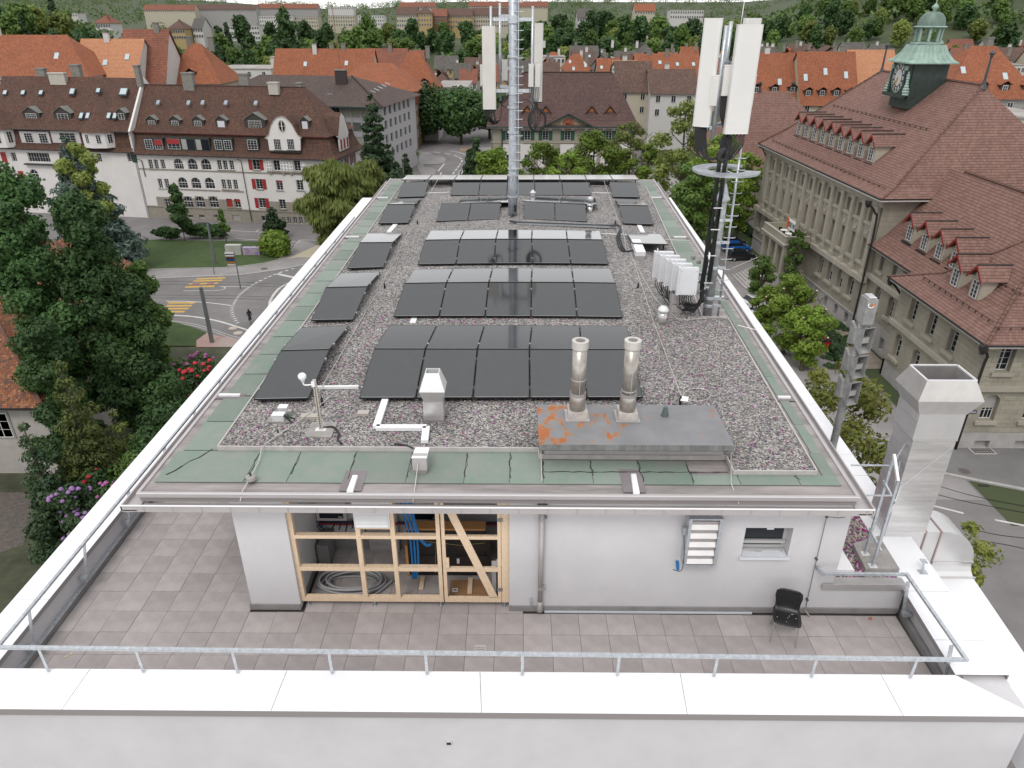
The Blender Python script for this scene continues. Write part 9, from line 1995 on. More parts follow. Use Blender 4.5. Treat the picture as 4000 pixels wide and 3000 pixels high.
FPK=leaf_mat('pink_blossom',(.42,.10,.30),(.62,.24,.50),None,.3,2);FRD=leaf_mat('red_blossom',(.42,.015,.035),(.58,.06,.08),None,.3,2);FPU=leaf_mat('mauve_blossom',(.32,.16,.42),(.50,.30,.58),None,.3,2)
PODS=mat('brown_pods',(.16,.075,.035),.8)
def at(px_,py_,z=-22.0):return uz(px_,py_,z)
def col_at(px_,Y):p=uy(px_,1500,Y);return V((p.x,Y,ST))
def scale_at(Y):return CF/((V((0,Y,-8))-CAM).dot(fwd))
P1,P2=col_at(262,37.5),col_at(500,38.5)
z_t=lambda py_,Y:uy(2000,py_,Y).z
def ztop(px_,py_,Y):return uy(px_,py_,Y).z-ST
for (P,lab,tpx,w,seed,n) in ((P1,'tall dense dark green poplar, the taller of the two beside the tiled house',(268,640),2.75,3,46000),(P2,'tall dark poplar with a slanting top nearer the road junction',(485,745),2.7,8,42000)):
 H_=ztop(tpx[0],tpx[1],P.y);lobes=blobs(w,w,2.5,H_-.8,26,seed,(.42,.62),'column')
 lobes+=[((.4*random.uniform(-1,1),0,H_-1.1),(w*.33,w*.33,1.3)),((-.9,.2,H_-2.2),(w*.4,w*.4,1.6))]
 plant('poplar_tree',lab,'tree',P,lobes,n,.19,LP,seed,H_*.95,2.0,.32,tn=12,fill=.55)
p=col_at(640,41);plant('maple_tree','bright green maple sticking out beside the poplars','tree',p,blobs(2.0,1.9,ztop(640,1400,41)*.5,ztop(640,1020,41),14,21,(.4,.6)),9000,.24,LM,22,8,2,.15)
p=col_at(560,38);plant('maple_tree','dense dark green tree at the foot of the poplars','tree',p,blobs(3.2,2.6,1,ztop(600,1220,38),16,31,(.4,.6)),14000,.22,LD,32,6,2,.2)
p=col_at(640,33);plant('garden_tree','dark green garden tree between the poplars and the pink bushes','tree',p,blobs(2.6,2.4,1,ztop(600,1480,33),14,33,(.4,.6)),12000,.18,LD,36,5,2,.2)
p=col_at(200,32);plant('garden_tree','dark leafy tree between the poplars and the tiled house','tree',p,blobs(2.6,2.0,.5,ztop(300,1250,32),14,35,(.4,.6)),12000,.19,LD,37,5,2,.2)
p=col_at(40,82);plant('street_tree','round green street tree in front of the white terrace building','tree',p,blobs(3.9,3.6,ztop(40,860,82)*.25,ztop(40,672,82),15,41,(.4,.58)),8500,.34,LD,42,6,2.5,.2)
for k,(px_,top,w,lab) in enumerate(((40,860,4.2,'dense rounded green tree above the tiled house'),(150,880,3.0,'green bushy tree between the tiled house and the poplars'))):
 p=col_at(px_,58);plant('garden_tree',lab,'tree',p,blobs(w,3.5,1,ztop(px_,top,58),16,51+k,(.42,.6)),10500,.30,LM,52+k,6,2,.2)
p=col_at(-60,66);plant('garden_tree','large green tree at the edge of the picture by the tiled house','tree',p,blobs(5,4,1,ztop(-20,900,66),16,55,(.42,.6)),9000,.34,LM,56,6,2,.2)
def conifer(name,lab,loc,h,w,n,size,m_,seed,droop=.5,tiers=14,z0=.1,group=None,gappy=1.0):
 t=T(name,lab,'tree',loc,group);m=MB();m.tube([(0,0,-.2),(0,0,h*.97)],h*.016+.05,7,r1=.03);tr=m.build('trunk',BARK);tr.parent=t
 r_=random.Random(seed);lobes=[]
 for k in range(tiers):
  f_=(k+.5)/tiers;z=h*(z0+(1-z0)*f_);r=w*(1.0-f_)**.8*r_.uniform(.8,1.15)+.12;nb=max(3,int(7*(1-f_)+2))
  for j in range(nb):
   a=2*pi*j/nb+r_.uniform(-.4,.4)+k*.7;L_=r*r_.uniform(.65,1.1);lobes.append(((cos(a)*L_*.58,sin(a)*L_*.58,z-L_*.22*droop),(L_*.5+.06,L_*.34+.06,h*.018+.10*L_+.04)))
 leaf_cloud('crown',lobes,n,size,m_,seed+1,t,fill=.6,elong=2.6,droop=droop*.5);return t
p=col_at(255,26);conifer('spruce_tree','yellow green drooping spruce in front of the dark poplars',p,ztop(250,1400,26),3.0,26000,.12,LS,61,.7,14)
p=col_at(410,27.5);conifer('spruce_tree','dull green drooping spruce close to the parapet',p,ztop(420,1585,27.5),2.7,16000,.12,LS,66,.7,10)
p=col_at(30,24);conifer('yew_tree','dark upright conifer in the corner by the pale house wall',p,ztop(20,1640,24),2.2,13000,.11,LX,71,.3,12)
p=col_at(120,25);conifer('yew_tree','small dark conifer against the pale house wall',p,ztop(125,1760,25),.9,4000,.10,LX,74,.2,9)
p=col_at(515,84);conifer('cedar_tree','blue grey cedar with layered branches before the white buildings',p,ztop(455,530,84),6.2,26000,.32,LC_,81,.15,15)
p=col_at(545,83);plant('street_tree','olive green deciduous tree tangled in the blue cedar','tree',p,blobs(3.2,3,ztop(500,800,83)*.55,ztop(500,560,83),16,84,(.28,.42)),6000,.30,LY,85,14,3,.2)
p=at(722,943);plant('street_tree','young staked dark green tree in the lawn island','tree',V((p.x,p.y,ST+.1)),blobs(2.0,1.9,ztop(722,880,p.y),ztop(705,728,p.y),11,86,(.4,.6),'cone'),5200,.26,LD,87,5,1.4,.1)
p=at(885,955);plant('street_tree','thin young tree with sparse leaves in the lawn island','tree',V((p.x,p.y,ST+.1)),blobs(1.35,1.2,2.2,ztop(870,818,p.y),8,88,(.3,.45),'cone'),1100,.26,LM,89,5,1.3,.09)
p=at(1078,930);conifer('small_tree','small spreading conifer above the clipped round bush',V((p.x,p.y,ST)),ztop(1075,808,p.y),2.2,4200,.26,LX,91,-.3,9)
p=at(1080,1000);plant('round_bush','clipped bright green round bush on the tip of the lawn island','bush',V((p.x,p.y,ST+.1)),[((0,0,2.0),(2.1,1.8,1.7)),((.5,0,1.3),(1.7,1.6,1.3)),((-.6,.3,1.2),(1.6,1.5,1.2))],6000,.24,LB_,92,trunk=False)
for k,(u,v,w,lab) in enumerate(((700,1530,2.6,'dark green hedge shrub behind the lawn, near the cedar'),(1250,1500,3.2,'dark green hedge shrub behind the lawn, in front of the black car'),(1560,1500,2.4,'dark green hedge shrub beside the second young tree'))):
 p=gd(*cT(u,v+60));plant('hedge_shrub',lab,'bush',V((p.x,p.y,ST+.1)),blobs(w,1.2,.5,1.9,8,95+k,(.4,.55)),3600,.24,LD,96+k,trunk=False,group='hedge shrubs behind the lawn')
p=col_at(1390,94);plant('weeping_birch','weeping olive green birch at the corner of the white building','tree',p,blobs(6.5,4,1.0,ztop(1330,640,94),20,101,(.30,.45)),13000,.30,LY,102,12,4,.2,droop=.75,elong=3.0)
p=col_at(1500,98);plant('weeping_birch','olive green birch crown farther along the side street','tree',p,blobs(4.2,4,1.0,ztop(1450,640,98),14,104,(.35,.5)),9000,.32,LY,105,10,4,.2,droop=.6,elong=2.6)
p=col_at(1540,112);conifer('pine_tree','tall dark pine in front of the grey office block',p,ztop(1510,362,112),5.2,11000,.42,LX,111,.1,12,.12)
for k,(px_,top,Y,w,lab) in enumerate(((1585,560,116,3.8,'dark brownish conifer beside the tall pine'),(1480,640,108,3.4,'low dark conifer at the foot of the pine'),(1640,600,122,3.0,'small dark conifer by the street corner'))):
 p=col_at(px_,Y);conifer('dark_conifer',lab,p,ztop(px_,top,Y),w,6000,.4,LX,114+k,.2,11)
for k,(px_,top,Y,w,lab) in enumerate(((1700,352,196,9.5,'huge dark green street tree beside the brown block'),(1830,362,194,8.5,'huge dark green street tree in the middle of the bend'),(1925,368,204,8.0,'dark green street tree touching the villa roof'),(1625,430,200,6.0,'smaller dark tree against the brown block'))):
 p=col_at(px_,Y);plant('chestnut_tree',lab,'tree',p,blobs(w,w*.8,4.0,ztop(px_,top,Y),20,121+k*3,(.36,.55)),9000,.62,LD,122+k*3,12,5,.45,fill=.5)
for k,(px_,by,top,w,lab) in enumerate(((1878,690,542,2.6,'tall dark cypress by the street bend'),(1858,700,590,2.4,'shorter dark cypress in front of the tall one'))):
 p=col_at(px_,136);plant('cypress_tree',lab,'tree',p,blobs(w*.8,w*.8,.3,ztop(px_,top,136),12,131+k,(.5,.7),'cone'),5000,.36,LX,132+k,6,1,.15)
p=col_at(1938,118);plant('round_tree','bright green bushy tree just beyond the far roof edge','tree',p,blobs(4.2,3.5,.5,ztop(1938,592,118),14,136,(.42,.6)),9000,.36,LB_,137,6,2,.2)
p=col_at(1560,140);plant('round_tree','low green shrub at the street corner by the fence','bush',p,blobs(3,2,.3,3.4,8,139,(.4,.6)),2500,.4,LM,140,trunk=False)
p=col_at(1640,166);plant('round_tree','green bush on the pavement corner by the blue street sign','bush',p,blobs(3.2,2.5,.3,ztop(1650,560,166),9,143,(.4,.6)),2600,.45,LM,144,trunk=False)
for k,(px_,top,Y,w,n,lab) in enumerate(((2110,560,112,5.4,8000,'light green leafy tree in front of the villa windows'),(2270,520,116,6.6,10000,'light green spreading tree covering the villa pediment side'),(2390,480,120,6.0,6500,'light green open tree with dark limbs before the villa'),(2460,560,112,4.2,5200,'small light green tree at the corner of the villa'),(2190,600,106,4.2,6500,'low light green tree just beyond the far panels'))):
 p=col_at(px_,Y);plant('acacia_tree',lab,'tree',p,blobs(w,w*.7,1.5,ztop(px_,top,Y),24,151+k*3,(.22,.36)),n,.32,LB_ if k != 2 else LY,152+k*3,ztop(px_,top,Y)*.96,w*.9,.32,tn=11,fill=.8)
for k,(px_,top,Y,w,n,lab) in enumerate(((2570,400,96,5.6,9000,'tall lopped tree with bare dark limbs beside the edge mast'),(2700,520,92,5.0,8500,'green tree with crooked limbs behind the ring platform'),(2630,640,88,4.6,7500,'lower green tree shading the first parked cars'),(2790,600,100,4.0,5000,'green tree squeezed between the ring platform and the sandstone block'))):
 p=col_at(px_,Y);plant('plane_tree',lab,'tree',p,blobs(w,w*.75,2.0,ztop(px_,top,Y),24,171+k*3,(.24,.38)),n,.30,(LY,LB_,LM,LB_)[k],172+k*3,ztop(px_,top,Y)*.97,w*.8,.36,tn=12,fill=.8)
for k,(px_,by,tpx,top,w,n,lab) in enumerate(((2905,1230,2905,1000,2.0,4200,'ivy covered lopped trunk near the blue car'),(3010,1190,3010,900,1.9,4200,'second ivy covered lopped trunk nearer the portico steps'),(3035,1430,3055,1080,3.3,9500,'leafy lopped tree with pale cut branch ends over the white cars'),(3120,1500,3150,1200,3.0,8500,'leafy lopped tree beside the red car'),(2950,1330,2960,1120,2.2,5000,'leafy young tree right behind the white parapet'))):
 Y=at(px_,by).y+3;p=col_at(px_,Y);hh=ztop(tpx,top,Y);t=plant('lopped_tree',lab,'tree',p,blobs(w,w*.8,.8,hh,18,201+k*3,(.26,.42)),n,.20,LB_ if k>1 else LM,202+k*3,hh*1.02,w,.26,tn=9,fill=.8)
 for j in range(3):
  r_=random.Random(k*7+j);q=V((r_.uniform(-.8,.8)*w*.6,r_.uniform(-1,.2)*w*.5,hh*r_.uniform(.6,1.0)));m=MB();m.tube([(0,0,hh*.35),q],.13,7,r1=.10);m.tube([q,q+V((0,-.02,.03))],.10,8,1);o=m.build('cut_limb',[BARK,mat('cut_wood',(.50,.40,.28),.8)]);o.parent=t
p=col_at(3330,24);Hh=ztop(3330,1440,24);lob=blobs(3.0,3.6,1.0,Hh,20,231,(.32,.48))
plant('pod_tree','yellow green tree hung with brown pods behind the siren column','tree',p,lob,15000,.17,LR,232,Hh*.9,3,.2,tn=12,fill=.7)
tt=bpy.data.objects['pod_tree'];m=MB();r_=random.Random(5)
for k in range(900):
 c,R=r_.choice(lob);d=V((r_.gauss(0,1),r_.gauss(0,1),r_.gauss(0,.6))).normalized();q=V((c[0]+d.x*R[0],c[1]+d.y*R[1],c[2]+d.z*R[2]));L_=r_.uniform(.2,.38);m.hexa([q,q+V((.012,0,0)),q+V((.012,.012,0)),q+V((0,.012,0))],[q+V((0,0,-L_)),q+V((.012,0,-L_)),q+V((.012,.012,-L_)),q+V((0,.012,-L_))])
o=m.build('pods',PODS);o.parent=tt;o['kind']='stuff'
p=col_at(3180,29);plant('pod_tree','smaller yellow green tree hung with pods near the yellow bay lines','tree',p,blobs(1.9,1.9,1,ztop(3190,1450,29),12,235,(.3,.45)),5500,.18,LR,236,ztop(3190,1450,29)*.9,2,.15,fill=.8)
for k,(px_,top,Y,w,n,lab) in enumerate(((3860,2120,10.5,1.7,3200,'sparse young tree over the parked motorbikes below the duct'),(4010,2080,11,1.8,3000,'sparse leafy branches at the very edge below the duct'),(3985,2330,8.0,1.5,2600,'reddish sparse tree at the lower corner beyond the white duct'))):
 p=col_at(px_,Y);hh=uy(px_,top,Y).z-ST;plant('street_tree',lab,'tree',p,blobs(w,w,hh-3.2,hh,12,241+k*3,(.22,.36)),n//2,.13,LR,242+k*3,hh*.98,w*.9,.12,tn=12,fill=.9,start=.7) if False else plant('street_tree',lab,'tree',p,blobs(w,w,hh-3.2,hh,12,241+k*3,(.22,.36)),n//2,.13,LR,242+k*3,hh*.98,w*.9,.12,tn=12,fill=.9)
hp1,hp2=gd(*Crop(3000,700,2.212)(440,1290)),gd(*Crop(3000,700,2.212)(640,1590))
for k in range(9):
 p=hp1.lerp(hp2,k/8);plant('clipped_hedge','dark clipped hedge segment along the car park, %s from the red car' % ORD[k],'hedge',V((p.x,p.y,ST)),[((0,0,.55),(.75,.95,.6))],1500,.12,LX,251+k,trunk=False,group='clipped hedge along the car park')
flat('planting_bed',G_(Crop(3000,700,2.212),(300,1020),(420,1060),(720,1320),(840,1440),(1060,1640),(760,1640),(650,1560),(470,1290)),ST+.02,mat('bare_soil',(.22,.185,.15),.95,var=.25,vscale=1.5))
r_=random.Random(9);lb_=[]
for k in range(70):
 p=gd(*Crop(3000,700,2.212)(r_.uniform(480,760),r_.uniform(1200,1640)));lb_.append(((p.x,p.y,ST+.12),(r_.uniform(.3,.6),r_.uniform(.3,.6),.2)))
o=leaf_cloud('ground_cover',lb_,9000,.12,LD,260);tag(o,'low green ground cover plants along the foot of the sandstone wall','plants',kind='stuff')
flat('lawn',G_(Crop(2400,660,3.687),(1700,790),(1880,800),(2100,930),(2110,1080),(1900,1220),(1740,1180)),ST+.05,GRASS)
for k in range(7):
 p=gd(*Crop(2400,660,3.687)(1320+90*k,600+62*k));plant('clipped_hedge','dark hedge segment behind the parked cars, %s from the far end' % ORD[k],'hedge',V((p.x+1.5,p.y,ST)),[((0,0,.7),(.9,2.6,.8))],1500,.22,LX,271+k,trunk=False,group='hedge behind the parked cars')
def rhodo(lab,px_,top,Y,w,n,nb,fm,seed,leaf=LD,fl=.16):
 p=col_at(px_,Y);hh=ztop(px_,top,Y);lob=blobs(w,w*.8,.3,hh-.2,14,seed,(.42,.6));t=plant('rhododendron',lab,'flowering bush',p,lob,n,.16,leaf,seed+1,trunk=False,group=None)
 r_=random.Random(seed+5);m=MB()
 for k in range(nb):
  c,R=r_.choice(lob);d=V((r_.gauss(0,.8),r_.gauss(0,.8)-.5,abs(r_.gauss(0,1))+.2)).normalized();q=V((c[0]+d.x*R[0]*1.05,c[1]+d.y*R[1]*1.05,c[2]+d.z*R[2]*1.05));s=fl*r_.uniform(.7,1.2);m.lathe(q,[(.02,-s*.6),(s*.8,-s*.3),(s,0.1*s),(s*.6,s*.7),(.02,s*.85)],7,phase=r_.random())
 o=m.build('blossom_heads',fm,None);o.parent=t;o['kind']='stuff' if nb>60 else 'thing';return t
rhodo('rhododendron covered in pink blossom right below the white parapet',355,1850,23.5,2.2,9000,150,FPK,281,fl=.13)
rhodo('rhododendron with scattered red blossom beside the pink one',245,1830,25,1.8,7000,26,FRD,285,fl=.13)
rhodo('dark rhododendron with mauve blossom near the no parking sign',130,1880,22.5,1.8,9000,75,FPU,289,LX,fl=.13)
rhodo('tall rhododendron with red blossom heads beside the roof parapet',790,1420,37.5,2.6,9000,110,FRD,293,fl=.17)
rhodo('rhododendron crowned with mauve pink blossom above the red one',790,1385,40.5,2.4,6000,90,FPK,297,fl=.17)
for k,(px_,top,Y,w,m_,lab) in enumerate(((430,1790,25,2.6,LM,'green leafy shrub under the drooping spruces'),(300,2010,20.5,2.2,LM,'light green shrub right under the pink rhododendron'),(160,2130,18,2.6,LD,'broad dark hedge shrub behind the parking sign'),(60,2100,15.5,2.2,LB_,'bright green shrub at the lower edge by the parapet'),(-20,2180,14.5,2.4,LM,'green shrub cut by the picture edge below the parapet'),(520,1690,30,2.4,LD,'dark shrub against the parapet under the poplars'),(20,1880,23,1.6,LX,'dark low shrub at the foot of the pale house wall'),(330,1880,27.5,2.4,LD,'dark shrub behind the red rhododendron'),(470,1720,27.0,2.3,LD,'dark shrub near the drooping dull spruce'),(590,1560,32,2.2,LD,'dark shrub closing the gap beside the poplars'))):
 p=col_at(px_,Y);plant('garden_shrub',lab,'bush',p,blobs(w,w*.85,.3,max(1.0,ztop(px_,top,Y)),12,301+k*2,(.42,.6)),8000,.15,m_,302+k*2,trunk=False)
flat('garden_ground',[(-45,8),(-9.2,8),(-9.2,45),(-20,60),(-45,60)],ST+.016,mat('garden_soil',(.05,.055,.03),.95,var=.4,vscale=.6))
flat('driveway',[gd(0,1925),gd(115,1925),gd(140,2000),gd(90,2130),gd(-60,2180),gd(-60,1925)],ST+.03,mat('cobbled_drive',(.10,.085,.075),.9,var=.3,vscale=4))
protos=[]
for k in range(7):
 sh=[('round',LD),('round',LM),('dome',LD),('round',LY),('column',LX),('round',LM),('cone',LX)][k];w=(4.6,4.2,5.4,4.4,2.4,5.0,2.6)[k];hh=(13,11.5,14,11,16,12.5,17)[k]
 lob=blobs(w,w,hh*.18,hh,13,401+k*5,(.4,.58),sh[0]);o=leaf_cloud('wood_tree',lob,1500,.95,sh[1],402+k*5,fill=.5);protos.append(o)
KIND=['round dark green','rounded mid green','broad dark domed','olive green','slim dark upright','large mid green','pointed dark conifer']
used=[False]*7
def wood(k,x,y,s,where):
 z=hgt(x,y)-.3;o=protos[k]
 if used[k]:o=o.copy();COL.objects.link(o)
 used[k]=True;o.location=(x,y,z);o.rotation_euler=(0,0,random.uniform(0,6.28));o.scale=(s*random.uniform(.9,1.15),s*random.uniform(.9,1.15),s*random.uniform(.85,1.15))
 tag(o,'%s tree %s' % (KIND[k],where),'tree','trees %s, %s' % (where,KIND[k]));return o
random.seed(21);bands=[]
def wband(px0,px1,d0,d1,n,where,kinds,s=1.0,s2=1.0):
 for k in range(n):
  f_=(k+.5)/n;d=d0+(d1-d0)*random.random();px_=px0+(px1-px0)*((k*.618+random.uniform(0,.05)) % 1.0);a=ray(px_,54);r=a.x/a.y;y=d/sqrt(1+r*r);x=r*y;bands.append((y,random.choice(kinds),x,y,random.uniform(.75,1.25)*(s+(s2-s)*(d-d0)/(d1-d0)),where))
A_=[0,0,1,1,2,5,5,3];B_k=[0,1,1,2,5,6,4]
wband(880,2000,395,520,78,'on the wooded bank beyond the town roofs',A_,.95,1.15)
wband(2000,2900,400,540,74,'on the wooded bank behind the villa',A_,.95,1.2)
wband(-80,900,300,470,64,'on the slope above the orange roofs',B_k,1.0,1.15)
wband(2850,4100,430,640,60,'on the hillside behind the clock tower',A_,1.0,1.2)
for b in sorted(bands):wood(*b[1:])
for k,(px_,Y,s,kk,where) in enumerate(((210,330,1.0,6,'standing high over the salmon roof'),(1010,268,1.0,1,'between the white halls and the orange roofs'),(930,240,1.1,1,'in front of the white modern hall'),(1330,330,.9,3,'by the long rust roofed shed'),(1480,300,.8,3,'between the shed and the grey roofs'),(1720,340,1.0,3,'among the grey roofs by the mast'),(2290,330,.9,4,'above the flat green fronted roofs'),(2330,345,.7,1,'beside the pink roofed block'),(2640,345,.9,4,'beside the rust roofed cottages'),(3130,330,1.5,3,'forming a pale olive dome under the hillside'),(3080,360,1.5,3,'on the far side of the pale olive dome'),(3250,235,.8,1,'behind the row house chimney'),(3760,330,1.2,2,'right of the green lantern tower'),(3860,300,1.3,2,'nearest the edge right of the lantern tower'),(3680,360,.9,1,'low behind the lantern tower'),(600,395,1.6,3,'making the pale rounded clump behind the steep roof'),(520,400,1.5,3,'at the street side of the pale rounded clump'),(3460,205,.5,6,'small beside the salmon roof'))):
 p=col_at(px_,Y);o=protos[kk].copy();COL.objects.link(o);o.location=(p.x,Y,hgt(p.x,Y)-.3);o.scale=(s,s,s*.9);o.rotation_euler=(0,0,k*1.3);tag(o,'%s tree %s' % (KIND[kk],where),'tree')
lob=[];r_=random.Random(77)
def far(px0,px1,d0,d1,n,rr):
 for k in range(n):
  px_=r_.uniform(px0,px1);a=ray(px_,54);q=a.x/a.y;d=d0+(d1-d0)*r_.random();y=d/sqrt(1+q*q);x=q*y;s=r_.uniform(.7,1.25)*rr;lob.append(((x,y,hgt(x,y)+s*.5),(s,s,s*.85)))
far(2800,4200,560,1250,950,5.6);far(-100,3000,1350,3200,700,10);far(1800,2900,640,1200,150,5.5);far(-120,420,420,900,160,5.6);far(420,2000,600,1250,70,5.5)
far(-200,4300,3200,5600,500,24)
me=[]
o=leaf_cloud('far_woods',lob,120000,2.6,leaf_mat('far_wood_leaves',(.024,.045,.016),(.070,.100,.030),(.045,.070,.021),.25,.03),78,fill=.4);tag(o,'distant woods covering the hills behind the city','woods',kind='stuff')
for k,(x0,x1,yb,Y,wl_,rf,kd,rw,lab) in enumerate(((870,1010,100,560,'white','flat','flat',3,'white balcony block nearest the street side above the woods'),(1010,1140,62,760,'white','flat','flat',4,'long white apartment block above the woods'),(1140,1240,66,770,'cream','flat','flat',3,'cream apartment block joined to the long white one'),(1280,1385,62,780,'cream','flat','flat',3,'cream block half hidden by tall trees'),(1390,1500,60,800,'white','flat','flat',3,'white stepped block left of the steep brown roofs'),(1548,1630,55,620,'cream','brown','gable',3,'cream house with a steep brown roof above the woods'),(1632,1685,52,620,'ochre','brown','hip',3,'ochre corner house with a brown roof above the woods'),(1687,1745,62,630,'brick','red','gable',2,'brick red scaffolded house above the woods'),(1748,1845,60,640,'ochre','brown','gable',3,'yellow terrace with a brown roof above the woods'),(1850,1985,58,650,'cream','brown','gable',3,'cream terrace behind the centre mast'),(2255,2325,68,520,'white','grey','gable',4,'grey roofed stepped block among the trees'),(2030,2140,25,900,'cream','red','gable',1,'red roofed terrace behind the cream antenna'),(560,760,38,900,'cream','red','gable',1,'long red roofed terrace at the far street side'),(765,1000,36,920,'grey','brown','gable',1,'long brown roofed terrace at the far street side'),(130,300,52,700,'white','flat','flat',1,'long pale hall at the far street side'),(1005,1240,32,1000,'grey','red','gable',1,'far red roofed terrace above the white block'),(1280,1380,28,1000,'white','flat','flat',1,'far white flat hall'),(1560,1700,26,1000,'grey','red','gable',1,'far red roofed terrace above the brown roofs'),(1830,1990,24,980,'cream','red','gable',1,'far red roofed terrace beside three dark conifers'),(2620,2750,40,620,'white','flat','flat',2,'long white block on the hillside'),(2480,2560,42,640,'cream','orange','gable',1,'cream house with an orange roof on the hillside'),(370,430,90,480,'white','red','hip',2,'white villa with a red hipped roof on the slope'),(655,720,112,470,'ochre','brown','hip',2,'yellow villa with a brown roof on the slope'),(750,790,108,480,'white','grey','gable',2,'white narrow house on the slope'))):
 house('far_building',lab,'building',(x0,yb),(x1,yb),Y,None,5,wl_,rf,14,.8,kind=kd,chim=0,rows=rw,cols=max(4,int((x1-x0)/9)))
def carthing(p,ang,col,lab,L_=4.2):
 t=T('parked_car',lab,'car',p,'cars parked by the sandstone building');M_=Matrix.Translation(p) @ Matrix.Rotation(ang,4,'Z')
 pt=mat('car_%s' % col[0],col[1],.25,coat=.6,spec=.5)
 st=[(-2.1,.35,.75,.78),(-1.95,.28,.95,.86),(-.9,.25,1.0,.9),(.9,.25,.96,.9),(1.8,.28,.82,.84),(2.1,.35,.6,.72)];m=MB(M_);P=[]
 for x,z0,z1,w in st:P+=[(x,-w,z0),(x,w,z0),(x,w*.97,z1*.75),(x,w*.88,z1),(x,-w*.88,z1),(x,-w*.97,z1*.75)]
 n=6;f=[(i*n+j,i*n+(j+1)%n,(i+1)*n+(j+1)%n,(i+1)*n+j) for i in range(5) for j in range(n)]+[tuple(range(5,-1,-1)),tuple(range(30,36))];m.add(P,f);m.build('body',pt,t,smooth=False)
 m=MB(M_);m.hexa([(-1.9,-.78,.95),(1.15,-.8,.95),(1.15,.8,.95),(-1.9,.78,.95)],[(-1.45,-.62,1.42),(.35,-.62,1.44),(.35,.62,1.44),(-1.45,.62,1.42)]);m.build('windows',WGL,t)
 m=MB(M_);m.hexa([(-1.5,-.63,1.40),(.38,-.63,1.42),(.38,.63,1.42),(-1.5,.63,1.40)],[(-1.4,-.58,1.48),(.25,-.58,1.5),(.25,.58,1.5),(-1.4,.58,1.48)]);m.build('roof',pt,t)
 for x in (-1.3,1.3):
  for y in (-.86,.86):m=MB(M_);m.tube([(x,y-.1,.32),(x,y+.1,.32)],.32,14);w=m.build('wheel',BLACK,t);m=MB(M_);m.tube([(x,y-.108,.32),(x,y+.108,.32)],.19,10);m.build('rim',ALU,w)
 for y in (-.6,.6):
  m=MB(M_);m.box(-2.12,-2.06,y-.14,y+.14,.62,.74);m.build('tail_light',RED,t);m=MB(M_);m.box(2.02,2.1,y-.16,y+.16,.55,.66);m.build('headlight',LIP,t)
 return t
CW,CR_,CB_,CK=('white',(.62,.62,.63)),('red',(.45,.012,.012)),('blue',(.01,.10,.38)),('black',(.015,.016,.018))
cp_=Crop(2400,660,3.687)
for u,v,c,lab in ((1120,700,CW,'white hatchback at the far end of the parked row'),(1215,740,CR_,'red hatchback second in the parked row'),(1235,805,CW,'white car with a black roof third in the parked row'),(1300,845,CR_,'dark red car fourth in the parked row'),(1310,905,CW,'white car fifth in the parked row'),(1380,960,('grey',(.25,.26,.27)),'grey car behind the antenna cables'),(1640,1110,CK,'black car beyond the ladder'),(1700,1190,CB_,'bright blue car beside the lopped trees'),(1760,1310,CK,'black and white car below the blue one')):
 p=gd(*cp_(u,v));carthing(V((p.x+.6,p.y+.3,ST+.01)),.12,c,lab)
p=gd(3187,1368);carthing(V((p.x+.3,p.y+.4,ST+.01)),.42,CR_,'shiny red coupe parked at the hedge by the yellow bay lines')
for dy,lab in ((9,'white van under the leafy lopped tree nearest the red car'),(13,'white van under the leafy lopped tree farther from the red car')):carthing(V((p.x-2.2,p.y+dy,ST+.01)),.3,CW,lab)
p=gd(*cT(1310,1480));carthing(V((p.x,p.y+1,ST+.01)),-.15,CK,'black estate car parked behind the hedge shrubs')
def rider(p,ang,lab,lb2):
 M_=Matrix.Translation(p) @ Matrix.Rotation(ang,4,'Z');t=T('bicycle',lb2,'bicycle',p)
 for x in (-.52,.52):m=MB(M_);m.tube([(x+.34*cos(2*pi*i/16),0,.35+.34*sin(2*pi*i/16)) for i in range(17)],.022,5,caps=False);m.build('wheel',BLACK,t)
 m=MB(M_);m.tube([(-.52,0,.35),(-.1,0,.35),(-.22,0,.85),(.4,0,.85),(-.1,0,.35)],.02,5);m.tube([(.52,0,.35),(.4,0,.95),(.42,.25,1.0)],.018,5);m.build('frame',mat('bike_blue',(.03,.08,.14),.4),t)
 vs=[(0,0,.95),(.02,0,1.2),(.14,0,1.45),(.18,0,1.56),(.2,0,1.72),(.1,.2,1.42),(.28,.24,1.2),(.42,.24,1.03),(.1,-.2,1.42),(.28,-.24,1.2),(.42,-.24,1.03),(.26,.1,.8),(.05,.1,.4),(.22,-.1,.68),(.0,-.1,.3)]
 ed=[(0,1),(1,2),(2,3),(3,4),(2,5),(5,6),(6,7),(2,8),(8,9),(9,10),(0,11),(11,12),(0,13),(13,14)];rr=[.16,.16,.15,.06,.11,.07,.05,.04,.07,.05,.04,.09,.06,.09,.06]
 me=bpy.data.meshes.new('person');me.from_pydata([tuple(M_ @ V(v)) for v in vs],ed,[]);o=bpy.data.objects.new('person',me);COL.objects.link(o);o.modifiers.new('k','SKIN')
 for i,r in enumerate(rr):me.skin_vertices[0].data[i].radius=(r,r)
 me.skin_vertices[0].data[0].use_root=True;o.modifiers.new('s','SUBSURF').levels=1;me.materials.append(mat('dark_clothes',(.02,.022,.028),.8));tag(o,lab,'person')
 m=MB(M_);m.lathe((.22,0,0),[(.02,1.62),(.09,1.66),(.105,1.74),(.06,1.84),(.01,1.85)],8);h=m.build('hair',mat('hair_brown',(.06,.04,.03),.7));h.parent=o
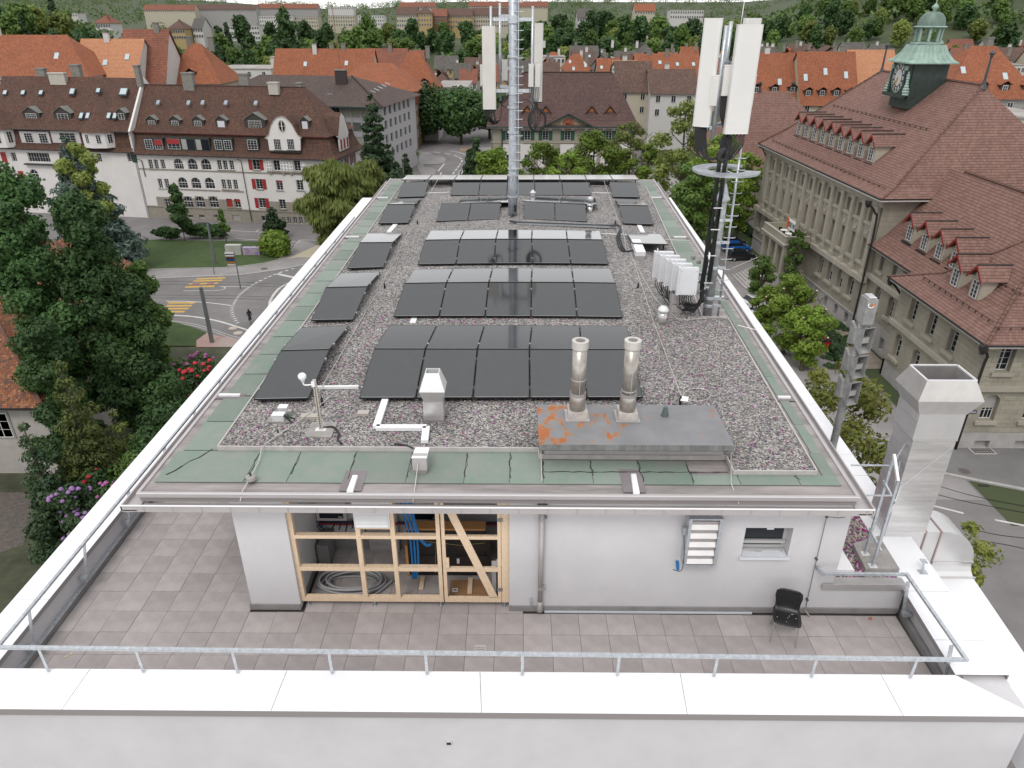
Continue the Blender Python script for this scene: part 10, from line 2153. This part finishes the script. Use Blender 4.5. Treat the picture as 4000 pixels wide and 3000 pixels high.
p=S(1215,1410);rider(V((p.x,p.y,ST+.01)),-1.2,'person in dark clothes with a bag riding across the junction','bicycle ridden across the road junction')
p=R_(1375,1135);rider(V((p.x,p.y,ST+.01)),1.5,'person in dark clothes riding away along the street bend','bicycle ridden away along the street bend')
def postthing(b,t_,r,lab,name='utility_pole'):
 p=gd(*b);z=uy(t_[0],t_[1],p.y).z;m=MB();m.tube([(p.x,p.y,ST),(p.x,p.y,z)],r,10,r1=r*.75);m2=m.build(name,mat('pole_grey',(.16,.17,.17),.6,metal=.2),None);return tag(m2,lab,'pole')
postthing(cS(660,1690),cS(450,890),.24,'thick grey overhead line pole standing by the plaza');postthing(cS(705,565),cS(580,-20),.2,'slim grey overhead line pole standing on the lawn island');postthing(cS(1070,915),cS(965,390),.08,'thin post carrying the direction signs');postthing(cS(695,715),cS(627,380),.06,'thin post at the zebra crossing');postthing((1588,860),(1395,640),.16,'overhead pole beside the weeping birch')
p=S(1070,915);t=T('direction_sign','stack of white, brown, blue and orange direction arrows on a thin post','sign',p)
for k,c in enumerate(((.6,.6,.6),(.6,.6,.6),(.12,.05,.03),(.02,.10,.35),(.55,.22,.04),(.5,.45,.4))):
 a,b=uy(*cS(840+8*k,405+30*k+(4 if k>1 else 0)),p.y-.1),uy(*cS(965+6*k,405+30*k),p.y-.1);m=MB();m.box(min(a.x,b.x),b.x,p.y-.15,p.y-.11,a.z-.2,a.z+.2);m.build('sign_arrow',mat('arrow_%d' % k,c,.5),t)
for u0,u1,v0,v1,lab in ((862,1085,440,290,'tall pale street cabinet with scribbles on the lawn island'),(1110,1350,440,325,'low street cabinet painted with purple graffiti')):
 a,b=gd(*cS(u0,v0)),gd(*cS(u1,v0));h_=uy(*cS(u0,v1),a.y).z-ST;m=MB();m.box(a.x,b.x,a.y,a.y+.8,ST,ST+h_);t=tag(m.build('street_cabinet',mat('cabinet_%d' % u0,(.42,.41,.38),.8,var=.5 if u0>1000 else .1,vscale=1.2,col2=(.25,.12,.36) if u0>1000 else None)),lab,'cabinet')
